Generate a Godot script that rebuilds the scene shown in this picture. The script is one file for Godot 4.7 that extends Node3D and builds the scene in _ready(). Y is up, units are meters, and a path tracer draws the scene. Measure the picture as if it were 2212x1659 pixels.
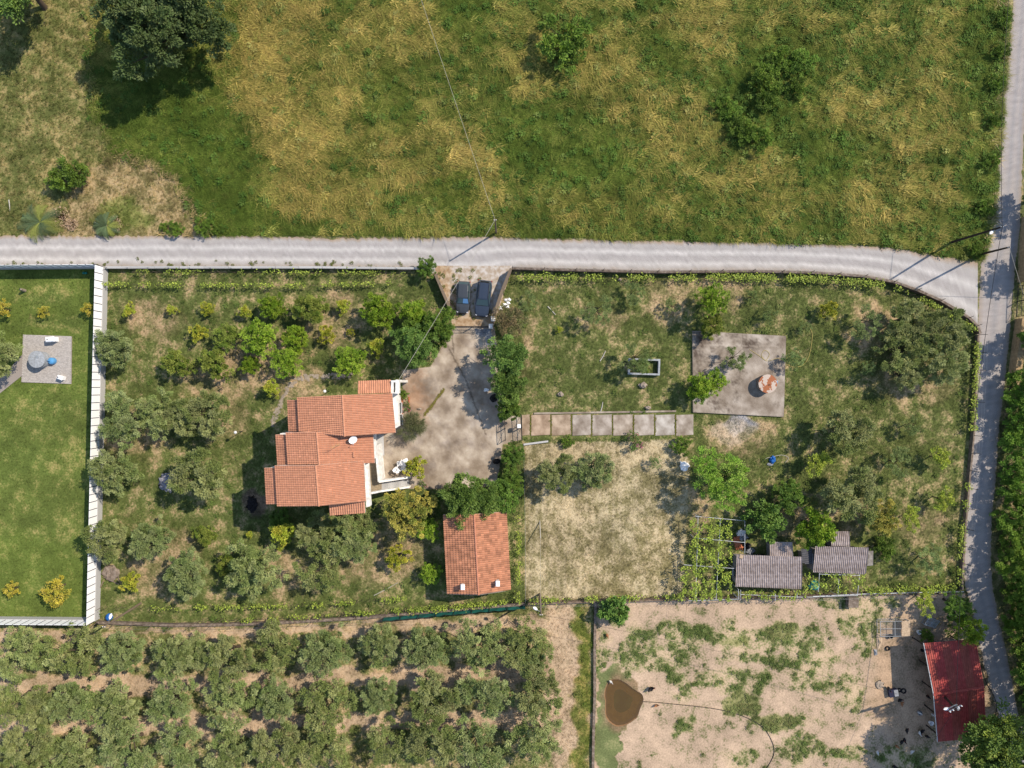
extends Node3D
# Aerial view of a walled smallholding. Plan positions are written in plan units of 1/17.42 m
# (x to the east, y to the south); pl() turns such a plan position, sighted at a height, into metres.
const CAMH := 88.0
const S := 17.42
const CX := 1106.0
const CY := 829.5
const K := 1.55            # sunlit appearance -> base colour

var used := {}
var M := {}
var proto := {}
var zone := PackedByteArray()
var ground_img: Image
const LW := 608
const LH := 456
const GX0 := -110.0
const GY0 := -82.5
const GW := 2432.0
const GH := 1824.0

func pl(dx: float, dy: float, h := 0.0) -> Vector3:
	var k := (1.0 - h / CAMH) / S
	return Vector3((dx - CX) * k, h, (dy - CY) * k)

func C(r: float, g: float, b: float) -> Color:
	var c := Color(r / 255.0, g / 255.0, b / 255.0).srgb_to_linear()
	return Color(c.r / K, c.g / K, c.b / K)

func CS(r: float, g: float, b: float) -> Color:
	return C(r, g, b).linear_to_srgb()

# ------------------------------------------------------------------ mesh builder
class MB:
	var v := PackedVector3Array()
	var n := PackedVector3Array()
	var c := PackedColorArray()
	var t := PackedVector2Array()
	var ix := PackedInt32Array()
	var col := Color.WHITE
	func quad(a: Vector3, b: Vector3, d: Vector3, e: Vector3) -> void:
		var nn := (e - a).cross(b - a) + (b - d).cross(e - d)
		nn = nn.normalized() if nn.length() > 1e-12 else Vector3.UP
		var k := v.size()
		v.append(a); v.append(b); v.append(d); v.append(e)
		for i in 4:
			n.append(nn); c.append(col)
		ix.append_array(PackedInt32Array([k, k + 1, k + 2, k, k + 2, k + 3]))
	func quad_uv(a: Vector3, b: Vector3, d: Vector3, e: Vector3, ua: Vector2, ub: Vector2, ud: Vector2, ue: Vector2) -> void:
		quad(a, b, d, e)
		t.append(ua); t.append(ub); t.append(ud); t.append(ue)
	func tri(a: Vector3, b: Vector3, d: Vector3) -> void:
		var nn := (d - a).cross(b - a)
		nn = nn.normalized() if nn.length() > 1e-12 else Vector3.UP
		var k := v.size()
		v.append(a); v.append(b); v.append(d)
		for i in 3:
			n.append(nn); c.append(col)
		ix.append_array(PackedInt32Array([k, k + 1, k + 2]))
	func box(at: Vector3, size: Vector3, bs := Basis()) -> void:
		hexa([Vector3(-.5, -.5, -.5), Vector3(.5, -.5, -.5), Vector3(.5, -.5, .5), Vector3(-.5, -.5, .5), Vector3(-.5, .5, -.5), Vector3(.5, .5, -.5), Vector3(.5, .5, .5), Vector3(-.5, .5, .5)].map(func(p): return at + bs * (p * size)))
	func hexa(p: Array) -> void:   # 0-3 bottom, 4-7 top, both clockwise seen from above
		quad(p[4], p[5], p[6], p[7]); quad(p[3], p[2], p[1], p[0])
		quad(p[7], p[6], p[2], p[3]); quad(p[5], p[4], p[0], p[1])
		quad(p[6], p[5], p[1], p[2]); quad(p[4], p[7], p[3], p[0])
	func bar(a: Vector3, b: Vector3, w: float, h: float) -> void:   # box beam from a to b
		var z := (b - a)
		var L := z.length()
		if L < 1e-6: return
		z /= L
		var up := Vector3.UP if absf(z.y) < 0.98 else Vector3.RIGHT
		var x := up.cross(z).normalized()
		box((a + b) / 2, Vector3(w, h, L), Basis(x, z.cross(x), z))
	func tube(pts: Array, rad: Array, sides := 6, caps := true) -> void:   # smooth tube
		var rows := []
		var frame := Vector3.RIGHT
		for i in pts.size():
			var d: Vector3 = (pts[mini(i + 1, pts.size() - 1)] - pts[maxi(i - 1, 0)])
			d = d.normalized() if d.length() > 1e-9 else Vector3.UP
			if i == 0:
				frame = (Vector3.RIGHT if absf(d.x) < 0.9 else Vector3.UP)
			var x := (frame - d * frame.dot(d))
			x = x.normalized() if x.length() > 1e-6 else d.cross(Vector3.UP).normalized()
			frame = x
			var y := d.cross(x)
			var k := v.size()
			rows.append(k)
			for j in sides:
				var a := TAU * j / sides
				var r := x * cos(a) + y * sin(a)
				v.append(pts[i] + r * rad[i]); n.append(r); c.append(col)
		for i in pts.size() - 1:
			for j in sides:
				var a: int = rows[i] + j
				var b: int = rows[i] + (j + 1) % sides
				var d2: int = rows[i + 1] + (j + 1) % sides
				var e: int = rows[i + 1] + j
				ix.append_array(PackedInt32Array([a, d2, b, a, e, d2]))
		if caps:
			for q in [0, pts.size() - 1]:
				for j in range(1, sides - 1):
					var r0: int = rows[q]
					if q == 0: tri(v[r0], v[r0 + j], v[r0 + j + 1])
					else: tri(v[r0], v[r0 + j + 1], v[r0 + j])
	func cyl(a: Vector3, b: Vector3, r0: float, r1: float, sides := 16) -> void:
		tube([a, b], [r0, r1], sides)
	func lathe(at: Vector3, prof: Array, sides := 20) -> void:   # prof: [[radius, height]...] bottom to top
		for i in prof.size() - 1:
			for j in sides:
				var a := TAU * j / sides
				var b := TAU * (j + 1) / sides
				var r0: float = prof[i][0]; var r1: float = prof[i + 1][0]
				var y0: float = prof[i][1]; var y1: float = prof[i + 1][1]
				quad(at + Vector3(cos(a) * r1, y1, sin(a) * r1), at + Vector3(cos(b) * r1, y1, sin(b) * r1), at + Vector3(cos(b) * r0, y0, sin(b) * r0), at + Vector3(cos(a) * r0, y0, sin(a) * r0))
	func loft(rings: Array) -> void:   # rings of equal length, closed, flat-shaded
		for i in rings.size() - 1:
			var m: int = rings[i].size()
			for j in m:
				quad(rings[i][j], rings[i][(j + 1) % m], rings[i + 1][(j + 1) % m], rings[i + 1][j])
	func poly(pts: Array, y: float, uvs := 0.0) -> void:   # flat sheet from plan points (Vector2, metres)
		var pk := PackedVector2Array(pts)
		var tr := Geometry2D.triangulate_polygon(pk)
		for i in range(0, tr.size(), 3):
			var a := pk[tr[i]]; var b := pk[tr[i + 1]]; var d := pk[tr[i + 2]]
			if (b - a).cross(d - a) < 0:
				var q := b; b = d; d = q
			tri(Vector3(a.x, y, a.y), Vector3(b.x, y, b.y), Vector3(d.x, y, d.y))
	func prism(pts: Array, y0: float, y1: float) -> void:
		poly(pts, y1)
		var pk := PackedVector2Array(pts)
		var cw := Geometry2D.is_polygon_clockwise(pk)
		for i in pts.size():
			var a: Vector2 = pts[i]; var b: Vector2 = pts[(i + 1) % pts.size()]
			if cw:
				var q := a; a = b; b = q
			quad(Vector3(b.x, y1, b.y), Vector3(a.x, y1, a.y), Vector3(a.x, y0, a.y), Vector3(b.x, y0, b.y))
	func mesh() -> ArrayMesh:
		var arr := []
		arr.resize(Mesh.ARRAY_MAX)
		arr[Mesh.ARRAY_VERTEX] = v
		arr[Mesh.ARRAY_NORMAL] = n
		arr[Mesh.ARRAY_COLOR] = c
		arr[Mesh.ARRAY_INDEX] = ix
		if t.size() == v.size() and t.size() > 0: arr[Mesh.ARRAY_TEX_UV] = t
		var m := ArrayMesh.new()
		m.add_surface_from_arrays(Mesh.PRIMITIVE_TRIANGLES, arr)
		return m

# ------------------------------------------------------------------ naming
func numbered(base: String) -> String:
	var k: int = used.get(base, 0)
	used[base] = k + 1
	return base if k == 0 else "%s_%03d" % [base, k]

func thing(called: String, label: String, category: String, at := Vector3.ZERO, turn := 0.0, group := "") -> Node3D:
	var o := Node3D.new()
	o.name = numbered(called)
	add_child(o)
	o.position = at
	o.rotation.y = turn
	tag(o, label, category, group)
	return o

func tag(o: Node, label: String, category: String, group := "", kind := "") -> void:
	o.set_meta("label", label)
	o.set_meta("category", category)
	if group: o.set_meta("group", group)
	if kind: o.set_meta("kind", kind)

func put(called: String, mesh: Mesh, mat: Material, parent: Node = null, at := Vector3.ZERO) -> MeshInstance3D:
	var o := MeshInstance3D.new()
	o.mesh = mesh
	o.material_override = mat
	o.name = called if parent else numbered(called)
	if parent: parent.add_child(o, true)
	else: add_child(o)
	o.position = at
	return o

func part(called: String, mb: MB, mat: String, parent: Node) -> MeshInstance3D:
	return put(called, mb.mesh(), M[mat], parent)

func struct(called: String, mesh: Mesh, mat: Material) -> MeshInstance3D:
	var o := put(called, mesh, mat)
	o.set_meta("kind", "structure")
	return o

# ------------------------------------------------------------------ materials
func noise(freq: float, oct := 4, sd := 1, type := FastNoiseLite.TYPE_SIMPLEX_SMOOTH) -> FastNoiseLite:
	var f := FastNoiseLite.new()
	f.noise_type = type
	f.seed = sd
	f.frequency = freq
	f.fractal_octaves = oct
	f.fractal_gain = 0.55
	return f

func ntex(freq: float, lo: Color, hi: Color, size := 512, sd := 1, oct := 5) -> NoiseTexture2D:
	var t := NoiseTexture2D.new()
	t.width = size; t.height = size
	t.seamless = true
	t.noise = noise(freq, oct, sd)
	var g := Gradient.new()
	g.offsets = PackedFloat32Array([0.15, 0.85])
	g.colors = PackedColorArray([lo, hi])
	t.color_ramp = g
	return t

func mat(id: String, col: Color, rough := 0.9, tex: Texture2D = null, scale := 0.3, metal := 0.0) -> StandardMaterial3D:
	var m := StandardMaterial3D.new()
	m.resource_name = id
	m.albedo_color = col.linear_to_srgb()
	m.roughness = rough
	m.metallic = metal
	m.metallic_specular = 0.35
	m.vertex_color_use_as_albedo = true
	if tex:
		m.albedo_texture = tex
		m.uv1_triplanar = true
		m.uv1_world_triplanar = true
		m.uv1_scale = Vector3.ONE * scale
	M[id] = m
	return m

func bump(id: String, tex: Texture2D, cm: float) -> void:
	M[id].heightmap_enabled = true
	M[id].heightmap_texture = tex
	M[id].heightmap_scale = cm

func make_materials() -> void:
	var blotch := ntex(0.012, Color(.80, .79, .78), Color(1, 1, 1), 512, 3)
	var fine := ntex(0.06, Color(.74, .73, .72), Color(1, 1, 1), 512, 7)
	var stain := ntex(0.006, Color(.70, .67, .64), Color(1, 1, 1), 512, 11, 6)
	var bmp := ntex(0.08, Color(.1, .1, .1), Color(1, 1, 1), 512, 13)
	mat("white_wall", Color(.86, .85, .82), 0.85, blotch, 0.22)
	mat("concrete", C(205, 194, 180), 0.92, stain, 0.10); bump("concrete", bmp, 1.0)
	mat("old_concrete", C(186, 174, 162), 0.92, stain, 0.10); bump("old_concrete", bmp, 1.2)
	mat("path_concrete", C(222, 205, 186), 0.92, stain, 0.15); bump("path_concrete", bmp, 1.2)
	mat("grey_concrete", C(178, 176, 176), 0.9, blotch, 0.4)
	mat("wall_stone", C(176, 160, 146), 0.95, stain, 0.5); bump("wall_stone", bmp, 3.0)
	mat("tan_render", C(214, 184, 140), 0.9, blotch, 0.3)
	mat("panel_white", Color(.88, .88, .89), 0.55, null)
	mat("post_navy", C(42, 44, 70), 0.6)
	mat("plinth", Color(.55, .55, .55), 0.85, fine, 0.5)
	mat("tile", C(236, 146, 112), 0.85, fine, 0.9)
	mat("tile_old", C(196, 108, 82), 0.9, stain, 0.35)
	mat("corrugated", C(186, 174, 170), 0.9, stain, 0.45)
	mat("corrugated_dark", C(92, 92, 98), 0.85, blotch, 0.4)
	mat("red_sheet", C(196, 60, 58), 0.5, blotch, 0.2)
	mat("bark", C(112, 98, 84), 0.95, fine, 1.2)
	mat("leaf", Color.WHITE, 0.6)
	M.leaf.cull_mode = BaseMaterial3D.CULL_DISABLED
	M.leaf.backlight_enabled = true
	M.leaf.backlight = Color(0.40, 0.45, 0.24)
	M.leaf.metallic_specular = 0.3
	mat("grass", Color.WHITE, 0.75)
	M.grass.cull_mode = BaseMaterial3D.CULL_DISABLED
	M.grass.backlight_enabled = true
	M.grass.backlight = Color(0.5, 0.5, 0.25)
	M.grass.metallic_specular = 0.2
	mat("wood", C(158, 140, 120), 0.9, fine, 1.5)
	mat("wood_dark", C(74, 64, 58), 0.9, fine, 1.5)
	mat("metal", C(200, 204, 206), 0.45, null, 1.0, 0.5)
	mat("pipe_white", C(222, 226, 228), 0.55)
	mat("metal_dark", C(58, 56, 56), 0.6)
	mat("rust", C(206, 140, 104), 0.85, stain, 0.5)
	mat("tank_grey", C(196, 202, 208), 0.5, blotch, 0.5)
	mat("blue_plastic", C(96, 168, 224), 0.45)
	mat("white_plastic", Color(.85, .85, .85), 0.5)
	mat("bag_blue", C(36, 108, 190), 0.5)
	mat("tarp_grey", C(176, 180, 186), 0.6, blotch, 0.6)
	mat("tarp_beige", C(226, 200, 170), 0.8, blotch, 0.6)
	mat("net_green", C(44, 140, 130), 0.8, fine, 0.8)
	mat("teal_plastic", C(40, 140, 128), 0.5)
	mat("black", C(26, 26, 28), 0.55)
	mat("black_feather", C(34, 32, 34), 0.6)
	mat("white_feather", C(232, 228, 222), 0.8)
	mat("brown_feather", C(176, 122, 82), 0.8)
	mat("rubber", C(36, 36, 38), 0.85)
	mat("paint_grey", C(70, 74, 80), 0.32)
	mat("paint_navy", C(56, 66, 84), 0.28)
	for k in ["paint_grey", "paint_navy"]:
		M[k].clearcoat_enabled = true
		M[k].clearcoat = 0.6
		M[k].clearcoat_roughness = 0.12
	mat("car_glass", C(62, 86, 90), 0.06)
	M.car_glass.metallic_specular = 0.6
	mat("seat_blue", C(110, 160, 215), 0.5)
	mat("lamp_red", C(190, 40, 36), 0.3)
	mat("lamp_clear", C(226, 226, 236), 0.2)
	mat("globe", C(250, 250, 250), 0.35)
	mat("stone", C(206, 190, 172), 0.95, fine, 2.0)
	mat("ash", C(176, 178, 190), 1.0, stain, 0.9)
	mat("char", C(52, 48, 50), 1.0, stain, 1.0)
	mat("hose_black", C(40, 40, 44), 0.6)
	mat("hose_yellow", C(206, 186, 110), 0.6)
	mat("cable_pale", C(206, 200, 188), 0.6)
	mat("terracotta", C(214, 130, 92), 0.9)
	mat("floor_tile", C(188, 170, 142), 0.7, blotch, 0.5)
	var w := mat("water", C(112, 84, 32), 0.06)
	w.transparency = BaseMaterial3D.TRANSPARENCY_ALPHA
	w.albedo_color.a = 0.62
	w.metallic_specular = 0.5
	w.roughness = 0.08

# ------------------------------------------------------------------ ground: what grows where
func paint_ground() -> void:
	var ca := PackedFloat32Array(); ca.resize(LW * LH * 3)
	var cb := PackedFloat32Array(); cb.resize(LW * LH * 3)
	var cm := PackedFloat32Array(); cm.resize(LW * LH)
	zone.resize(LW * LH)
	var wx := PackedFloat32Array(); wx.resize(LW * LH)
	var wy := PackedFloat32Array(); wy.resize(LW * LH)
	var nz := noise(0.012, 3, 21)
	var cell := GW / LW
	for j in LH:
		for i in LW:
			var x := GX0 + (i + .5) * cell
			var y := GY0 + (j + .5) * cell
			wx[j * LW + i] = nz.get_noise_2d(x, y) * 26.0
			wy[j * LW + i] = nz.get_noise_2d(x + 5000, y) * 26.0
	# [polygon, warp, zone, colour A, colour B, share of B]
	var polys := [
		[[-200, -200, 2500, -200, 2500, 2000, -200, 2000], 0, 7, [116, 124, 78], [172, 152, 118], .35],
		[[-200, -200, 2184, -200, 2160, 400, 2125, 562, 2035, 552, 1880, 528, 1500, 520, 1100, 511, 600, 509, -200, 506], 0, 1, [102, 120, 54], [162, 146, 86], .22],
		[[-200, -200, 195, -200, 185, 120, 190, 250, 230, 310, 170, 420, 140, 520, -200, 520], 1, 8, [116, 122, 70], [168, 150, 104], .36],
		[[120, 520, 150, 420, 215, 350, 300, 345, 370, 400, 420, 470, 440, 520], 1, 8, [140, 132, 86], [186, 162, 122], .58],
		[[215, 578, 975, 578, 985, 720, 940, 790, 870, 830, 1135, 1040, 1135, 1300, 820, 1335, 210, 1345], 0, 3, [112, 124, 68], [178, 155, 120], .26],
		[[-200, 578, 218, 578, 206, 1340, -200, 1340], 0, 2, [108, 124, 60], [150, 144, 88], .04],
		[[1060, 578, 1800, 588, 1980, 628, 2108, 705, 2100, 900, 2080, 1275, 1135, 1298, 1080, 930, 1060, 690], 0, 3, [112, 122, 68], [178, 156, 120], .24],
		[[1134, 958, 1470, 950, 1490, 1000, 1475, 1290, 1136, 1296], 0, 4, [150, 140, 100], [196, 180, 146], .52],
		[[-200, 1350, 830, 1335, 1280, 1300, 1284, 1800, -200, 1800], 0, 5, [126, 132, 78], [198, 172, 136], .42],
		[[1286, 1298, 2085, 1280, 2120, 1400, 2165, 1600, 2180, 1800, 1282, 1800], 0, 6, [116, 128, 74], [200, 175, 150], .93],
		[[2085, 1280, 2120, 1280, 2140, 1400, 2200, 1800, 2150, 1800], 0, 7, [120, 112, 82], [170, 148, 122], .6],
		[[1290, 1440, 1345, 1448, 1380, 1490, 1372, 1570, 1330, 1590, 1355, 1800, 1286, 1800], 1, 9, [128, 138, 90], [150, 146, 104], .15],
	]
	# [cx, cy, rx, ry, colour A, colour B, share of B, strength]
	var el := []
	var gold := [[600, 60, 90, 90, .85], [560, 190, 60, 90, .8], [630, 330, 80, 120, .82], [590, 420, 50, 60, .8], [760, 240, 140, 120, .55], [720, 430, 110, 50, .72], [900, 340, 100, 60, .66], [1035, 340, 50, 60, .85], [1000, 430, 70, 40, .5], [860, 60, 140, 60, .6], [1340, 180, 110, 90, .8], [1490, 70, 90, 60, .85], [1140, 130, 70, 80, .6], [1470, 290, 110, 60, .65], [1700, 60, 80, 50, .6], [1800, 240, 90, 60, .55], [1980, 260, 120, 90, .55], [1900, 420, 160, 70, .6], [1640, 400, 100, 60, .6], [2050, 90, 80, 60, .45], [1300, 460, 120, 40, .4]]
	for g in gold: el.append([g[0], g[1], g[2], g[3], [116, 124, 58], [186, 162, 98], g[4] * (.74 if g[0] < 1100 else .58), .72])
	var lush := [[330, 260, 150, 150], [480, 400, 110, 110], [400, 320, 120, 120], [830, 230, 60, 70], [1200, 320, 140, 90], [1120, 300, 80, 70], [970, 420, 60, 50], [260, 470, 60, 40], [1300, 360, 90, 60], [1650, 190, 120, 120], [2110, 120, 60, 140], [2120, 420, 60, 120], [1780, 340, 80, 70], [1010, 40, 80, 50], [530, 480, 90, 40], [1430, 120, 60, 60]]
	for g in lush: el.append([g[0], g[1], g[2], g[3], [98, 118, 50], [130, 136, 70], .18, .7])
	# bare soil and straw in the gardens
	for g in [[330, 690, 60, 50], [520, 810, 120, 50], [720, 690, 60, 60], [640, 830, 50, 40], [480, 900, 60, 50], [570, 770, 80, 40], [300, 960, 70, 30], [380, 1180, 50, 40], [330, 1240, 60, 50], [800, 1210, 90, 50], [870, 1180, 60, 60], [640, 1240, 60, 50], [990, 600, 25, 40], [1140, 740, 14, 60], [1300, 690, 50, 30], [1440, 650, 50, 40], [1600, 940, 70, 40], [1890, 710, 60, 50], [1930, 830, 60, 40], [2010, 840, 50, 30], [1990, 1130, 60, 40], [1700, 1120, 50, 40], [1840, 1110, 50, 40], [1500, 1110, 40, 60], [1560, 640, 60, 30]]:
		el.append([g[0], g[1], g[2], g[3], [138, 132, 88], [188, 162, 128], .58, .7])
	# soil lanes between orchard rows
	for g in [[250, 1478, 480, 18], [700, 1468, 480, 18], [1050, 1456, 240, 20], [300, 1570, 480, 17], [760, 1560, 480, 18], [1080, 1550, 200, 20], [1215, 1480, 40, 200], [120, 1375, 150, 8], [560, 1362, 260, 10], [1000, 1345, 240, 14]]:
		el.append([g[0], g[1], g[2], g[3], [176, 156, 120], [206, 180, 150], .95, .95])
	for g in [[1262, 1400, 16, 110], [1258, 1560, 18, 120]]:
		el.append([g[0], g[1], g[2], g[3], [116, 128, 58], [170, 150, 90], .3, .9])
	# weed beds of the poultry yard
	for g in [[1375, 1395, 40, 40], [1345, 1420, 24, 40], [1410, 1425, 50, 30], [1440, 1360, 40, 22], [1470, 1380, 30, 30], [1495, 1372, 30, 26], [1460, 1440, 28, 40], [1480, 1480, 18, 24], [1530, 1370, 60, 18], [1600, 1380, 60, 30], [1680, 1370, 60, 22], [1740, 1375, 40, 30], [1640, 1425, 70, 18], [1590, 1470, 90, 20], [1730, 1420, 50, 40], [1790, 1420, 24, 30], [1760, 1470, 50, 24], [1595, 1520, 34, 30], [1690, 1560, 60, 26], [1740, 1620, 60, 30], [1480, 1510, 30, 20], [1475, 1570, 30, 16], [1600, 1635, 40, 24], [1860, 1330, 50, 40], [1820, 1300, 60, 14], [1890, 1300, 60, 16], [1870, 1380, 30, 30], [1298, 1410, 14, 40], [1330, 1330, 40, 16], [1830, 1620, 40, 20], [1960, 1640, 60, 40], [1840, 1500, 30, 40]]:
		el.append([g[0], g[1], g[2], g[3], [116, 132, 74], [192, 170, 140], .45, .85])
	for g in [[1594, 1520, 34, 26], [1680, 1556, 50, 20], [1590, 1384, 30, 12], [1690, 1366, 36, 12]]:
		el.append([g[0], g[1], g[2], g[3], [140, 142, 92], [160, 152, 110], .15, .95])
	for g in [[1960, 1480, 80, 130]]:
		el.append([g[0], g[1], g[2], g[3], [150, 130, 104], [186, 158, 130], .9, .8])
	for e in [[40, 1010, 90, 120, .1], [110, 900, 90, 50, .3], [150, 1050, 40, 140, .45], [80, 1100, 120, 60, .25], [90, 640, 60, 20, .45], [120, 700, 70, 12, .6]]:
		el.append([e[0], e[1], e[2], e[3], [112, 126, 64], [164, 150, 98], e[4] * .8, .7])
	for e in [[1230, 1170, 60, 90, .7], [1330, 1230, 90, 40, .4], [1300, 980, 120, 30, .9], [1420, 1190, 40, 80, .35]]:
		el.append([e[0], e[1], e[2], e[3], [150, 138, 96], [204, 184, 148], e[4], .6])
	el.append([1350, 1518, 50, 62, [140, 122, 92], [158, 132, 106], .6, .9])
	el.append([1597, 922, 26, 20, [150, 150, 156], [184, 184, 190], .6, .95])
	el.append([1575, 935, 40, 26, [150, 142, 116], [198, 180, 156], .6, .7])
	el.append([545, 1088, 24, 28, [112, 96, 82], [140, 118, 100], .6, .9])
	for p in polys:
		var pk := PackedVector2Array()
		var lo := Vector2(1e9, 1e9)
		var hi := -lo
		for q in range(0, p[0].size(), 2):
			var pt := Vector2(p[0][q], p[0][q + 1])
			pk.append(pt); lo = lo.min(pt); hi = hi.max(pt)
		var a: Color = C(p[3][0], p[3][1], p[3][2])
		var b: Color = C(p[4][0], p[4][1], p[4][2])
		var w: float = p[1]
		for j in range(maxi(0, int((lo.y - 30 - GY0) / cell)), mini(LH, int((hi.y + 30 - GY0) / cell) + 1)):
			for i in range(maxi(0, int((lo.x - 30 - GX0) / cell)), mini(LW, int((hi.x + 30 - GX0) / cell) + 1)):
				var k := j * LW + i
				if Geometry2D.is_point_in_polygon(Vector2(GX0 + (i + .5) * cell + wx[k] * w, GY0 + (j + .5) * cell + wy[k] * w), pk):
					ca[k * 3] = a.r; ca[k * 3 + 1] = a.g; ca[k * 3 + 2] = a.b
					cb[k * 3] = b.r; cb[k * 3 + 1] = b.g; cb[k * 3 + 2] = b.b
					cm[k] = p[5]; zone[k] = p[2]
	for j in LH:   # furrows of the dry plot
		for i in LW:
			if zone[j * LW + i] == 4 and i * cell + GX0 < 1340: cm[j * LW + i] += .12 * sin((i * cell + GX0) * TAU / 15.0)
	for e in el:
		var a: Color = C(e[4][0], e[4][1], e[4][2])
		var b: Color = C(e[5][0], e[5][1], e[5][2])
		var ex: float = e[0]; var ey: float = e[1]; var rx: float = e[2]; var ry: float = e[3]
		var mx: float = e[6]; var st: float = e[7]
		var z0 := zone[clampi(int((ey - GY0) / cell), 0, LH - 1) * LW + clampi(int((ex - GX0) / cell), 0, LW - 1)]
		for j in range(maxi(0, int((ey - ry * 1.3 - 30 - GY0) / cell)), mini(LH, int((ey + ry * 1.3 + 30 - GY0) / cell) + 1)):
			for i in range(maxi(0, int((ex - rx * 1.3 - 30 - GX0) / cell)), mini(LW, int((ex + rx * 1.3 + 30 - GX0) / cell) + 1)):
				var k := j * LW + i
				if zone[k] != z0: continue
				var dx := (GX0 + (i + .5) * cell + wx[k] - ex) / rx
				var dy := (GY0 + (j + .5) * cell + wy[k] - ey) / ry
				var d := dx * dx + dy * dy
				if d > 1.5: continue
				var f := clampf((1.5 - d) / 0.9, 0, 1) * st
				ca[k * 3] = lerpf(ca[k * 3], a.r, f); ca[k * 3 + 1] = lerpf(ca[k * 3 + 1], a.g, f); ca[k * 3 + 2] = lerpf(ca[k * 3 + 2], a.b, f)
				cb[k * 3] = lerpf(cb[k * 3], b.r, f); cb[k * 3 + 1] = lerpf(cb[k * 3 + 1], b.g, f); cb[k * 3 + 2] = lerpf(cb[k * 3 + 2], b.b, f)
				cm[k] = lerpf(cm[k], mx, f)
	# roads, slabs and buildings: no grass there
	for bare in bare_areas():
		var pk := PackedVector2Array(bare)
		var lo := Vector2(1e9, 1e9)
		var hi := -lo
		for pt in pk:
			lo = lo.min(pt); hi = hi.max(pt)
		for j in range(maxi(0, int((lo.y - GY0) / cell)), mini(LH, int((hi.y - GY0) / cell) + 1)):
			for i in range(maxi(0, int((lo.x - GX0) / cell)), mini(LW, int((hi.x - GX0) / cell) + 1)):
				if Geometry2D.is_point_in_polygon(Vector2(GX0 + (i + .5) * cell, GY0 + (j + .5) * cell), pk): zone[j * LW + i] = 0
	# small pictures of A, B and the share, drawn out to full size by cubic interpolation
	var ia := Image.create(LW, LH, false, Image.FORMAT_RGBA8)
	var ib := Image.create(LW, LH, false, Image.FORMAT_RGBA8)
	for j in LH:
		for i in LW:
			var k := j * LW + i
			ia.set_pixel(i, j, Color(ca[k * 3], ca[k * 3 + 1], ca[k * 3 + 2], cm[k]).linear_to_srgb())
			ib.set_pixel(i, j, Color(cb[k * 3], cb[k * 3 + 1], cb[k * 3 + 2]).linear_to_srgb())
	var W := 2048
	var Hh := 1536
	ia.resize(W, Hh, Image.INTERPOLATE_CUBIC)
	ib.resize(W, Hh, Image.INTERPOLATE_CUBIC)
	var da := ia.get_data()
	var db := ib.get_data()
	var n1 := noise(0.035, 5, 31).get_image(W, Hh, false, false, true).get_data()
	var n2 := noise(0.22, 3, 37).get_image(W, Hh, false, false, true).get_data()
	var n3 := noise(0.011, 3, 41).get_image(W, Hh, false, false, true).get_data()
	var n4 := noise(0.45, 2, 43).get_image(W, Hh, false, false, true).get_data()
	var outb := PackedByteArray()
	outb.resize(W * Hh * 3)
	var o := 0
	for k in W * Hh:
		var q := k * 4
		var s := da[q + 3] / 255.0 + (n1[k] - 128) * 0.0046 + (n2[k] - 128) * 0.0036 + (n3[k] - 128) * 0.0024
		var f := clampf((s - 0.22) * 1.7, 0.0, 1.0)
		var g := 1.0 + (n4[k] - 128) * 0.0011 + (n2[k] - 128) * 0.0009 + (n1[k] - 128) * 0.0007 + (n3[k] - 128) * 0.0011
		outb[o] = clampi(int((da[q] + (db[q] - da[q]) * f) * g), 0, 255)
		outb[o + 1] = clampi(int((da[q + 1] + (db[q + 1] - da[q + 1]) * f) * g), 0, 255)
		outb[o + 2] = clampi(int((da[q + 2] + (db[q + 2] - da[q + 2]) * f) * g), 0, 255)
		o += 3
	ground_img = Image.create_from_data(W, Hh, false, Image.FORMAT_RGB8, outb)

func zone_at(dx: float, dy: float) -> int:
	var i := int((dx - GX0) / GW * LW)
	var j := int((dy - GY0) / GH * LH)
	return zone[j * LW + i] if i >= 0 and j >= 0 and i < LW and j < LH else 0

func soil(dx: float, dy: float) -> Color:
	return ground_img.get_pixel(clampi(int((dx - GX0) / GW * 2048), 0, 2047), clampi(int((dy - GY0) / GH * 1536), 0, 1535)).srgb_to_linear()

func v2(a: Array) -> Array:
	var out := []
	for i in range(0, a.size(), 2): out.append(Vector2(a[i], a[i + 1]))
	return out

func metres(a: Array, h := 0.0) -> Array:
	return v2(a).map(func(p): var q := pl(p.x, p.y, h); return Vector2(q.x, q.z))

const ROAD_N := [-120, 508, 200, 510, 400, 510, 600, 511, 720, 516, 900, 513, 1060, 513, 1100, 514, 1300, 519, 1500, 523, 1700, 526, 1880, 532, 1960, 541, 2040, 557, 2112, 568]
const ROAD_S := [-120, 577, 200, 577, 500, 577, 700, 577, 893, 578, 945, 592, 1060, 592, 1106, 579, 1240, 582, 1417, 587, 1620, 585, 1750, 588, 1860, 596, 1923, 607, 1973, 626, 2023, 648, 2060, 670, 2085, 685, 2106, 703, 2112, 720]
const LANE_W := [2196, -100, 2189, 0, 2182, 85, 2174, 170, 2165, 240, 2157, 340, 2147, 440, 2138, 510, 2120, 568, 2112, 700, 2110, 760, 2107, 830, 2102, 900, 2096, 960, 2088, 1060, 2081, 1150, 2079, 1220, 2087, 1275, 2098, 1310, 2105, 1345, 2122, 1420, 2142, 1495, 2157, 1545, 2180, 1620, 2215, 1720]
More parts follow.
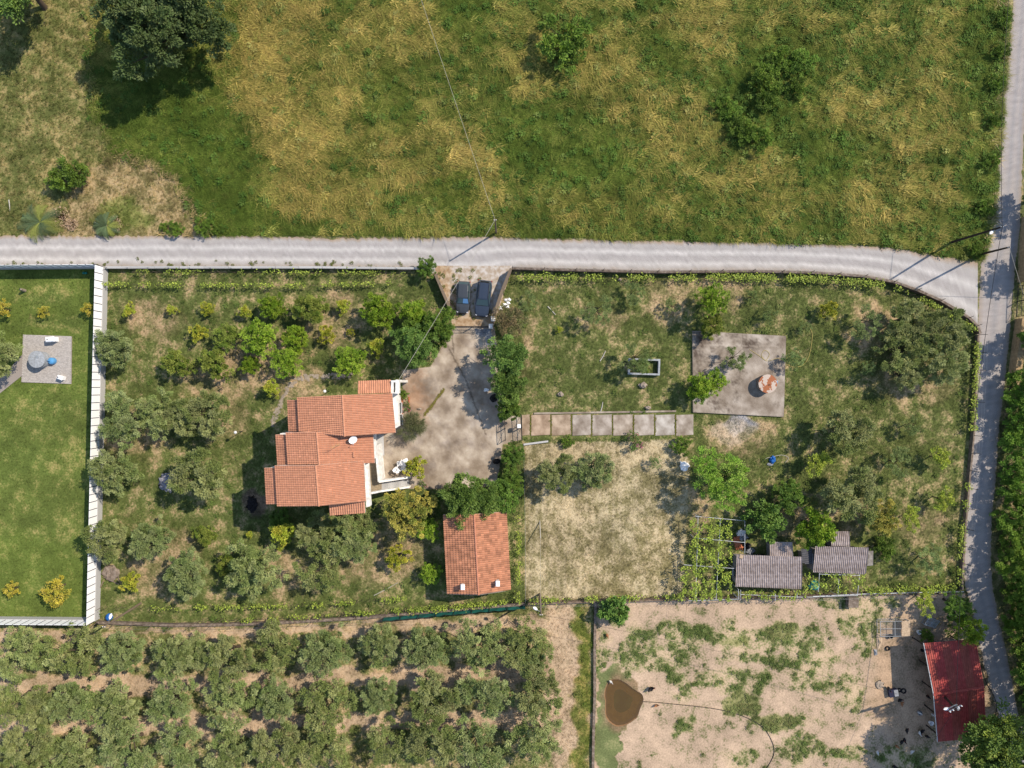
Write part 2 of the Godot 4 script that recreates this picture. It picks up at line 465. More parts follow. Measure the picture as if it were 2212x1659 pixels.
const LANE_E := [2240, -100, 2232, 0, 2226, 85, 2220, 170, 2214, 250, 2209, 330, 2206, 420, 2203, 500, 2194, 560, 2184, 690, 2177, 760, 2170, 830, 2161, 900, 2155, 960, 2149, 1060, 2142, 1115, 2140, 1215, 2145, 1275, 2152, 1310, 2158, 1345, 2172, 1400, 2188, 1480, 2200, 1545, 2225, 1620, 2262, 1720]
const DRIVE := [940, 590, 1106, 580, 1068, 700, 1066, 707, 976, 707, 974, 672]
const YARD := [972, 706, 1068, 706, 1078, 780, 1086, 900, 1126, 896, 1126, 950, 1086, 960, 1074, 1050, 940, 1056, 884, 1056, 800, 1040, 806, 930, 868, 915, 870, 800, 930, 792, 962, 735]
const PAD := [1494.6, 714.8, 1696.4, 726, 1691.4, 900.4, 1495.8, 890.5]
const PUMP_PAD := [51, 723, 156, 726.5, 155, 829.4, 47.3, 825.6]
const PUMP_PATH := [-60, 872, -60, 846, 0, 818, 49, 766, 47.5, 812, 0, 850]
const POND := [1309, 1480, 1328, 1466, 1352, 1476, 1372, 1490, 1389.5, 1505, 1383, 1532, 1374, 1552, 1354.5, 1565, 1337, 1569.5, 1322, 1565, 1309.5, 1550, 1306.5, 1515]

func bare_areas() -> Array:
	var out := []
	var rn := v2(ROAD_N); var rs := v2(ROAD_S); rs.reverse()
	out.append(rn + rs)
	var lw := v2(LANE_W); var le := v2(LANE_E); le.reverse()
	out.append(lw + le)
	for a in [DRIVE, YARD, PAD, PUMP_PAD, PUMP_PATH, POND, [1125, 890, 1502, 890, 1502, 942, 1125, 946], [664, 858, 880, 835, 880, 1080, 630, 1085, 640, 930], [968, 1120, 1090, 1110, 1096, 1265, 972, 1268], [1590, 1165, 1730, 1165, 1725, 1262, 1585, 1262], [1735, 1150, 1870, 1150, 1865, 1235, 1740, 1235], [1985, 1370, 2105, 1360, 2115, 1520, 2010, 1585]]:
		out.append(v2(a))
	return out

# ------------------------------------------------------------------ setting
func _ready() -> void:
	# camera
	var cam := Camera3D.new()
	cam.name = "camera"
	add_child(cam)
	cam.position = Vector3(0, CAMH, 0)
	cam.rotation_degrees = Vector3(-90, 0, 0)
	cam.fov = rad_to_deg(2.0 * atan(CY / S / CAMH))
	cam.far = 2000.0
	cam.current = true
	# sky
	var we := WorldEnvironment.new()
	we.name = "daylight"
	var env := Environment.new()
	env.background_mode = Environment.BG_SKY
	var sky := Sky.new()
	var sm := ProceduralSkyMaterial.new()
	sm.sky_top_color = Color(0.50, 0.60, 0.75)
	sm.sky_horizon_color = Color(0.80, 0.81, 0.80)
	sm.ground_bottom_color = Color(0.35, 0.33, 0.28)
	sm.ground_horizon_color = Color(0.60, 0.60, 0.58)
	sm.sky_energy_multiplier = 1.0
	sky.sky_material = sm
	env.sky = sky
	env.tonemap_mode = Environment.TONE_MAPPER_LINEAR
	env.tonemap_exposure = 1.42
	env.sdfgi_enabled = true
	env.ssao_enabled = true
	env.ssil_enabled = true
	we.environment = env
	add_child(we)
	# sun: from the north-east, 46 degrees high
	var sun := DirectionalLight3D.new()
	sun.name = "sun"
	add_child(sun)
	var el := deg_to_rad(46.0)
	var az := deg_to_rad(31.0)
	sun.look_at_from_position(Vector3.ZERO, Vector3(-cos(az) * cos(el), -sin(el), sin(az) * cos(el)))
	sun.light_energy = 1.35
	sun.light_color = Color(1.0, 0.952, 0.882)
	sun.light_angular_distance = 0.6
	sun.shadow_enabled = true

	make_materials()
	paint_ground()
	build_ground()
	build_roads()
	build_grass()
	build_tree_kinds()
	plant_trees()
	build_vines()
	build_walls()
	build_house()
	build_hut()
	build_sheds()
	build_barn()
	build_cars()
	build_tanks()
	build_poles()
	build_small()

func build_ground() -> void:
	var gm := StandardMaterial3D.new()
	gm.resource_name = "ground"
	gm.albedo_texture = ImageTexture.create_from_image(ground_img)
	gm.roughness = 1.0
	gm.metallic_specular = 0.1
	var mb := MB.new()
	var a := pl(GX0, GY0)
	var b := pl(GX0 + GW, GY0 + GH)
	# the pond is a hole in the ground sheet: four strips round its box, and the box with the hole
	var px0 := 1290.0; var px1 := 1405.0; var py0 := 1450.0; var py1 := 1585.0
	var uvof := func(d: Vector2) -> Vector2: return Vector2((d.x - GX0) / GW, (d.y - GY0) / GH)
	var rect := func(x0: float, y0: float, x1: float, y1: float) -> void:
		mb.quad_uv(pl(x0, y0), pl(x1, y0), pl(x1, y1), pl(x0, y1), uvof.call(Vector2(x0, y0)), uvof.call(Vector2(x1, y0)), uvof.call(Vector2(x1, y1)), uvof.call(Vector2(x0, y1)))
	var X1 := GX0 + GW; var Y1 := GY0 + GH
	rect.call(GX0, GY0, X1, py0); rect.call(GX0, py1, X1, Y1); rect.call(GX0, py0, px0, py1); rect.call(px1, py0, X1, py1)
	var shore := shore_points()
	var nS := shore.size()
	var box := []
	for p in shore:   # the same number of points on the box, in the same directions
		var d: Vector2 = (p - Vector2(1347, 1517)).normalized()
		var tt := minf((58.0 if d.x > 0 else 57.0) / maxf(absf(d.x), 1e-6), (68.0 if d.y > 0 else 67.0) / maxf(absf(d.y), 1e-6))
		box.append(Vector2(1347, 1517) + d * tt)
	for i in nS:
		var s0: Vector2 = shore[i]; var s1: Vector2 = shore[(i + 1) % nS]
		var b0: Vector2 = box[i]; var b1: Vector2 = box[(i + 1) % nS]
		if (b1 - b0).cross(s0 - b0) > 0:
			mb.quad_uv(pl(b0.x, b0.y), pl(b1.x, b1.y), pl(s1.x, s1.y), pl(s0.x, s0.y), uvof.call(b0), uvof.call(b1), uvof.call(s1), uvof.call(s0))
		else:
			mb.quad_uv(pl(b1.x, b1.y), pl(b0.x, b0.y), pl(s0.x, s0.y), pl(s1.x, s1.y), uvof.call(b1), uvof.call(b0), uvof.call(s0), uvof.call(s1))
	for q in [[Vector2(px0, py0), -1, -1], [Vector2(px1, py0), 1, -1], [Vector2(px1, py1), 1, 1], [Vector2(px0, py1), -1, 1]]:
		# corner left out by the fan of box points
		var c0: Vector2 = q[0]
		var nx := Vector2(1e9, 0); var ny := Vector2(0, 1e9)
		for p in box:
			if absf(p.x - c0.x) < 0.6 and absf(p.y - c0.y) < absf(ny.y - c0.y): ny = p
			if absf(p.y - c0.y) < 1.1 and absf(p.x - c0.x) < absf(nx.x - c0.x): nx = p
		if nx.x < 1e8 and ny.y < 1e8:
			var k := mb.v.size()
			var aa := pl(c0.x, c0.y); var bb := pl(nx.x, nx.y); var dd := pl(ny.x, ny.y)
			if (dd - aa).cross(bb - aa).y > 0: mb.tri(aa, bb, dd)
			else: mb.tri(aa, dd, bb)
			for z in range(k, mb.v.size()):
				var w := mb.v[z]
				mb.t.append(uvof.call(Vector2(w.x * S + CX, w.z * S + CY)))
	struct("ground", mb.mesh(), gm)
	# land beyond
	var far := MB.new()
	far.col = C(112, 118, 66)
	far.quad(Vector3(-700, -0.45, -700), Vector3(700, -0.45, -700), Vector3(700, -0.45, 700), Vector3(-700, -0.45, 700))
	var fm := mat("far_land", Color.WHITE, 1.0, ntex(0.01, Color(.6, .62, .55), Color(1, 1, .95), 512, 17), 0.05)
	struct("terrain", far.mesh(), fm)
	# pond: banks and water
	var bank := MB.new()
	bank.col = C(150, 116, 84)
	for i in nS:
		var s0: Vector2 = shore[i]; var s1: Vector2 = shore[(i + 1) % nS]
		var m0 := Vector2(1347, 1517).lerp(s0, .86); var m1 := Vector2(1347, 1517).lerp(s1, .86)
		bank.quad(pl(s1.x, s1.y), pl(s0.x, s0.y), pl(m0.x, m0.y) + Vector3(0, -.3, 0), pl(m1.x, m1.y) + Vector3(0, -.3, 0))
	var fb := noise(0.09, 4, 55)
	for r in 7:
		for i in nS:
			var q := []
			for e in [[i, r + 1], [i + 1, r + 1], [i + 1, r], [i, r]]:
				var dd := Vector2(1347, 1517).lerp(shore[e[0] % nS], .86 * e[1] / 7.0)
				q.append(pl(dd.x, dd.y) + Vector3(0, -.3 - .35 * (1.0 - e[1] / 7.0), 0))
			var g := 1.0 + .5 * fb.get_noise_2d(q[0].x * 12, q[0].z * 12)
			bank.col = Color(C(150, 112, 56).r * g, C(150, 112, 56).g * g, C(150, 112, 56).b * g)
			bank.quad(q[1], q[0], q[3], q[2])
	struct("pond_bank", bank.mesh(), mat("mud", Color.WHITE, 1.0))
	var wt := MB.new()
	wt.poly(shore.map(func(p): var d := Vector2(1347, 1517).lerp(p, .965); var q := pl(d.x, d.y); return Vector2(q.x, q.z)), -0.09)
	struct("water", wt.mesh(), M.water)

func shore_points() -> Array:
	var base := v2(POND)
	var out := []
	var f := noise(0.3, 2, 77)
	for i in base.size():
		for k in 4:
			var p: Vector2 = base[i].cubic_interpolate(base[(i + 1) % base.size()], base[(i - 1 + base.size()) % base.size()], base[(i + 2) % base.size()], k / 4.0)
			out.append(p + (p - Vector2(1347, 1517)).normalized() * f.get_noise_2d(p.x, p.y) * 1.6)
	return out

func resample(a: Array, n: int) -> Array:
	var pts := v2(a)
	var cum := [0.0]
	for i in range(1, pts.size()): cum.append(cum[-1] + pts[i].distance_to(pts[i - 1]))
	var out := []
	var s := 0
	for i in n:
		var d: float = cum[-1] * i / (n - 1)
		while s < pts.size() - 2 and cum[s + 1] < d: s += 1
		out.append(pts[s].lerp(pts[s + 1], clampf((d - cum[s]) / (cum[s + 1] - cum[s]), 0, 1)))
	return out

func road_strip(ea: Array, eb: Array, y: float, n: int, cols: Array, rag: float, sd: int) -> MB:
	var mb := MB.new()
	var pa := resample(ea, n)
	var pb := resample(eb, n)
	var f := noise(0.05, 4, sd)
	var w := cols.size() - 1
	for i in n:
		var dir: Vector2 = (pb[i] - pa[i]).normalized()
		pa[i] += dir * f.get_noise_2d(i * 9.0, 0) * rag
		pb[i] += dir * f.get_noise_2d(i * 9.0, 300) * rag
	for i in n - 1:
		for j in w:
			var q := []
			for e in [[i, j], [i + 1, j], [i + 1, j + 1], [i, j + 1]]:
				var d: Vector2 = pa[e[0]].lerp(pb[e[0]], e[1] / float(w))
				q.append(pl(d.x, d.y) + Vector3(0, y, 0))
			var k := mb.v.size()
			if (q[3] - q[0]).cross(q[1] - q[0]).y > 0: mb.quad(q[0], q[1], q[2], q[3])
			else: mb.quad(q[1], q[0], q[3], q[2])
			for z in 4:
				var d := Vector2(mb.v[k + z].x, mb.v[k + z].z)
				var e: int = [j, j, j + 1, j + 1][z]
				var g := 1.0 + 0.16 * f.get_noise_2d(d.x * 6.0, d.y * 30.0 + 900) + 0.16 * f.get_noise_2d(d.x * 40.0 + 77, d.y * 40.0)
				var cc: Color = cols[e]
				mb.c[k + z] = Color(cc.r * g, cc.g * g, cc.b * g)
	return mb

func stained(poly: Array, y: float, cell: float, shade: Callable) -> MB:
	var mb := MB.new()
	var pk := PackedVector2Array(v2(poly))
	var lo := Vector2(1e9, 1e9)
	var hi := -lo
	for q in pk:
		lo = lo.min(q); hi = hi.max(q)
	var nx := int((hi.x - lo.x) / cell) + 1
	var ny := int((hi.y - lo.y) / cell) + 1
	for j in ny:
		for i in nx:
			var x := lo.x + i * cell; var z := lo.y + j * cell
			var ok := true
			for e in [[0, 0], [1, 0], [1, 1], [0, 1]]:
				if not Geometry2D.is_point_in_polygon(Vector2(x + e[0] * cell, z + e[1] * cell), pk): ok = false
			if not ok: continue
			var k := mb.v.size()
			mb.quad(pl(x, z) + Vector3(0, y, 0), pl(x + cell, z) + Vector3(0, y, 0), pl(x + cell, z + cell) + Vector3(0, y, 0), pl(x, z + cell) + Vector3(0, y, 0))
			for e in 4: mb.c[k + e] = shade.call(x + [0, cell, cell, 0][e], z + [0, 0, cell, cell][e])
	return mb

func build_roads() -> void:
	var fine := ntex(0.05, Color(.84, .83, .82), Color(1, 1, 1), 512, 51)
	var rm := mat("gravel", Color.WHITE, 1.0, fine, 0.35)
	bump("gravel", ntex(0.12, Color(0, 0, 0), Color(1, 1, 1), 512, 53), 1.5)
	var tan := C(204, 180, 154); var g0 := C(214, 209, 206); var pale := C(240, 236, 233); var mid := C(208, 203, 201)
	struct("road", road_strip(ROAD_N, ROAD_S, 0.014, 460, [tan, g0, mid, pale, mid, mid, pale, g0, tan.lerp(g0, .5)], 7.0, 61).mesh(), rm)
	var l0 := C(196, 182, 168); var l1 := C(206, 198, 194); var l2 := C(190, 186, 186)
	struct("lane", road_strip(LANE_W, LANE_E, 0.008, 420, [l0, l1, l1, l2, l1, l2, l0], 4.0, 67).mesh(), rm)
	var d := MB.new()
	d.col = C(214, 196, 176)
	d.poly(metres(DRIVE), 0.018)
	var f0 := noise(0.03, 4, 107)
	var ds := stained([938, 574, 1108, 574, 1104, 582, 1066, 706, 976, 706, 974, 672, 942, 596], 0.022, 2.4, func(x: float, z: float) -> Color:
		var n := f0.get_noise_2d(x, z)
		var e := clampf((x - 955 - (z - 590) * .2) / 30.0 + n * 1.2, 0, 1) * clampf((684 - z) / 18.0 + n * 1.5, 0, 1)
		return C(212, 188, 158).lerp(C(222, 214, 206), e))
	var dn := struct("driveway", d.mesh(), mat("drive_gravel", Color.WHITE, 1.0, ntex(0.016, Color(.80, .74, .66), Color(1, 1, 1), 512, 71, 6), 0.16))
	put("gravel_surface", ds.mesh(), M.drive_gravel, dn)
	# courtyard: old concrete poured in bays, the joints left open
	var yard := MB.new()
	yard.col = C(212, 194, 174)
	yard.prism(metres(YARD), -0.05, 0.03)
	M.concrete.albedo_color = Color.WHITE
	var yn := struct("courtyard", yard.mesh(), M.concrete)
	var f := noise(0.02, 5, 101)
	var f2 := noise(0.12, 3, 103)
	var cement := C(216, 200, 180); var rusty := C(212, 172, 140); var grime := C(192, 178, 164); var pale2 := C(230, 216, 198)
	var skin := stained(YARD, 0.034, 2.4, func(x: float, z: float) -> Color:
		var n := f.get_noise_2d(x, z); var m := f2.get_noise_2d(x, z)
		var c := cement.lerp(grime, clampf(n * 1.6 + m * .5 + .1, 0, 1)).lerp(pale2, clampf(-n * 1.3 + m * .5 - .15, 0, .9))
		var r := Vector2((x - 898) / 34.0, (z - 858) / 52.0).length() + n * .7 + m * .3
		c = c.lerp(rusty, clampf(1.25 - r, 0, 1) * .85)
		# poured joints and cracks
		for q in [[Vector2(918, 896), Vector2(960, 840)], [Vector2(960, 735), Vector2(1006, 820)], [Vector2(1006, 820), Vector2(1050, 940)], [Vector2(975, 706), Vector2(980, 760)]]:
			var dd := Geometry2D.get_closest_point_to_segment(Vector2(x, z), q[0], q[1]).distance_to(Vector2(x + m * 3, z))
			if dd < 1.6: c = c.lerp(C(120, 108, 92), .6)
		return c)
	put("concrete_surface", skin.mesh(), M.concrete, yn)
	# slab path from the courtyard to the tank pad
	var xs := [1126, 1146, 1190, 1235, 1278, 1323, 1368, 1414, 1459, 1499]
	var path := Node3D.new()
	path.name = "path"
	add_child(path)
	path.set_meta("kind", "structure")
	var rng := RandomNumberGenerator.new(); rng.seed = 5
	for i in 9:
		var mb := MB.new()
		var tint := [[216, 192, 166], [216, 190, 164], [214, 192, 168], [206, 194, 182], [206, 194, 182], [212, 198, 182], [216, 204, 192], [220, 212, 202], [212, 200, 188]][i] as Array
		mb.col = C(tint[0], tint[1], tint[2])
		var x0: float = xs[i] + 1.6; var x1: float = xs[i + 1] - 1.6
		mb.prism(metres([x0, 896.5, x1, 895, x1, 939, x0, 941]), 0.0, 0.07 + rng.randf() * .03)
		part("slab", mb, "path_concrete", path)
	M.path_concrete.albedo_color = Color.WHITE
	var kerb := MB.new()
	kerb.col = C(196, 182, 166)
	kerb.bar(pl(1153, 893) + Vector3(0, .06, 0), pl(1460, 888) + Vector3(0, .06, 0), .22, .14)
	part("kerb", kerb, "path_concrete", path)
	# tank pad: two pours, raised
	var pad := MB.new()
	pad.prism(metres(PAD), -0.02, 0.28)
	var pn := struct("tank_pad", pad.mesh(), M.old_concrete)
	M.old_concrete.albedo_color = Color.WHITE
	for z in pad.c.size(): pad.c[z] = C(190, 178, 166)
	pn.mesh = pad.mesh()
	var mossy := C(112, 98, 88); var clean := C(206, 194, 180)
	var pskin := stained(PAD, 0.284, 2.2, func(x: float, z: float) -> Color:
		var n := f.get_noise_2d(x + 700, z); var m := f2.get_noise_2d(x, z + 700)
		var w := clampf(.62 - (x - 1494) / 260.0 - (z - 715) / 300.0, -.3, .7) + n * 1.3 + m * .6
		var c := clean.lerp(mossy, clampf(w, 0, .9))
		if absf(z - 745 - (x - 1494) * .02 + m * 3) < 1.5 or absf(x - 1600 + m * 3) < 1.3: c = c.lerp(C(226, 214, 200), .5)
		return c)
	put("concrete_surface", pskin.mesh(), M.old_concrete, pn)
	# paved pump stand on the lawn, laid in rows of pavers
	var stand := Node3D.new()
	stand.name = "paved_stand"
	add_child(stand)
	stand.set_meta("kind", "structure")
	var bed := MB.new()
	bed.col = C(170, 160, 150)
	bed.prism(metres(PUMP_PAD), -0.02, 0.10)
	bed.prism(metres(PUMP_PATH), -0.02, 0.06)
	mat("paver_bed", Color.WHITE, 0.95, null)
	part("bed", bed, "paver_bed", stand)
	var pv := MB.new()
	var c0 := pl(51, 723); var c1 := pl(156, 726.5); var c2 := pl(155, 829.4); var c3 := pl(47.3, 825.6)
	for r in 58:
		for k in 30:
			var u0 := (k + (0.5 if r % 2 else 0.0)) / 30.5; var u1 := u0 + 1 / 30.5 - .003
			var w0 := r / 58.0; var w1 := w0 + 1 / 58.0 - .003
			var g := .8 + rng.randf() * .35
			pv.col = Color(C(206, 198, 190).r * g, C(206, 198, 190).g * g, C(206, 198, 190).b * g)
			var q := []
			for e in [[u0, w0], [u1, w0], [u1, w1], [u0, w1]]:
				q.append(c0.lerp(c1, e[0]).lerp(c3.lerp(c2, e[0]), e[1]) + Vector3(0, .112, 0))
			pv.quad(q[0], q[1], q[2], q[3])
	var pvs := part("paving", pv, "paver", stand) if M.has("paver") else put("paving", pv.mesh(), mat("paver", Color.WHITE, 0.9, null), stand)
	pvs.set_meta("kind", "stuff")

# ------------------------------------------------------------------ grass
func blade(mb: MB, base: Vector3, dir: Vector3, reach: float, h: float, w: float) -> void:
	var side := dir.cross(Vector3.UP).normalized() * w
	var p0 := base; var p1 := base + dir * reach * .35 + Vector3(0, h * .75, 0); var p2 := base + dir * reach + Vector3(0, h, 0)
	mb.quad(p0 - side, p0 + side, p1 + side * .8, p1 - side * .8)
	mb.tri(p1 - side * .8, p1 + side * .8, p2)

func scatter(called: String, mesh: Mesh, xf: Array, cl: PackedColorArray, label: String) -> void:
	var mm := MultiMesh.new()
	mm.transform_format = MultiMesh.TRANSFORM_3D
	mm.use_colors = true
	mm.mesh = mesh
	mm.instance_count = xf.size()
	for i in xf.size():
		mm.set_instance_transform(i, xf[i])
		mm.set_instance_color(i, cl[i])
	var o := MultiMeshInstance3D.new()
	o.multimesh = mm
	o.material_override = M.grass
	o.name = called
	add_child(o)
	tag(o, label, "grass", "", "stuff")

func build_grass() -> void:
	var rng := RandomNumberGenerator.new(); rng.seed = 11
	var tall := MB.new()
	for i in 9:
		var a := rng.randfn(0, .55)
		blade(tall, Vector3(rng.randf_range(-.16, .16), 0, rng.randf_range(-.16, .16)), Vector3(cos(a), 0, sin(a)), rng.randf_range(.45, 1.15), rng.randf_range(.22, .45), .02)
	for i in 4:
		var a := rng.randf() * TAU
		blade(tall, Vector3(rng.randf_range(-.12, .12), 0, rng.randf_range(-.12, .12)), Vector3(cos(a), 0, sin(a)), .3, rng.randf_range(.25, .38), .03)
	var short := MB.new()
	for i in 8:
		var a := rng.randf() * TAU
		blade(short, Vector3(rng.randf_range(-.1, .1), 0, rng.randf_range(-.1, .1)), Vector3(cos(a), 0, sin(a)), rng.randf_range(.08, .16), rng.randf_range(.04, .1), .014)
	var weed := MB.new()
	for i in 26:
		var a := rng.randf() * TAU
		var r := sqrt(rng.randf()) * .2
		var p := Vector3(cos(a) * r, rng.randf_range(.03, .22) * (1.0 - r * 2), sin(a) * r)
		var d := Vector3(rng.randf_range(-1, 1), rng.randf_range(-.1, .5), rng.randf_range(-1, 1)).normalized()
		var s := d.cross(Vector3.UP).normalized() * .035
		var g := rng.randf_range(.75, 1.2)
		weed.col = Color(g, g, g)
		weed.quad(p, p + d * .06 + s, p + d * .13, p + d * .06 - s)
	var flow := noise(0.004, 3, 91)
	var clump := noise(0.02, 3, 93)
	var tx := []; var tc := PackedColorArray(); var sx := []; var sc := PackedColorArray(); var wx := []; var wc := PackedColorArray()
	for i in 150000:
		var x := rng.randf_range(-60, 2200); var y := rng.randf_range(-60, 572)
		var z := zone_at(x, y)
		if z != 1 and z != 8: continue
		if z == 8 and rng.randf() < .72: continue
		var c := soil(x + rng.randfn() * 11.0, clampf(y + rng.randfn() * 6.0, -60, 500))
		var dry := clampf((c.r - c.g) / (c.g + .01) * 3.0 + .55, 0, 1)
		var s := rng.randf_range(.7, 1.3) * (.55 if z == 8 else .8 + dry * .45) * (1.0 + .35 * clump.get_noise_2d(x, y))
		var a := 0.3 + flow.get_noise_2d(x, y) * 1.5 + rng.randfn(0, .28)
		var cn := clump.get_noise_2d(x * 3.2 + 400, y * 3.2)
		var g := rng.randf_range(.85, 1.4) * (1.06 + cn * .6)
		if rng.randf() < .12: g *= 1.35
		tc.append(Color(c.r * g, c.g * g, c.b * g * .9))
		tx.append(Transform3D(Basis(Vector3.UP, a).scaled(Vector3(s, s * rng.randf_range(.6, 1.2), s)), pl(x, y)))
	for i in 15000:
		var x := rng.randf_range(-60, 2190); var y := rng.randf_range(-60, 566)
		if zone_at(x, y) != 1: continue
		if clump.get_noise_2d(x * 1.3 + 900, y * 1.3) < (.22 - clampf((x - 900) / 3200.0, 0, .3)): continue
		var c := soil(x, y)
		var s := rng.randf_range(.9, 2.2)
		var g := rng.randf_range(.85, 1.3)
		wx.append(Transform3D(Basis(Vector3.UP, rng.randf() * TAU).scaled(Vector3(s, s * 1.3, s)), pl(x, y) + Vector3(0, .12, 0)))
		wc.append(Color(c.r * g * .8, c.g * g, c.b * g * .95))
	scatter("tall_grass", tall.mesh(), tx, tc, "tall uncut green and straw-coloured grass covering the open field")
	for i in 260000:
		var x := rng.randf_range(-60, 2300); var y := rng.randf_range(570, 1720)
		var z := zone_at(x, y)
		if z == 0 or z == 9 or z == 1: continue
		var c := soil(x, y)
		var green := c.g > c.r * 1.0
		if z == 2 and rng.randf() < .5: continue
		if z == 6:
			if not green: continue
			if rng.randf() < .5 and clump.get_noise_2d(x * 5.0, y * 5.0) > -.02:
				var sw := rng.randf_range(.5, 1.25)
				var gw := rng.randf_range(.9, 1.4)
				wx.append(Transform3D(Basis(Vector3.UP, rng.randf() * TAU).scaled(Vector3.ONE * sw), pl(x, y)))
				wc.append(Color(c.r * gw * .9, c.g * gw, c.b * gw * .85))
				continue
		elif not green and rng.randf() < .55: continue
		var s := rng.randf_range(.7, 1.4) * (.75 if z == 2 else 1.0)
		var g := rng.randf_range(.8, 1.4)
		sc.append(Color(c.r * g, c.g * g, c.b * g))
		sx.append(Transform3D(Basis(Vector3.UP, rng.randf() * TAU).scaled(Vector3(s, s, s)), pl(x, y)))
	# taller weeds along walls, in the orchard rows and on the verges
	for i in 9000:
		var x := rng.randf_range(-40, 2230); var y := rng.randf_range(575, 1690)
		var z := zone_at(x, y)
		if z != 3 and z != 5 and z != 7: continue
		var c := soil(x, y)
		if c.g < c.r: continue
		if clump.get_noise_2d(x * 2.0, y * 2.0) < .12: continue
		var s := rng.randf_range(.8, 1.7)
		var g := rng.randf_range(.9, 1.3)
		wx.append(Transform3D(Basis(Vector3.UP, rng.randf() * TAU).scaled(Vector3.ONE * s), pl(x, y)))
		wc.append(Color(c.r * g * .85, c.g * g, c.b * g * .8))
	# sprigs on the gravel along the wall foot
	for i in 260:
		var x := rng.randf_range(0, 890) if rng.randf() < .6 else rng.randf_range(945, 1060)
		var y := 575 - absf(rng.randfn(0, 5)) if x < 900 else rng.randf_range(580, 690)
		if clump.get_noise_2d(x * 3, y * 3) < 0: continue
		wx.append(Transform3D(Basis(Vector3.UP, rng.randf() * TAU).scaled(Vector3.ONE * rng.randf_range(.6, 1.2)), pl(x, y)))
		wc.append(C(120, 126, 64))
	for i in 90:   # weeds in the courtyard joint
		var q := Vector2(918, 896).lerp(Vector2(960, 840), rng.randf()) + Vector2(rng.randfn(), rng.randfn()) * 1.2
		wx.append(Transform3D(Basis(Vector3.UP, rng.randf() * TAU).scaled(Vector3.ONE * rng.randf_range(.3, .7)), pl(q.x, q.y) + Vector3(0, .03, 0)))
		wc.append(C(150, 142, 74))
	for i in 260:   # and between the path slabs
		var q := Vector2([1146, 1190, 1235, 1278, 1323, 1368, 1414, 1459][rng.randi() % 8], rng.randf_range(896, 940))
		wx.append(Transform3D(Basis(Vector3.UP, rng.randf() * TAU).scaled(Vector3.ONE * rng.randf_range(.25, .6)), pl(q.x + rng.randfn() * .8, q.y) + Vector3(0, .04, 0)))
		wc.append(C(140, 136, 70))
	scatter("mown_grass", short.mesh(), sx, sc, "short patchy grass over the lawns, gardens and orchard")
	scatter("weeds", weed.mesh(), wx, wc, "low leafy green weeds in the poultry yard and gardens")

